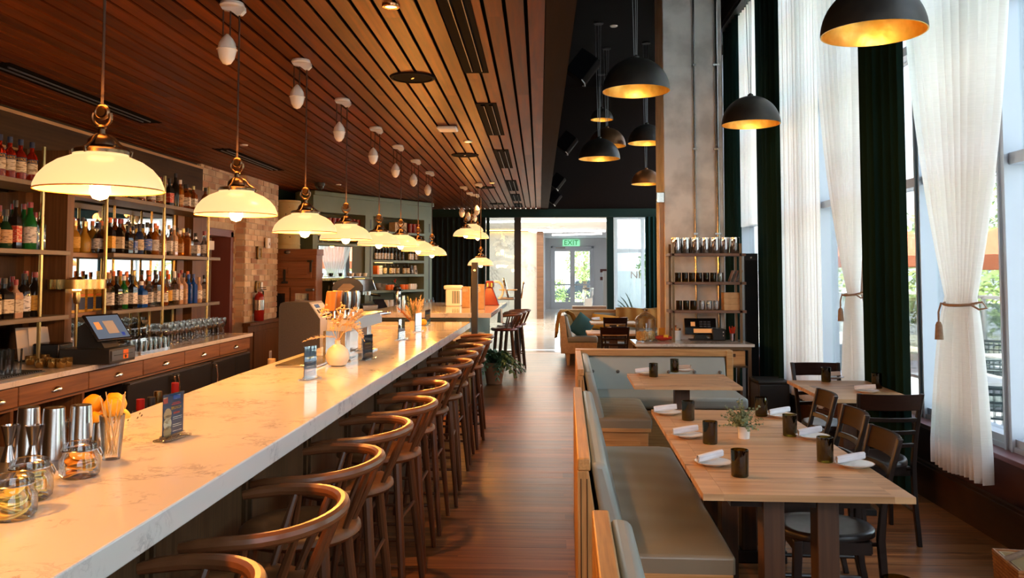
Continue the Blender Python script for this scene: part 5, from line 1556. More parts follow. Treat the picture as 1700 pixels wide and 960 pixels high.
for k, px_ in enumerate((637, 643, 650)):
    t = gthing('milk_jug', 'small white steaming jug before the shelves, %s' % ('left', 'middle', 'with dark handle')[k], 'jug', px_, .25, .981, 'white jugs on the espresso counter')
    MB().lathe([(.034, 0), (.038, .05), (.03, .10), (.032, .12), (.028, .12)], 14).build('jug_body', 'ceramic', t)
    MB().tube([(.034, 0, .10), (.06, 0, .085), (.055, 0, .03), (.036, 0, .02)], .005, 6).build('handle', 'ceramic' if k < 2 else 'black_satin', t)
t = gthing('glass_tray', 'copper tray with small bottles at the right end of the espresso counter', 'tray', 712, .35, .981)
MB().box(-.16, .16, -.1, .1, 0, .015).build('tray', 'copper', t)
for k in range(5):
    MB().lathe([(.022, .015), (.022, .09), (.01, .11), (.01, .14)], 10, (-.12 + .06 * k, 0, 0)).build('vial', 'glass_amber' if k % 2 else 'jar_glass', t)
# espresso machine
P_ = GA + GU * gs(592, .52) + GN * .52
es = thing('espresso_machine', 'chrome and black espresso machine with arched side and cups on top', 'espresso machine', (P_.x, P_.y, .981), R(20))
es.scale = (1.18, 1.18, 1.18)
arch = [(-.34, .0), (-.34, .30), (-.30, .37), (-.18, .42), (-.08, .42), (.0, .38), (.05, .32), (.05, .26), (-.05, .20), (-.09, .12), (-.09, 0)]
MB().prism(arch, -.30, -.26, 'y').build('side_arch', 'black_gloss', es, bevel=.004)
MB().prism([(-.27, .06), (-.27, .28), (-.20, .345), (-.11, .345), (-.06, .31), (-.14, .24), (-.15, .06)], -.305, -.298, 'y').build('side_inlay', 'mdf', es)
MB().prism(arch, .26, .30, 'y').build('side_arch', 'black_gloss', es)
MB().box(-.33, .02, -.26, .26, .02, .37).build('boiler_body', 'steel', es, bevel=.01)
MB().hexa([(-.02, -.28, .24), (.22, -.28, .26), (.22, .28, .26), (-.02, .28, .24), (-.05, -.28, .40), (.17, -.28, .40), (.17, .28, .40), (-.05, .28, .40)]).build('front_hood', 'chrome', es, bevel=.008)
MB().box(.05, .24, -.27, .27, .0, .07).build('drip_tray', 'steel', es, bevel=.004)
MB().box(.055, .235, -.26, .26, .07, .075).build('drip_grate', 'black_satin', es)
for k, y in enumerate((-.14, .12)):
    g_ = MB().lathe([(.035, 0), (.035, .05)], 14, (.13, y, .195)).build('group_head', 'chrome', es)
    MB().cyl((.16, y, .20), (.29, y, .185), .012, n=8).build('portafilter', 'black_gloss', g_)
MB().box(-.30, .16, -.27, .27, .43, .435).build('cup_rail', 'chrome', es)
for k in range(8):
    cpx, cpy = (-.05 + .09 * (k % 3)), -.22 + .12 * (k // 2)
    simple('espresso_cup', 'small cup on top of the espresso machine, %s' % ordinal(k), 'cup', globals().setdefault('ecup', mesh_m(MB().lathe([(.02, 0), (.032, .05), (.029, .05), (.018, .006), (.001, .006)], 12, cap1=False), 'ceramic', 'cup')),
           tuple(Matrix.Translation(es.location) @ Matrix.Rotation(R(20), 4, 'Z') @ Vector(((cpx - .03) * 1.18, cpy * 1.18, .436 * 1.18))), 'cups on the espresso machine')

# ================================================================== on the second counter
ZC = 1.0705
def pth(name, label, cat, px_, py_, rz=0):
    p = at(px_, py_, Z=1.07)
    return thing(name, label, cat, (p.x, p.y, ZC), rz)
t = thing('white_mixer', 'white stand mixer with slotted side on the second counter', 'mixer', (at(755, 490, Y=12.2).x, 12.2, ZC), 0)
MB().box(-.12, .09, -.12, .12, 0, .24).build('body', 'white', t, bevel=.015)
MB().box(-.15, .11, -.12, .12, .24, .30).build('head', 'white', t, bevel=.02)
for k in range(5):
    MB().box(-.02 + .022 * k, -.008 + .022 * k, -.122, -.12, .04, .22).build('slot', 'grey_dark', t)
t = thing('tan_canister', 'tan square canister beside the white mixer', 'box', (at(774, 490, Y=11.6).x, 11.6, ZC), 0)
MB().box(-.055, .055, -.055, .055, 0, .29).build('body', 'kraft', t, bevel=.004)
MB().box(-.045, .03, -.058, -.055, .22, .27).build('paper_label', 'label_cream', t)
t = thing('kraft_box', 'tall orange-lit cardboard box right of the slim post', 'box', (at(797, 490, Y=11.2).x, 11.2, ZC), 0)
MB().box(-.06, .06, -.05, .05, 0, .33).build('body', 'kraft', t, bevel=.003)
MB().box(-.035, .01, -.053, -.05, .22, .30).build('paper_label', 'label_cream', t)
t = thing('meat_slicer', 'dark red flywheel meat slicer with steel wheel on the second counter', 'slicer', (at(818, 500, Y=12.5).x, 12.5, ZC), 0)
MB().hexa([(-.16, -.1, 0), (.10, -.1, 0), (.10, .1, 0), (-.16, .1, 0), (-.10, -.06, .26), (.0, -.06, .26), (.0, .06, .26), (-.10, .06, .26)]).build('pedestal', 'red', t, bevel=.01)
MB().box(-.10, .02, -.08, .08, .26, .36).build('gear_housing', 'red', t, bevel=.02)
MB().lathe([(.03, -.02), (.16, -.015), (.165, 0), (.16, .015), (.03, .02)], 28).xf(Matrix.Translation((.20, .02, .25)) @ Matrix.Rotation(R(75), 4, 'Y')).build('blade_wheel', 'steel', t)
MB().tube([(.06 + .10 * math.cos(a * PI / 10), -.08, .22 + .13 * math.sin(a * PI / 10)) for a in range(-4, 7)], .016, 8).build('guard', 'ceramic', t)
MB().box(.08, .32, -.08, .10, .08, .12).build('carriage', 'steel_dark', t, bevel=.01)
MB().box(.10, .36, -.10, .12, .22, .235).build('meat_table', 'brass', t, bevel=.004)
MB().cyl((.42, 0, .1), (.46, 0, .32), .012, n=8).ball((.46, 0, .33), .02, 8).build('crank', 'chrome', t)
for k in range(2):
    MB().lathe([(.02, 0), (.02, .06)], 10, (-.07 + .06 * k, -.09, .27)).build('brass_knob', 'brass', t)
t = thing('paper_bag', 'folded white paper bag hanging by the end of the second counter', 'bag', (-.735, 12.05, .84), R(20))
MB().hexa([(-.02, -.09, 0), (.02, -.09, 0), (.02, .09, 0), (-.02, .09, 0), (-.01, -.06, .2), (.01, -.06, .2), (.01, .06, .2), (-.01, .06, .2)]).build('bag_body', 'white', t)
# potted fern at the end of the stools
def leaf_bush(t, n, r, h, m, seed, lw=.03, ll=.09, z0=0, droop=.4, name='frond'):
    rr = random.Random(seed)
    for k in range(n):
        a = rr.uniform(0, 6.28)
        el = rr.uniform(.15, 1.35)
        L = r * rr.uniform(.75, 1.1)
        d = Vector((math.cos(a) * math.cos(el), math.sin(a) * math.cos(el), math.sin(el) * h / r))
        b = MB()
        pts = []
        for j in range(7):
            f_ = j / 6
            pts.append(Vector((0, 0, z0)) + d * (L * f_) + Vector((0, 0, -droop * L * f_ ** 2.2)))
        for j in range(1, 7):
            p = pts[j]
            t_ = (pts[j] - pts[j - 1]).normalized()
            s_ = t_.cross(Vector((0, 0, 1)))
            s_ = s_.normalized() if s_.length > .05 else Vector((1, 0, 0))
            up = s_.cross(t_)
            for sgn in (-1, 1):
                q = p + s_ * sgn * ll * (1.1 - .12 * j) + t_ * ll * .5 - up * ll * .25
                mid = (p + q) / 2
                w2 = t_ * lw * .5
                b.add([p, mid + w2 + up * .006, q, mid - w2 + up * .006], [(0, 1, 2, 3)])
        b.tube(pts, .003, 4)
        b.build(name, m, t, raw=True)
t = thing('potted_fern', 'bushy dark leaved plant in a terracotta pot at the end of the stools', 'plant', (-.81, 11.9, 0))
MB().lathe([(.105, 0), (.11, .01), (.15, .26), (.158, .26), (.158, .30), (.145, .30), (.14, .26), (.001, .25)], 28, cap1=False).build('pot', 'terracotta', t)
leaf_bush(t, 80, .44, .40, 'leaf_dark', 4, .06, .09, .27, .5)
# drink station of the lobby and corner plant
t = thing('drink_dispenser', 'clear drink dispenser with paper menu standing in the lobby', 'dispenser', (at(976, 480, Y=19).x, 19.0, 0))
MB().box(-.35, .4, -.2, .25, 0, .80).build('dark_stand', 'walnut', t)
MB().lathe([(.10, .82), (.10, 1.02), (.12, 1.05), (.12, 1.18), (.13, 1.18)], 18).build('glass_tank', 'jar_glass', t)
MB().lathe([(.13, 1.18), (.13, 1.21)], 18).build('lid', 'steel_dark', t)
MB().box(-.08, .08, -.22, -.20, .80, .98).build('menu_card', 'paper', t)
t = thing('corner_palm', 'thin dark leaved palm behind the mustard throw at the glass panel', 'plant', (1.72, 17.0, 0))
MB().lathe([(.12, 0), (.16, .35), (.14, .35)], 18).build('pot', 'black_satin', t)
for k in range(7):
    a = 2.2 + k * .35
    pts = [Vector((0, 0, .35)) + Vector((math.cos(a) * .42 * f_, math.sin(a) * .1 * f_, (.95 - .08 * k) * f_ ** .8 - .15 * f_ ** 3)) for f_ in [j / 8 for j in range(9)]]
    MB().tube(pts, [.008, .014, .018, .02, .018, .015, .012, .008, .003], 4).build('palm_leaf', 'leaf_dark', t)
# ================================================================== banquettes
BR = -.018        # the booths stand a hair askew of the bar
def bxy(x, y):
    """booth frame: x measured from the aisle side, y depth"""
    return x + .018 * y
BZ = .826
def cushion(fn_box, name, m, parent, bevel=.03, seg=3):
    o = fn_box.build(name, m, parent, bevel=bevel, seg=seg)
    return o
def back_run(t, L, end_near=True):
    """low back along local y 0..L: rail on top, wedge panel, leaning cushion; aisle side at x=0"""
    MB().box(0, .052, 0, L, BZ - .05, BZ).build('top_rail', 'oak', t, bevel=.006)
    MB().prism([(.0, .0), (.10, .0), (.10, .40), (.045, BZ - .05), (.0, BZ - .05)], 0, L, 'y').build('back_panel', 'oak_v', t, bevel=.003)
    MB().box(.012, .016, -.002, 0, .05, BZ - .08).box(.036, .04, -.002, 0, .05, BZ - .08).build('end_seam', 'bar_wood', t)
def back_cushion(t, y0, y1, m='leather'):
    MB().hexa([(.115, y0, .44), (.21, y0, .44), (.21, y1, .44), (.115, y1, .44), (.052, y0, BZ - .015), (.115, y0, BZ - .02), (.115, y1, BZ - .02), (.052, y1, BZ - .015)]).build('back_cushion', m, t, bevel=.022, seg=3)
def seat_run(t, y0, y1, depth=.60, x0=.10):
    MB().box(x0, depth - .02, y0 + .005, y1, .0, .36).build('seat_box', 'oak_x', t, bevel=.004)
    MB().box(x0 + .06, depth - .08, y0 - .003, y0 + .005, .06, .30).build('recessed_panel', 'oak_x', t)
    MB().box(x0, depth, y0 - .012, y1, .36, .39).build('seat_board', 'oak_x', t, bevel=.004)
    def top(u, v):
        x = x0 + .02 + (depth + .01 - x0 - .02) * u
        y = y0 - .01 + (y1 - y0 + .01) * v
        e = min(u, 1 - u) * 6
        g = min(v, 1 - v) * 14
        puff = .022 * min(1, e) ** .5 * min(1, g) ** .5
        wr = .0035 * math.sin(v * 37 + 3 * u) * math.sin(9 * v) * min(1, e)
        return (x, y, .458 + puff + wr)
    b = MB().sheet(top, 18, 40)
    W_, D_ = depth + .01, y0 - .01
    n = 19
    # skirt
    ring = [i for i in range(n)] + [n * (j + 1) - 1 for j in range(1, 41)] + [40 * n + i for i in range(n - 2, -1, -1)] + [n * j for j in range(39, 0, -1)]
    base = len(b.v)
    for i in ring:
        b.v.append((b.v[i][0], b.v[i][1], .39))
    k = len(ring)
    for i in range(k):
        b.f.append((ring[i], ring[(i + 1) % k], base + (i + 1) % k, base + i))
    b.build('seat_cushion', 'leather_lamplit', t, ang=60, bevel=.012)

b1 = thing('banquette', 'low oak banquette back with grey green cushion closest to the viewer', 'banquette', (bxy(.045, 2.63) - .0, 1.0, 0), BR)
back_run(b1, 1.66)
back_cushion(b1, .0, 1.64)
b2_ = thing('banquette', 'oak banquette with long grey green seat along the six-place table', 'banquette', (bxy(.038, 3.38), 3.38, 0), BR)
back_run(b2_, 2.07)
back_cushion(b2_, 0.0, 2.05)
seat_run(b2_, .0, 2.05)
X3 = bxy(.075, 6.44)
b3 = thing('banquette', 'oak corner banquette with buttoned far back around the small square table', 'banquette', (X3, 6.44, 0), BR)
back_run(b3, 1.62)
back_cushion(b3, 0, 1.52)
seat_run(b3, 0, 1.0, .55)
W3 = 1.46
MB().box(0, W3, 1.62, 1.70, 0, BZ).build('cross_panel', 'oak_x', b3, bevel=.004)
MB().box(0, W3, 1.56, 1.70, BZ - .05, BZ + .006).box(W3 - .06, W3, 1.55, 1.70, .36, BZ).build('cross_frame', 'oak_x', b3, bevel=.004)
MB().hexa([(.06, 1.50, .44), (W3 - .07, 1.50, .44), (W3 - .07, 1.62, .44), (.06, 1.62, .44), (.06, 1.565, BZ - .055), (W3 - .07, 1.565, BZ - .055), (W3 - .07, 1.625, BZ - .055), (.06, 1.625, BZ - .055)]).build('cross_back_cushion', 'leather', b3, bevel=.015)
for k in range(6):
    MB().ball((.16 + k * .235, 1.524, .635), .017, 10, sy=.6).build('button', 'grey_panel', b3)
MB().box(.55, W3, 1.0, 1.62, 0, .36).build('cross_seat_box', 'oak_x', b3)
MB().box(.10, W3 + .02, .985, 1.56, .375, .475).build('cross_seat_cushion', 'leather', b3, bevel=.03, seg=3)
# far banquette with throws
X4, Y4 = .15, 14.2
b4 = thing('banquette', 'far oak banquette with legs carrying the mustard throw', 'banquette', (X4, Y4, 0), 0)
MB().prism([(0, .20), (.60, .20), (.60, .38), (.12, .38), (.06, .83), (.0, .83), (-.03, .76), (0, .45)], 0, .05, 'y').build('end_panel', 'oak', b4, bevel=.004)
MB().box(0, .10, .05, 2.0, .20, .80).build('back_panel', 'oak', b4)
MB().hexa([(.12, .03, .46), (.2, .03, .46), (.2, 1.95, .46), (.12, 1.95, .46), (.06, .03, .82), (.11, .03, .82), (.11, 1.95, .82), (.06, 1.95, .82)]).build('back_cushion', 'leather', b4, bevel=.02)
MB().box(.10, .62, .02, 1.9, .38, .48).build('seat_cushion', 'leather_lamplit', b4, bevel=.03, seg=3)
MB().box(.10, .58, .05, 1.9, .20, .38).build('seat_box', 'oak', b4)
for (x, y) in ((.12, .06), (.5, .06), (.12, 1.8), (.5, 1.8)):
    MB().hexa([(x - .02, y - .02, 0), (x + .02, y - .02, 0), (x + .02, y + .02, 0), (x - .02, y + .02, 0), (x - .035, y - .035, .20), (x + .035, y - .035, .20), (x + .035, y + .035, .20), (x - .035, y + .035, .20)]).build('leg', 'oak_v', b4)
MB().box(.10, 2.3, 1.95, 2.05, .0, .82).build('cross_back_panel', 'oak_x', b4)
MB().box(.64, 2.2, 1.86, 1.95, .46, .79).build('cross_back_cushion', 'leather', b4, bevel=.02)
MB().box(.63, 2.2, 1.40, 1.88, .38, .48).build('cross_seat_cushion', 'leather_lamplit', b4, bevel=.03)
MB().box(0, 2.3, 1.93, 2.06, .82, .85).build('top_rail', 'oak_x', b4, bevel=.005)
def drape(t, name, m, pts, w0, w1, seed=0, amp=.012):
    """cloth strip laid along a line of points (x, z), spread in y"""
    rr = random.Random(seed)
    ph = rr.uniform(0, 6)
    n = len(pts) - 1
    def fn(u, v):
        f_ = v * n
        i = min(int(f_), n - 1)
        a = f_ - i
        x = pts[i][0] * (1 - a) + pts[i + 1][0] * a
        z = pts[i][1] * (1 - a) + pts[i + 1][1] * a
        y = w0 + (w1 - w0) * u + .03 * math.sin(v * 4 + ph)
        k = amp * math.sin(u * 26 + ph + v * 1.5)
        return (x + k, y, z + abs(k) * .6)
    return MB().sheet(fn, 40, 24).build(name, m, t, ang=80)
t = thing('mustard_throw', 'mustard throw draped over the end of the far banquette', 'throw', (X4, Y4, 0))
def throw_fn(u, v):
    P_ = [(-.085, .48), (-.07, .66), (-.025, .85), (.08, .875), (.18, .82), (.26, .66), (.36, .53), (.54, .50)]
    f_ = v * 7
    i = min(int(f_), 6)
    a = f_ - i
    x = P_[i][0] * (1 - a) + P_[i + 1][0] * a
    z = P_[i][1] * (1 - a) + P_[i + 1][1] * a
    y = .0 + .85 * u + .65 * max(0, v - .35) + .04 * math.sin(v * 5)
    k = .020 * math.sin(u * 30 + 2.5 * v) + .012 * math.sin(u * 13 + 1)
    if v < .2: z += .10 * (.2 - v) * 5 * math.sin(u * 5)
    return (x + k + .012, y, z + .02 + k * .7)
MB().sheet(throw_fn, 70, 28).build('throw_cloth', 'throw_yellow', t, ang=80)
t = thing('brown_throw', 'brown throw spread over the rear back of the far banquette', 'throw', (X4, Y4, 0))
MB().sheet(lambda u, v: (1.05 + 1.1 * u, 1.82 + .02 * math.sin(u * 30) - .05 * math.sin(PI * v), .52 + .36 * v + .012 * math.sin(u * 9)), 40, 8).sheet(lambda u, v: (1.05 + 1.1 * u, 1.82 + .26 * v, .88 + .012 * math.sin(u * 9)), 40, 3).build('throw_cloth', 'throw_brown', t, ang=80)
def pillow(label, loc, rot, size, m):
    t = thing('cushion', label, 'cushion', loc)
    b = MB()
    N_ = 12
    for side in (1, -1):
        b.sheet(lambda u, v: ((u - .5) * size[0], side * size[1] * (math.sin(PI * u) * math.sin(PI * v)) ** .45, (v - .5) * size[2]), N_, N_)
    b.xf(Matrix.Rotation(rot[2], 4, 'Z') @ Matrix.Rotation(rot[1], 4, 'Y') @ Matrix.Rotation(rot[0], 4, 'X')).build('cushion_cover', m, t, ang=70)
pillow('dark teal cushion leaning on the mustard throw', (X4 + .36, Y4 + .28, .64), (R(18), R(32), R(40)), (.40, .07, .36), 'pillow_teal')
pillow('orange cushion against the rear back of the far banquette', (X4 + .85, Y4 + 1.76, .62), (R(-15), R(6), 0), (.50, .07, .28), 'pillow_orange')

# ================================================================== tables
def table(label, x, y, W_, L, name='dining_table', planks=None, rz=BR, legs='trestle', z=.75):
    """x,y = near left corner of the top"""
    t = thing(name, label, 'table', (x, y, 0), rz)
    n = planks or 6
    for k in range(n):
        MB().box(.075, W_ - .075, k * L / n + .0006, (k + 1) * L / n - .0006, z - .024, z).build('top_board', 'table_wood', t, False)
    for a in (0, W_ - .075):
        MB().box(a, a + .0742, 0, L, z - .024, z).build('breadboard_end', 'table_wood', t, False)
    if legs == 'trestle':
        for yy in ([.16, L - .16] if L > 1.0 else [L / 2]):
            MB().box(W_ / 2 - .14, W_ / 2 - .06, yy - .05, yy + .05, .07, z - .024).build('leg_post', 'table_leg', t, bevel=.004)
            MB().box(W_ / 2 + .06, W_ / 2 + .14, yy - .05, yy + .05, .07, z - .024).build('leg_post', 'table_leg', t, bevel=.004)
            MB().box(.17, W_ - .08, yy - .045, yy + .045, 0, .07).build('foot_bar', 'dark_chair', t, bevel=.006)
            MB().box(.12, W_ - .12, yy - .04, yy + .04, z - .075, z - .024).build('top_bar', 'dark_chair', t)
    else:
        MB().box(W_ / 2 - .055, W_ / 2 + .055, L / 2 - .055, L / 2 + .055, .03, z - .024).build('pedestal', 'table_leg', t, bevel=.004)
        MB().box(.19, W_ - .12, L / 2 - .04, L / 2 + .04, 0, .035).box(W_ / 2 - .04, W_ / 2 + .04, .08, L - .08, .0, .034).build('cross_foot', 'black_satin', t)
    return t
tA = table('large oak table set for four nearest the viewer on the booth side', .551, 3.157, .757, 1.20, planks=6)
tB = table('shorter oak table pushed against the large one, with the potted sprig', .573, 4.362, .757, .70, planks=4, legs='trestle')
tC = table('small square oak table in the corner banquette', .585, 6.08, .76, .74, planks=4, legs='pedestal')
for k, px_ in enumerate((0, 1)):
    pass
wnl, wnr, wfl = at(1371, 663, Z=.75), at(1480, 663, Z=.75), at(1309, 631, Z=.75)
tD = table('square oak table by the window between two dark chairs', wnl.x, wnl.y, .58, .95, planks=5, rz=R(-1), legs='pedestal')
tN = table('oak table at the bottom edge of the view with one brown tumbler', .45, .9, .76, 1.25, planks=5, legs='trestle')
# far tables
tE = table('far oak table behind the snack jar console', .47, 11.2, .72, .66, planks=3, rz=0, legs='pedestal')
tF = table('farthest oak table next to the mustard throw', .62, 13.45, .74, .66, planks=3, rz=0, legs='pedestal')

# ---- place settings
tumbler_me = mesh_m(MB().lathe([(.031, 0), (.034, .004), (.035, .10), (.0348, .105), (.0325, .105), (.032, .012), (.001, .01)], 24, cap1=False), 'tumbler_glass', 'tumbler')
def tumbler(label, px_, py_, z=.75, group='brown glass tumblers', **kw):
    p = at(px_, py_, Z=z)
    return simple('brown_tumbler', label, 'tumbler', tumbler_me, (p.x, p.y, z + .0005), group)
plate_me = mesh_m(MB().lathe([(.045, 0), (.05, .004), (.055, .006), (.079, .014), (.081, .0165), (.075, .0155), (.052, .009), (.001, .008)], 32, cap1=False), 'plate_china', 'side_plate')
rim_me = mesh_m(MB().lathe([(.0765, .0157), (.0805, .0168)], 32, cap0=False, cap1=False), 'plate_trim', 'rim')
def napkin_mesh(m):
    b = MB()
    n, N_ = 44, 10
    # rolled cloth: spiral section swept along x
    sec = []
    for k in range(n + 1):
        a = 2 * PI * 2.4 * k / n
        r_ = .006 + .0165 * k / n
        sec.append((r_ * math.cos(a), r_ * math.sin(a)))
    tail = [(sec[-1][0] + .004, sec[-1][1] - .01), (sec[-1][0] + .028, -.0205), (sec[-1][0] + .055, -.0215)]
    sec2 = sec + tail
    M_ = len(sec2)
    for j in range(N_ + 1):
        f_ = j / N_
        x = -.085 + .17 * f_
        sc_ = .88 + .2 * math.sin(PI * f_) ** .5 * .6
        for (a, c) in sec2:
            b.v.append((x + .004 * math.sin(a * 90), a * sc_, c * sc_ + .0215))
    for j in range(N_):
        for k in range(M_ - 1):
            q = j * M_ + k
            b.f.append((q, q + 1, q + M_ + 1, q + M_))
    me = bpy.data.meshes.new('napkin_roll')
    me.from_pydata(b.v, [], b.f)
    me.transform(Matrix.Diagonal((.80, .82, .82, 1)))
    me.polygons.foreach_set('use_smooth', [True] * len(me.polygons))
    me.materials.append(MAT[m])
    return me
nap_w, nap_t = napkin_mesh('napkin'), napkin_mesh('napkin_tan')
def setting(where, px_, py_, rz, z=.75, tan=False, s=1.0):
    p = at(px_, py_, Z=z)
    t = thing('side_plate', 'cream side plate with painted rim ' + where, 'plate', (p.x, p.y, z + .0005), 0, 'side plates with napkins')
    o = bpy.data.objects.new('dish', plate_me); col.objects.link(o); o.parent = t
    o = bpy.data.objects.new('painted_rim', rim_me); col.objects.link(o); o.parent = t
    q = simple('napkin_roll', ('tan' if tan else 'white') + ' rolled napkin on the plate ' + where, 'napkin', nap_t if tan else nap_w, (p.x - .008, p.y + .012, z + .0165), 'rolled napkins', rz)
    q.rotation_euler = (0, R(-5), rz)
rA = R(28)
setting('at the near bench place of the large table', 1184, 772, R(32))
setting('at the far bench place of the large table', 1142, 726, R(18))
setting('at the bench side of the shorter table', 1108, 688, R(10))
setting('at the near chair place of the large table', 1418, 775, R(18))
setting('at the far chair place of the large table', 1349, 728, R(22))
setting('at the chair side of the shorter table', 1298, 693, R(22))
setting('at the left of the small corner table', 1071, 622, R(8))
setting('at the right of the small corner table', 1135, 617, R(-22), tan=True)
setting('at the far side of the window table', 1383, 629, R(-8), tan=True)
setting('on the far table behind the snack jar console', 1008, 550, R(5), tan=True)
setting('on the farthest table next to the mustard throw', 990, 532, R(8))
setting('at the right of the farthest table', 1036, 532, R(-10), tan=True)
setting('at the near side of the window table', 1440, 652, R(-8), tan=True)
tumbler('brown tumbler by the near bench place of the large table', 1228.5, 791)
tumbler('brown tumbler by the far bench place of the large table', 1179, 737)
tumbler('brown tumbler by the bench side of the shorter table', 1142.5, 698)
tumbler('brown tumbler by the near chair place of the large table', 1370, 767)
tumbler('brown tumbler by the far chair place of the large table', 1311.5, 724)
tumbler('brown tumbler behind the potted sprig', 1264, 691)
tumbler('brown tumbler at the left of the small corner table', 1085, 626)
tumbler('brown tumbler at the right of the small corner table', 1120, 618)
tumbler('brown tumbler at the far side of the window table', 1371.5, 634)
tumbler('brown tumbler at the near side of the window table', 1456, 645)
p = at(1490, 962, Z=.855)
simple('brown_tumbler', 'brown tumbler cut off by the bottom edge of the view', 'tumbler', tumbler_me, (p.x, p.y, .7505), 'brown glass tumblers')
# potted sprig
p = at(1235, 728, Z=.75)
t = thing('potted_sprig', 'little potted eucalyptus sprig on the set table', 'plant', (p.x, p.y, .7505))
MB().lathe([(.027, 0), (.030, .058), (.027, .058), (.025, .045), (.001, .045)], 24, cap1=False).build('pot', 'ceramic', t)
rr = random.Random(11)
for k in range(60):
    a = rr.uniform(0, 6.28)
    el = rr.uniform(.2, 1.5)
    L = rr.uniform(.085, .155)
    d = Vector((math.cos(a) * math.cos(el), math.sin(a) * math.cos(el), math.sin(el)))
    b = MB()
    pts = [Vector((0, 0, .05)) + d * (L * j / 7) + Vector((0, 0, -.02 * (j / 7) ** 2)) for j in range(8)]
    b.tube(pts, .0009, 4)
    for j in range(2, 8):
        for s_ in (-1, 1):
            q = Vector((rr.uniform(-1, 1), rr.uniform(-1, 1), rr.uniform(-.5, 1))).normalized()
            c = pts[j] + q * .014
            u_ = q.cross(d)
            u_ = u_.normalized() * .0062 if u_.length > .05 else Vector((.004, 0, 0))
            b.add([pts[j], (pts[j] + c) / 2 + u_, c, (pts[j] + c) / 2 - u_], [(0, 1, 2, 3)])
    b.build('sprig', 'leaf_sage', t, raw=True)

# ================================================================== dark wooden chairs
def make_chair():
    """seat centre at the origin, back towards +y"""
    t = thing('dining_chair', 'x', 'chair')
    W_ = .205
    def seat(u, v):
        pass
    # rounded saddle seat
    ol = []
    for k in range(36):
        a = 2 * PI * k / 36
        c, s_ = math.cos(a), math.sin(a)
        x = .215 * (abs(c) ** .75) * (1 if c > 0 else -1)
        y = .205 * (abs(s_) ** .75) * (1 if s_ > 0 else -1)
        if y > 0: x *= 1 - .18 * y / .2
        ol.append((x, y))
    b = MB()
    rings = [(.90, .425), (1.0, .432), (1.0, .452), (.97, .460), (.80, .457), (.5, .450), (.02, .448)]
    for f_, z in rings:
        for x, y in ol: b.v.append((x * f_, y * f_, z))
    n = 36
    for i in range(len(rings) - 1):
        for k in range(n):
            b.f.append((i * n + k, i * n + (k + 1) % n, (i + 1) * n + (k + 1) % n, (i + 1) * n + k))
    b.f.append(tuple(reversed(range(n))))
    b.f.append(tuple((len(rings) - 1) * n + k for k in range(n)))
    b.build('seat', 'dark_chair', t, ang=60)
    MB().box(-.17, .17, -.16, -.14, .375, .425).box(-.16, .16, .14, .16, .375, .425).box(-.18, -.16, -.15, .15, .375, .425).box(.16, .18, -.15, .15, .375, .425).build('apron', 'dark_chair', t)
    for s_ in (-1, 1):
        MB().hexa([(s_ * .185 - .014, -.185, 0), (s_ * .185 + .014, -.185, 0), (s_ * .185 + .014, -.157, 0), (s_ * .185 - .014, -.157, 0),
                   (s_ * .17 - .02, -.17, .43), (s_ * .17 + .02, -.17, .43), (s_ * .17 + .02, -.13, .43), (s_ * .17 - .02, -.13, .43)]).build('leg', 'dark_chair', t, bevel=.004)
        # rear leg continuing up into the back post
        pr_ = [(.235, 0), (.185, .25), (.172, .44), (.19, .62), (.255, .865), (.278, .865), (.215, .62), (.205, .44), (.215, .25), (.262, 0)]
        x0 = s_ * .178
        b = MB().prism(pr_, x0 - .016, x0 + .016, 'x')
        b.v = [(x + s_ * .03 * max(0, (z - .44) / .42), y, z) for x, y, z in b.v]
        b.build('back_post', 'dark_chair', t, bevel=.004)
        MB().cyl((s_ * .183, -.165, .18), (s_ * .180, .215, .18), .010, n=8).build('stretcher', 'dark_chair', t)
    def slat(z0, z1, yb, m='dark_chair', name='back_slat'):
        b = MB()
        N_ = 12
        for j in range(N_ + 1):
            u = -1 + 2 * j / N_
            zz = (z0 + z1) / 2
            half = .19 + .03 * max(0, (zz - .44) / .42)
            x = u * half
            for (z, dy_) in ((z0, -.008), (z1, -.008 + (z1 - z0) * .28), (z1, .010 + (z1 - z0) * .28), (z0, .010)):
                b.v.append((x, yb + .035 * (1 - u * u) + dy_, z))
        for j in range(N_):
            for k in range(4):
                q, l = j * 4 + k, j * 4 + (k + 1) % 4
                b.f.append((q, l, l + 4, q + 4))
        b.f += [(0, 1, 2, 3), (N_ * 4 + 3, N_ * 4 + 2, N_ * 4 + 1, N_ * 4)]
        return b.build(name, m, t, bevel=.003)
    slat(.768, .862, .238, 'dark_chair_red', 'top_rail')
    slat(.70, .725, .218)
    slat(.625, .65, .20)
    slat(.55, .575, .188)
    MB().tube([(-.17, .19, .42), (-.12, .10, .40), (0, .03, .39), (.12, .10, .40), (.17, .19, .42)], .009, 8).build('seat_brace', 'dark_chair', t)
    for o in t.children:
        for v in o.data.vertices: v.co.x *= .84
    return t
ch = make_chair()
spots = []
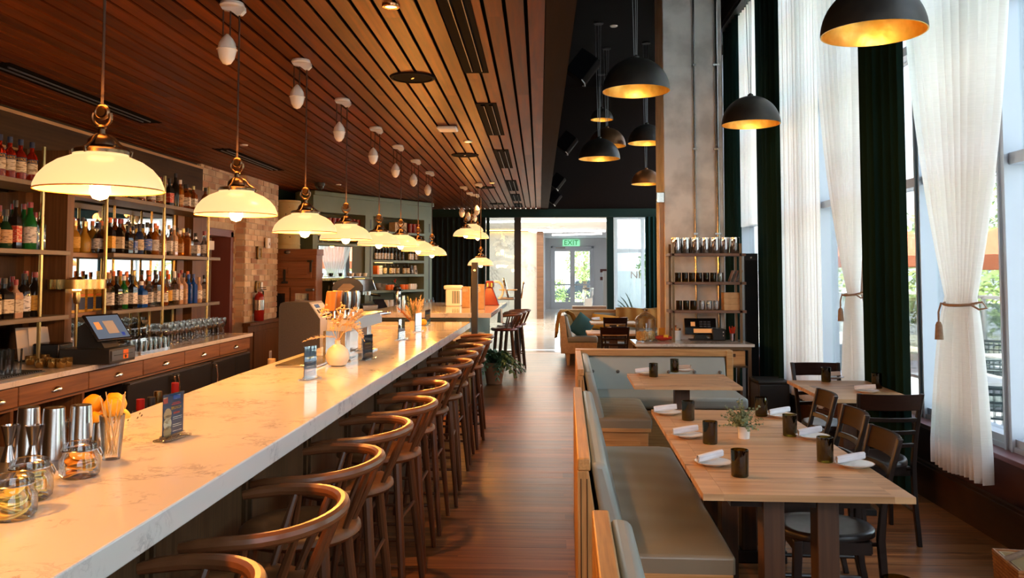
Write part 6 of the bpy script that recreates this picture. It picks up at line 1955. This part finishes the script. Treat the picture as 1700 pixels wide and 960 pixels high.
# three chairs on the window side of the long tables: back towards +x
for (px_, py_) in ((1464, 740), (1416, 701), (1369, 669)):
    p = at(px_, py_, Z=.80)
    spots.append(((p.x - .255, p.y, 0), R(-90) + R(-2)))
p = at(1477, 672, Z=.80)
spots.append(((p.x + .0, p.y - 0.0 + .0, 0), 0))
p = at(1358, 612, Z=.82)
spots.append(((p.x - .02, p.y - .26, 0), R(0)))
p = at(1020, 543, Z=.862)
spots.append(((p.x, p.y + .2, 0), R(180)))
p = at(1022, 527, Z=.862)
spots.append(((p.x, p.y + .2, 0), R(178)))
labs = ['dark slat-back chair at the near window side of the large table', 'dark slat-back chair at the far window side of the large table', 'dark slat-back chair at the window side of the shorter table',
        'dark chair turned away from us at the near side of the window table', 'dark chair facing us at the far side of the window table', 'dark slat-back chair near the snack jar, front one of two', 'dark slat-back chair near the snack jar, rear one of two']
# the near window-table chair shows its back to the camera
spots[3] = ((spots[3][0][0], spots[3][0][1] + .25, 0), R(180))
copies(ch, spots, labs, 'dark slat-back dining chairs')
# ================================================================== service console and shelf by the column
KX0, KX1, KY0, KY1, KZ = .905, 2.19, 9.28, 9.93, .78
cs = thing('service_console', 'marble-topped service console with bronze frame and rustic drawer', 'console', (0, 0, 0))
MB().box(KX0, KX1, KY0, KY1, KZ - .03, KZ).build('marble_top', 'marble', cs, bevel=.003)
MB().box(KX0 + .03, KX1 - .03, KY0 + .02, KY0 + .05, KZ - .065, KZ - .03).box(KX0 + .03, KX1 - .03, KY1 - .05, KY1 - .02, KZ - .065, KZ - .03).build('frame_rail', 'bronze', cs)
for x in (KX0 + .05, KX1 - .05):
    for y in (KY0 + .035, KY1 - .035):
        MB().box(x - .018, x + .018, y - .018, y + .018, 0, KZ - .065).build('leg', 'bronze', cs)
MB().box(KX1 - .42, KX1 - .09, KY0 + .05, KY1 - .06, .54, .705).build('drawer_box', 'reclaimed', cs, bevel=.004)
dr = MB().box(KX1 - .40, KX1 - .10, KY0 + .035, KY0 + .05, .555, .695).build('drawer', 'reclaimed', cs, bevel=.004)
MB().box(KX1 - .36, KX1 - .20, KY0 + .03, KY0 + .035, .64, .675).build('stencil_mark', 'bar_wood', dr)
MB().box(KX1 - .44, KX1 - .07, KY0 + .03, KY1 - .05, .525, .54).build('drawer_shelf', 'bronze', cs)
MB().box(KX0 + .05, KX1 - .05, KY0 + .05, KY1 - .05, .12, .15).build('lower_shelf', 'walnut', cs)
su = thing('display_shelf', 'walnut and bronze three-tier shelf standing on the service console', 'shelf', (0, 0, 0))
QX0, QX1, QY0, QY1 = 1.315, 2.16, 9.50, 9.80
for z in (1.135, 1.45, 1.77):
    MB().box(QX0, QX1, QY0, QY1, z - .03, z).build('shelf_board', 'walnut', su, bevel=.002)
for x in (QX0 + .04, QX1 - .06):
    for y in (QY0 + .0, QY1 - .04):
        MB().box(x - .013, x + .013, y, y + .026, KZ, 1.88).build('post', 'bronze', su)
st_me = mesh_m(MB().lathe([(.054, 0), (.056, .003), (.056, .180), (.053, .182), (.052, .01), (.001, .01)], 24, cap1=False), 'chrome', 'steel_canister')
for k in range(7):
    simple('steel_canister', 'polished steel canister on the top console shelf, %s from the left' % ordinal(k), 'canister', st_me, (QX0 + .095 + .109 * k, 9.63 + (.03 if k % 2 else 0), 1.7705), 'steel canisters on the console shelf')
ct_me = mesh_m(MB().lathe([(.031, 0), (.034, .004), (.035, .10), (.0325, .105), (.032, .012), (.001, .01)], 20, cap1=False), 'clear', 'clear_tumbler')
for k in range(7):
    simple('brown_tumbler' if k < 6 else 'clear_tumbler', ('brown' if k < 6 else 'clear') + ' tumbler on the middle console shelf, %s from the left' % ordinal(k), 'tumbler', tumbler_me if k < 6 else ct_me, (QX0 + .105 + .079 * k, 9.60, 1.4505), 'tumblers on the middle console shelf')
for k in range(6):
    simple('brown_tumbler' if k < 3 else 'clear_tumbler', ('brown' if k < 3 else 'clear') + ' tumbler on the low console shelf, %s from the left' % ordinal(k), 'tumbler', tumbler_me if k < 3 else ct_me, (QX0 + .115 + .079 * k + (.0 if k < 3 else .02), 9.60, 1.1355), 'tumblers on the low console shelf')
for k in range(3):
    t = thing('menu_board', 'small wooden menu board leaning on the middle console shelf, %s from the left' % ordinal(k), 'menu', (QX1 - .165 + .045 * k, 9.60, 1.4505))
    MB().obox((.02, 0, .066), (.015, .10, .13), 0, R(20)).build('board', 'walnut', t)
for k in range(3):
    t = thing('kraft_carton', 'small kraft box on the low console shelf, %s of the stack' % ('bottom', 'middle', 'top')[k], 'box', (QX1 - .155, 9.62, 1.1355 + .066 * k), 0, 'kraft boxes stacked on the console shelf')
    MB().box(-.085, .085, -.08, .08, 0, .058).build('tray', 'kraft', t)
    MB().box(-.087, .087, -.082, .082, .045, .064).build('lid', 'kraft', t)
def kth(name, label, cat, px_, py_, rz=0):
    yk = min(max(at(px_, py_, Z=KZ).y, KY0 + .09), KY1 - .09)
    return thing(name, label, cat, (at(px_, py_, Y=yk).x, yk, KZ + .0005), rz)
t = kth('snack_jar', 'large lidded glass jar of ring crackers on the console', 'jar', 1072, 566)
MB().lathe([(.10, 0), (.112, .008), (.115, .03), (.115, .22), (.108, .235)], 28, cap1=False).build('glass_body', 'jar_glass', t)
MB().lathe([(.118, .235), (.118, .245), (.10, .27), (.05, .31), (.02, .325), (.015, .34), (.03, .352), (.03, .365), (.001, .375)], 28, cap0=False, cap1=False).build('lid', 'jar_glass', t)
rg = MB().tube([(.019 * math.cos(a * PI / 6), .019 * math.sin(a * PI / 6), 0) for a in range(12)], .0075, 6, closed=True).mesh('ring_cracker')
rg.materials.append(MAT['o_rings'])
rr = random.Random(3)
for k in range(95):
    o = bpy.data.objects.new('ring_cracker', rg); col.objects.link(o); o.parent = t
    a = rr.uniform(0, 6.28)
    q = .086 * (1 if k % 3 else rr.uniform(.1, .9))
    o.location = (q * math.cos(a), q * math.sin(a), rr.uniform(.026, .095))
    o.rotation_euler = (rr.uniform(0, 3), rr.uniform(0, 3), rr.uniform(0, 3))
t = kth('snack_bag', 'shiny red snack bag lying beside the glass jar', 'bag', 1101, 566)
b = MB()
for sd in (1, -1):
    b.sheet(lambda u, v: ((u - .5) * .21, (v - .5) * .11, .034 + sd * .031 * (math.sin(PI * u) * math.sin(PI * v)) ** .6 + .006 * math.sin(u * 23) * math.sin(v * 15)), 14, 10)
b.build('bag_body', 'red_bright', t, ang=80)
MB().box(.0, .05, -.05, -.035, .03, .07).build('bag_print', 'yellow_flat', t)
t = kth('yellow_card', 'small yellow card standing behind the red snack bag', 'card', 1099, 556)
MB().obox((0, 0, .07), (.07, .006, .14), R(12)).build('card', 'pillow_orange', t)
t = kth('white_canister', 'white canister with copper lid at the left of the console shelf', 'canister', 1122, 560)
MB().lathe([(.055, 0), (.058, .01), (.058, .11)], 22).build('canister_body', 'ceramic', t)
MB().lathe([(.059, .11), (.059, .135), (.01, .14), (.01, .155), (.016, .165), (.001, .17)], 22, cap1=False).build('lid', 'copper', t)
t = kth('order_screen', 'black order screen on a stand in the console middle', 'screen', 1163, 564)
MB().box(-.13, .13, -.08, .08, 0, .012).build('foot', 'black_satin', t, bevel=.004)
MB().hexa([(-.07, -.03, .012), (.07, -.03, .012), (.07, .06, .012), (-.07, .06, .012), (-.05, .0, .08), (.05, .0, .08), (.05, .04, .08), (-.05, .04, .08)]).build('stand', 'black_satin', t)
m = Matrix.Translation((0, .01, .155)) @ Matrix.Rotation(R(-16), 4, 'X')
MB().box(-.18, .18, -.012, .012, -.095, .095).xf(m).build('panel', 'screen_dark', t, bevel=.006)
sc_ = MB().box(-.165, .165, -.0135, -.012, -.08, .08).xf(m).build('screen', 'screen_dark', t)
MB().box(-.11, -.06, -.0145, -.0135, .0, .05).xf(m).build('icon', 'screen_orange', sc_)
for i_ in range(3):
    for j_ in range(3):
        MB().box(-.01 + .045 * i_, .025 + .045 * i_, -.0145, -.0135, -.01 + .026 * j_, .006 + .026 * j_).xf(m).build('key', 'grey_dark', sc_)
MB().box(-.08, .165, -.0145, -.0135, -.078, -.03).xf(m).build('banner', 'screen_orange', sc_)
t = kth('card_printer', 'black printer right of the console order screen', 'printer', 1192, 558)
MB().box(-.075, .075, -.08, .08, 0, .13).build('housing', 'black_satin', t, bevel=.01)
for z in (.05, .09):
    MB().box(.04, .05, -.082, -.08, z, z + .012).build('light', 'white', t)
t = kth('pencil_glass', 'glass of red pencils at the right of the console', 'glass', 1216, 567)
MB().lathe([(.026, 0), (.033, .09), (.031, .09), (.024, .008), (.001, .008)], 18, cap1=False).build('glass_body', 'clear', t)
for k in range(9):
    a = k * .7
    MB().cyl((.010 * math.cos(a), .010 * math.sin(a), .01), (.034 * math.cos(a), .034 * math.sin(a), .15 + .01 * (k % 3)), .0042, n=6).build('pencil', 'red_bright', t)
# tall black speaker and black bin by the console
t = thing('tower_speaker', 'tall black tower speaker behind the console by the column', 'speaker', (2.33, 10.12, 0))
MB().box(-.07, .09, -.08, .1, 0, 1.78).build('cabinet', 'black_satin', t, bevel=.008)
MB().box(-.06, .08, -.084, -.08, .1, 1.70).build('grille', 'fridge', t)
MB().box(0, .02, -.087, -.084, 1.72, 1.74).build('badge', 'label_white', t)
t = thing('black_bin', 'square dark blue black bin beside the console leg', 'bin', (2.30, 9.15, 0))
MB().box(-.16, .16, -.22, .2, 0, .40).build('bin_body', 'black_satin', t, bevel=.015)
MB().box(-.165, .165, -.225, .205, .40, .43).build('lid', 'black_satin', t, bevel=.01)

# ================================================================== dome pendants
def dome(label, px_, py_, D_, Y_, group, m='dome_black'):
    p = at(px_, py_, Y=Y_)
    r = D_ / 2
    t = thing('dome_pendant', label, 'pendant lamp', tuple(p), 0, group)
    out = [(r * math.cos(R(a)), r * math.sin(R(a))) for a in range(0, 90, 6)] + [(.02, r)]
    inn = [((r - .008) * math.cos(R(a)), (r - .008) * math.sin(R(a))) for a in range(84, -1, -6)]
    key = round(D_, 2)
    shared(('dome', key, m), lambda: MB().lathe(out, 44, cap0=False, cap1=True), m, 'outer_shell', t, ang=60)
    shared(('domei', key), lambda: MB().lathe([(.012, r - .009)] + inn + [(r, 0)], 44, cap0=False, cap1=False), 'gold_leaf', 'gold_lining', t, ang=60)
    shared(('domeb', key), lambda: MB().lathe([(.001, .10), (.03, .11), (.042, .14), (.03, .175), (.015, .2)], 14, cap1=True), 'dome_bulb', 'bulb', t)
    MB().lathe([(.03, r), (.03, r + .015), (.01, r + .03)], 12).build('cap', m, t)
    H_ = 5.2 - p.z
    for k, (dx_, dy_) in enumerate(((0, 0), (-.05, .0), (.035, .03))):
        MB().cyl((dx_ * .3, dy_ * .3, r + .02), (dx_, dy_, H_), .0035, n=5).build('cord', 'steel_dark', t)
    MB().lathe([(.07, H_ - .02), (.07, H_)], 14).build('canopy', 'black_satin', t)
    L = bpy.data.lights.new('lamp_light', 'POINT')
    L.energy, L.color, L.shadow_soft_size = 2.6 * (D_ / .6), (1.0, .68, .36), .05
    lo_ = bpy.data.objects.new('lamp_light', L)
    col.objects.link(lo_); lo_.parent = t; lo_.location = (0, 0, .09)
dome('largest black dome pendant with gold lining at the top window corner', 1450, 56, .60, 5.06, 'dome pendants')
dome('black dome pendant with gold lining left of the concrete column', 1056, 152, .60, 7.5, 'dome pendants')
dome('black dome pendant with gold lining right of the concrete column', 1246.5, 207, .60, 8.85, 'dome pendants')
dome('black dome pendant, front one of the far stacked pair', 995, 264, .60, 12.2, 'dome pendants')
dome('bronze dome pendant, rear one of the far stacked pair', 1008, 243, .60, 13.6, 'dome pendants', 'dome_copper')
dome('black dome pendant half hidden by the concrete column', 1074, 238, .60, 13.3, 'dome pendants')
dome('copper dome pendant hanging lowest beside the column', 1073, 306, .52, 14.6, 'dome pendants', 'dome_copper')
dome('smallest dome pendant above the far stacked pair', 999, 199, .42, 15.4, 'dome pendants')
# wall speakers on the bulkhead
for k, (px_, py_, Y_, s_) in enumerate(((970, 113, 7.9, 1.0), (942, 238, 11.3, .95), (926, 302, 14.0, .9), (921, 329, 15.6, .9))):
    p = at(px_, py_, Y=Y_)
    t = thing('wall_speaker', 'tilted black loudspeaker with pale grille on the bulkhead, %s from the near end' % ordinal(k), 'speaker', tuple(p), R(0), 'loudspeakers on the bulkhead')
    m = Matrix.Scale(s_ * .85, 4) @ Matrix.Rotation(R(38), 4, 'Y') @ Matrix.Rotation(R(-5), 4, 'Z')
    MB().prism([(-.14, -.10), (.08, -.12), (.11, -.06), (.11, .06), (.08, .12), (-.14, .10)], -.15, .15, 'z').xf(m).build('cabinet', 'black', t, bevel=.006)
    MB().prism([(.085, -.115), (.118, -.06), (.118, .06), (.085, .115)], -.14, .14, 'z').xf(m).build('grille', 'black_brown', t)
    MB().prism([(.080, -.125), (.088, -.125), (.125, -.06), (.125, .06), (.088, .125), (.080, .125), (.116, .055), (.116, -.055)], -.152, -.142, 'z').xf(m).build('grille_rim', 'grey_light', t)
    bx_ = .03 + .14 - .0146 * Y_ - p.x
    MB().cyl((-.12, 0, 0), (bx_, 0, .02), .012, n=8).box(bx_, bx_ + .01, -.05, .05, -.05, .07).build('bracket', 'black_satin', t)
t = thing('ceiling_downlight', 'small pale downlight in the tall black ceiling', 'lamp', tuple(at(1019, 43, Z=5.195)), 0)
MB().lathe([(.06, 0), (.05, -.012), (.001, -.012)], 14, cap1=False).build('lens', 'porcelain', t)

# ================================================================== curtains
tr = MB().box(2.38, 2.56, -2.8, 16.4, 4.96, 5.0).build('trim_9', 'black_satin'); struct(tr)
def tied(label, X_, y0, y1, yc, hw, zp, b0, b1, z0, z1, n, seed):
    rr = random.Random(seed)
    ph = [rr.uniform(-.6, .6) for _ in range(n + 2)]
    t = thing('sheer_curtain', label, 'curtain', (X_, 0, 0))
    def fn(u, v):
        z = z1 + (z0 - z1) * v
        if z >= zp:
            f_ = (z1 - z) / (z1 - zp)
            f_ = f_ ** 2.6
            a, b = y0 + (yc - hw - y0) * f_, y1 + (yc + hw - y1) * f_
            amp = .055 * (1 - .55 * f_)
        else:
            f_ = min(1, (zp - z) / (zp - z0) * 1.15)
            f_ = f_ ** .55
            a, b = (yc - hw) + (b0 - yc + hw) * f_, (yc + hw) + (b1 - yc - hw) * f_
            amp = .03 + .025 * f_
        k = u * n
        i = int(k)
        q = math.sin(2 * PI * k + ph[i] * (1 - k + i) + ph[i + 1] * (k - i))
        return (amp * q, a + (b - a) * u, z + (.012 * math.sin(7 * u) if v > .99 else 0))
    MB().sheet(fn, n * 9, 60).build('cloth', 'sheer', t, ang=80)
    MB().tube([(.075 * math.cos(a * PI / 8), yc + (hw + .012) * math.sin(a * PI / 8), zp + .012 * math.cos(a * PI / 8)) for a in range(16)], .009, 6, closed=True).build('tie_rope', 'rope', t)
    MB().tube([(-.07, yc + hw * .7, zp), (-.085, yc + hw * .75, zp - .06), (-.085, yc + hw * .75, zp - .12)], .006, 6).lathe([(.012, -.12), (.02, -.14), (.026, -.23)], 10, (-.085, yc + hw * .75, zp)).build('tassel', 'rope', t)
    MB().tube([(-.02, yc - hw, zp), (.02, yc - hw - .07, zp + .015), (.03, yc - hw - .1, zp - .02), (.01, yc - hw - .05, zp - .03), (-.02, yc - hw, zp)], .006, 6).build('tie_loop', 'rope', t)
cloth_sheer('sheer', (.88, .87, .84), .14, .6)
tied('gathered sheer curtain tied with rope nearest the viewer', 2.50, 4.62, 6.0, 5.30, .15, 1.37, 5.05, 5.66, .33, 4.96, 11, 1)
tied('gathered sheer curtain tied with rope behind the dark green drape', 2.50, 6.84, 7.95, 7.14, .09, 1.38, 6.90, 7.36, .30, 4.96, 9, 2)
o = pleats('sheer_curtain', 'sheer', (2.50, 7.98, 0), (2.50, 9.25, 0), .30, 4.96, 13, .04, nv=10, seed=5)
tag(o, 'straight hanging sheer curtain, widest of the white ones', 'curtain')
tied('gathered sheer curtain tied with rope behind the concrete column', 2.50, 13.6, 14.9, 14.2, .12, 1.38, 13.9, 14.6, .30, 4.96, 9, 3)
o = pleats('sheer_curtain', 'sheer', (2.50, 10.2, 0), (2.50, 11.25, 0), 2.15, 4.96, 9, .035, seed=6)
tag(o, 'short straight sheer curtain between two dark drapes near the column', 'curtain')
tied('added gathered sheer curtain, unseen beyond the right edge of the view', 2.50, .4, 2.6, 1.4, .15, 1.37, 1.1, 1.8, .33, 4.96, 11, 4)  # this sheer and the next two drapes are added to dim near windows
for k, (ya, yb) in enumerate(((2.65, 4.0), (-1.4, .2))):
    tag(pleats('velvet_drape', 'velvet', (2.40, ya, 0), (2.40, yb, 0), .06, 4.96, 7, .045, nv=8, seed=20 + k), ('added dark green velvet drape, unseen just beyond the right edge of the view', 'added dark green velvet drape, unseen beside the viewer')[k], 'curtain', 'dark green drapes')
for k, (px0, px1, X_, z0, lab_) in enumerate(((1505, 1430, 2.40, .06, 'dark green velvet drape between the two rope-tied sheers'), (1296, 1257, 2.46, .04, 'dark green velvet drape left of the widest sheer'), (1229, 1203, 2.46, .04, 'dark green velvet drape right beside the concrete column'))):
    ya, yb = at(px0, 300, X=X_).y, at(px1, 300, X=X_).y
    o = pleats('velvet_drape', 'velvet', (X_, ya, 0), (X_, yb, 0), z0, 4.96, 6 if k == 0 else 5, .045, nv=8, seed=10 + k)
    tag(o, lab_, 'curtain', 'dark green drapes')

# ================================================================== basket
p = at(1650, 915, Z=.34)
t = thing('woven_basket', 'woven orange-brown basket with rope handle in the bottom corner', 'basket', (p.x + .20, p.y - .12, 0), R(-8))
def wall(z): return [(-.19 - .03 * z, -.13 - .03 * z), (.19 + .03 * z, -.13 - .03 * z), (.19 + .03 * z, .13 + .03 * z), (-.19 - .03 * z, .13 + .03 * z)]
n_ = 22
for k in range(n_):
    z = .008 + k * .0152
    q = wall(z)
    pts = []
    for i in range(4):
        a, b = Vector((*q[i], z)), Vector((*q[(i + 1) % 4], z))
        for j in range(8):
            f_ = j / 8
            pts.append(a.lerp(b, f_) + Vector((0, 0, .003 * math.sin(j * PI + k * PI))))
    MB().tube(pts, .0095, 6, closed=True).build('coil', 'basket', t)
MB().box(-.18, .18, -.12, .12, .0, .012).build('base', 'basket', t)
MB().box(-.185, .185, -.125, -.118, .012, .33).box(-.185, .185, .118, .125, .012, .33).box(-.185, -.178, -.12, .12, .012, .33).box(.178, .185, -.12, .12, .012, .33).build('lining', 'basket_in', t)
MB().tube([(-.2, .0, .335), (-.14, -.02, .37), (.0, -.02, .41), (.14, -.02, .42), (.2, 0, .34)], .013, 8).build('handle', 'rope', t)
# ================================================================== outside
struct(MB().box(2.86, 60, -20, 90, -.4, -.13).box(-60, 2.86, 36.3, 90, -.4, -.13).build('ground_patio', 'patio'))
def leaf_mass(name, label, cat, loc, size, n, m, seed, trunk=None, leaf=.12, group=None):
    rr = random.Random(seed)
    t = thing(name, label, cat, (loc[0], loc[1], -.13), 0, group)
    b = MB()
    for k in range(n):
        while True:
            x, y, z = rr.uniform(-1, 1), rr.uniform(-1, 1), rr.uniform(-1, 1)
            if .35 < x * x + y * y + z * z < 1: break
        c = Vector((x * size[0], y * size[1], size[2] * (1 + z) + (trunk or 0)))
        d = Vector((rr.uniform(-1, 1), rr.uniform(-1, 1), rr.uniform(-1, 1))).normalized()
        e = d.orthogonal().normalized()
        L = leaf * rr.uniform(.6, 1.3)
        b.add([c, c + d * L * .5 + e * L * .28, c + d * L, c + d * L * .5 - e * L * .28], [(0, 1, 2, 3)])
    o = b.build('foliage', m, t, raw=True)
    o['kind'] = 'stuff'
    if trunk:
        MB().tube([(0, 0, 0), (.05, 0, trunk), (0, .05, trunk + size[2])], [.12, .09, .04], 8).build('trunk', 'bark', t)
    return t
k = 0
for (x, y, s, tr_) in ((9.9, 9, (1.6, 2.0, 1.4), 0), (10.1, 13.4, (1.6, 2.2, 1.6), 0), (10.2, 18.0, (1.8, 2.2, 1.5), 0), (10.4, 22.8, (1.8, 2.4, 1.7), 0), (10.6, 27.8, (1.8, 2.4, 1.6), 0), (9.9, 4.8, (1.6, 2.0, 1.3), 0), (9.9, .4, (1.6, 2.2, 1.4), 0), (13, 15, (2.2, 2.2, 1.8), 2.4), (14, 24, (2.4, 2.4, 2.0), 2.6), (13, 6, (2.2, 2.2, 1.8), 2.4)):
    leaf_mass('patio_tree' if tr_ else 'patio_shrub', ('tall light tree beyond the patio, %s along' if tr_ else 'pale green hedge shrub behind the patio fence, %s along') % ordinal(k if not tr_ else k - 7), 'tree' if tr_ else 'shrub', (x, y, 0), s, 1500 if not tr_ else 1800, 'leaf_outdoor', k, tr_ or None, .2, 'planting beyond the patio')
    k += 1
leaf_mass('entrance_shrub', 'flowering shrub outside the left entrance door leaf', 'shrub', (.15, 38.2, 0), (.55, .4, .75), 900, 'leaf_outdoor', 30, None, .12)
leaf_mass('entrance_tree', 'light green tree outside the right entrance door leaf', 'tree', (1.6, 42, 0), (.9, .9, 1.0), 1500, 'leaf_outdoor', 31, 1.2, .16)
leaf_mass('entrance_shrub', 'low green hedge outside the right entrance door leaf', 'shrub', (1.7, 41, 0), (.9, .5, .4), 500, 'leaf_outdoor', 32, None, .1)
leaf_mass('side_tree', 'dense tree outside the lobby side window', 'tree', (3.9, 27, 0), (1.2, 1.0, .9), 1500, 'leaf_outdoor', 33, .9, .15)
struct(MB().box(2.0, 9.0, 33, 33.3, -.13, 1.6).build('wall_outdoor', 'outdoor_grey'))
# car seen through the doors
t = thing('parked_car', 'dark parked car glimpsed through the right entrance door leaf', 'car', (2.0, 44, -.13))
MB().prism([(-1.9, .3), (-1.9, .75), (-1.2, .85), (-.7, 1.3), (.8, 1.3), (1.3, .9), (2.0, .75), (2.0, .3)], -.8, .8, 'y').build('body', 'car_dark', t, bevel=.05)
for x in (-1.2, 1.25):
    for y in (-.82, .62):
        MB().cyl((x, y, .32), (x, y + .2, .32), .32, n=18).build('wheel', 'black_satin', t)
# fence of glass and steel
fe = thing('glass_fence', 'grey steel post and glass fence around the patio', 'fence', (7.6, 0, -.13))
for k in range(12):
    MB().box(-.03, .03, 2 + 1.9 * k - .03, 2 + 1.9 * k + .03, 0, 1.25).build('post', 'grey_light', fe)
    if k < 11:
        MB().box(-.006, .006, 2.05 + 1.9 * k, 3.85 + 1.9 * k, .1, 1.15).build('glass_panel', 'pane', fe)
MB().box(-.03, .03, 2, 22.9, 1.22, 1.28).build('top_rail', 'grey_light', fe)
# parasol
def parasol(label, x, y, z0):
    t = thing('parasol', label, 'parasol', (x, y, -.13))
    MB().cyl((0, 0, 0), (0, 0, z0 + .85), .035, n=10).build('pole', 'patio_white', t)
    MB().lathe([(.3, 0), (.3, .06), (.05, .08)], 18).build('base', 'grey_dark', t)
    n = 8
    for k in range(n):
        a, b_ = 2 * PI * k / n, 2 * PI * (k + 1) / n
        r = 1.5
        p0, p1 = (r * math.cos(a), r * math.sin(a), z0 + .18), (r * math.cos(b_), r * math.sin(b_), z0 + .18)
        MB().add([(0, 0, z0 + .8), p0, p1], [(0, 1, 2)]).build('canopy_panel', 'canopy', t, raw=True)
        MB().add([p0, p1, (p1[0], p1[1], z0), (p0[0], p0[1], z0)], [(0, 1, 2, 3)]).build('valance', 'canopy', t, raw=True)
        MB().cyl((0, 0, z0 + .45), tuple(Vector(p0) * .97 + Vector((0, 0, -.0))), .012, n=6).build('rib', 'patio_white', t)
parasol('terracotta parasol on the patio closest to the near sheer curtain', 6.3, 11.0, 1.72)
parasol('terracotta parasol further along the patio', 6.0, 15.5, 1.78)
# woven rope armchairs and white tables
def rope_chair():
    t = thing('rope_chair', 'x', 'chair')
    for s_ in (-1, 1):
        MB().tube([(s_ * .27, -.25, 0), (s_ * .28, -.25, .62), (s_ * .27, .24, .66), (s_ * .25, .27, .0)], .013, 6).build('side_frame', 'grey_dark', t)
    MB().box(-.26, .26, -.25, .25, .38, .44).build('seat', 'rope_chair', t, bevel=.02)
    def bk(u, v):
        a = (u - .5) * 2.6
        return Vector((.29 * math.sin(a), .02 + .25 * math.cos(a), .42 + .42 * v))
    MB().tube([bk(j / 16, 1) for j in range(17)], .016, 6).build('top_tube', 'rope_chair', t)
    for k in range(7):
        MB().tube([bk(j / 16, .05 + k * .14) + Vector((0, .004 * (1 if (j + k) % 2 else -1), 0)) for j in range(17)], .0085, 4).build('weft_rope', 'rope_chair', t)
    for k in range(14):
        MB().tube([bk(k / 13, 0), bk(k / 13, .5), bk(k / 13, 1)], .0085, 4).build('warp_rope', 'rope_chair', t)
    return t
rc = rope_chair()
copies(rc, [((3.42, 6.6, -.13), R(168)), ((4.35, 8.7, -.13), R(182)), ((5.6, 10.9, -.13), R(170)), ((6.5, 9.4, -.13), R(250)), ((3.6, 9.9, -.13), R(20))],
       ['grey woven rope patio chair closest to the window', 'grey woven rope patio chair behind the closest one', 'grey woven rope patio chair by the parasol pole', 'grey woven rope patio chair at the fence side of the white table', 'grey woven rope patio chair half hidden by the sheer curtain'], 'woven rope patio chairs')
for k, (x, y) in enumerate(((4.25, 7.0), (3.72, 7.85), (5.35, 9.8))):
    t = thing('patio_table', ('white patio table nearest the window mullion', 'white patio table behind the closest rope chair', 'white patio table with bowl by the parasol')[k], 'table', (x, y, -.13), 0, 'white patio tables')
    MB().box(-.36, .36, -.36, .36, .71, .74).build('top', 'patio_white', t, bevel=.004)
    MB().cyl((0, 0, .02), (0, 0, .71), .03, n=10).build('column', 'grey_light', t)
    MB().box(-.22, .22, -.22, .22, 0, .02).build('foot', 'grey_light', t)
tag(MB().lathe([(.05, .745), (.12, .78), (.125, .80), (.11, .78), (.001, .755)], 20, (5.35, 9.7, -.134), cap1=False).build('white_bowl', 'ceramic'), 'white bowl on the patio table by the parasol', 'bowl')

# ================================================================== shell behind the camera with added glazing, window portal
struct(MB().box(-4.3, .17, -3.2, -3.0, -.2, 5.35).box(.17, 3.0, -3.2, -3.0, -.2, 1.6).build('wall_front', 'header_wood'))
wf = thing('window_23', None, None, (0, -3.1, 0), kind=STR)  # unseen glazing, put in to throw daylight on the column
for x in (.9, 1.75):
    MB().box(x - .04, x + .04, -.06, .06, 1.6, 5.2).build('mullion', 'frame_alu', wf, False)
for (x0, x1) in ((.17, .86), (.94, 1.71), (1.79, 2.9)):
    MB().box(x0, x1, -.004, .004, 1.6, 5.2).build('pane', 'pane', wf, False)
struct(MB().box(-4.3, .1, -3.0, -1.0, 2.82, 2.95).box(-.3, 3.0, -3.0, -1.0, 5.2, 5.35).build('ceiling_rear', 'ceiling_wood_dark'))
struct(MB().box(-4.3, -4.02, -3.0, -1.0, 0, 2.83).build('wall_left_rear', 'header_wood'))
struct(MB().box(-.1, .17, -3.0, -1.0, 2.79, 5.2).build('beam_rear', 'ceiling_wood_dark'))
struct(MB().box(2.62, 2.86, -3, -1.5, -.2, .5).build('wall_right_rear', 'maroon'))
pl = bpy.data.lights.new('window_portal', 'AREA')
pl.shape, pl.size, pl.size_y, pl.energy = 'RECTANGLE', 19.4, 4.6, 1
pl.cycles.is_portal = True
po = bpy.data.objects.new('window_portal', pl)
col.objects.link(po)
po.location = (2.95, 6.7, 2.75)
po.rotation_euler = (R(90), 0, R(90))
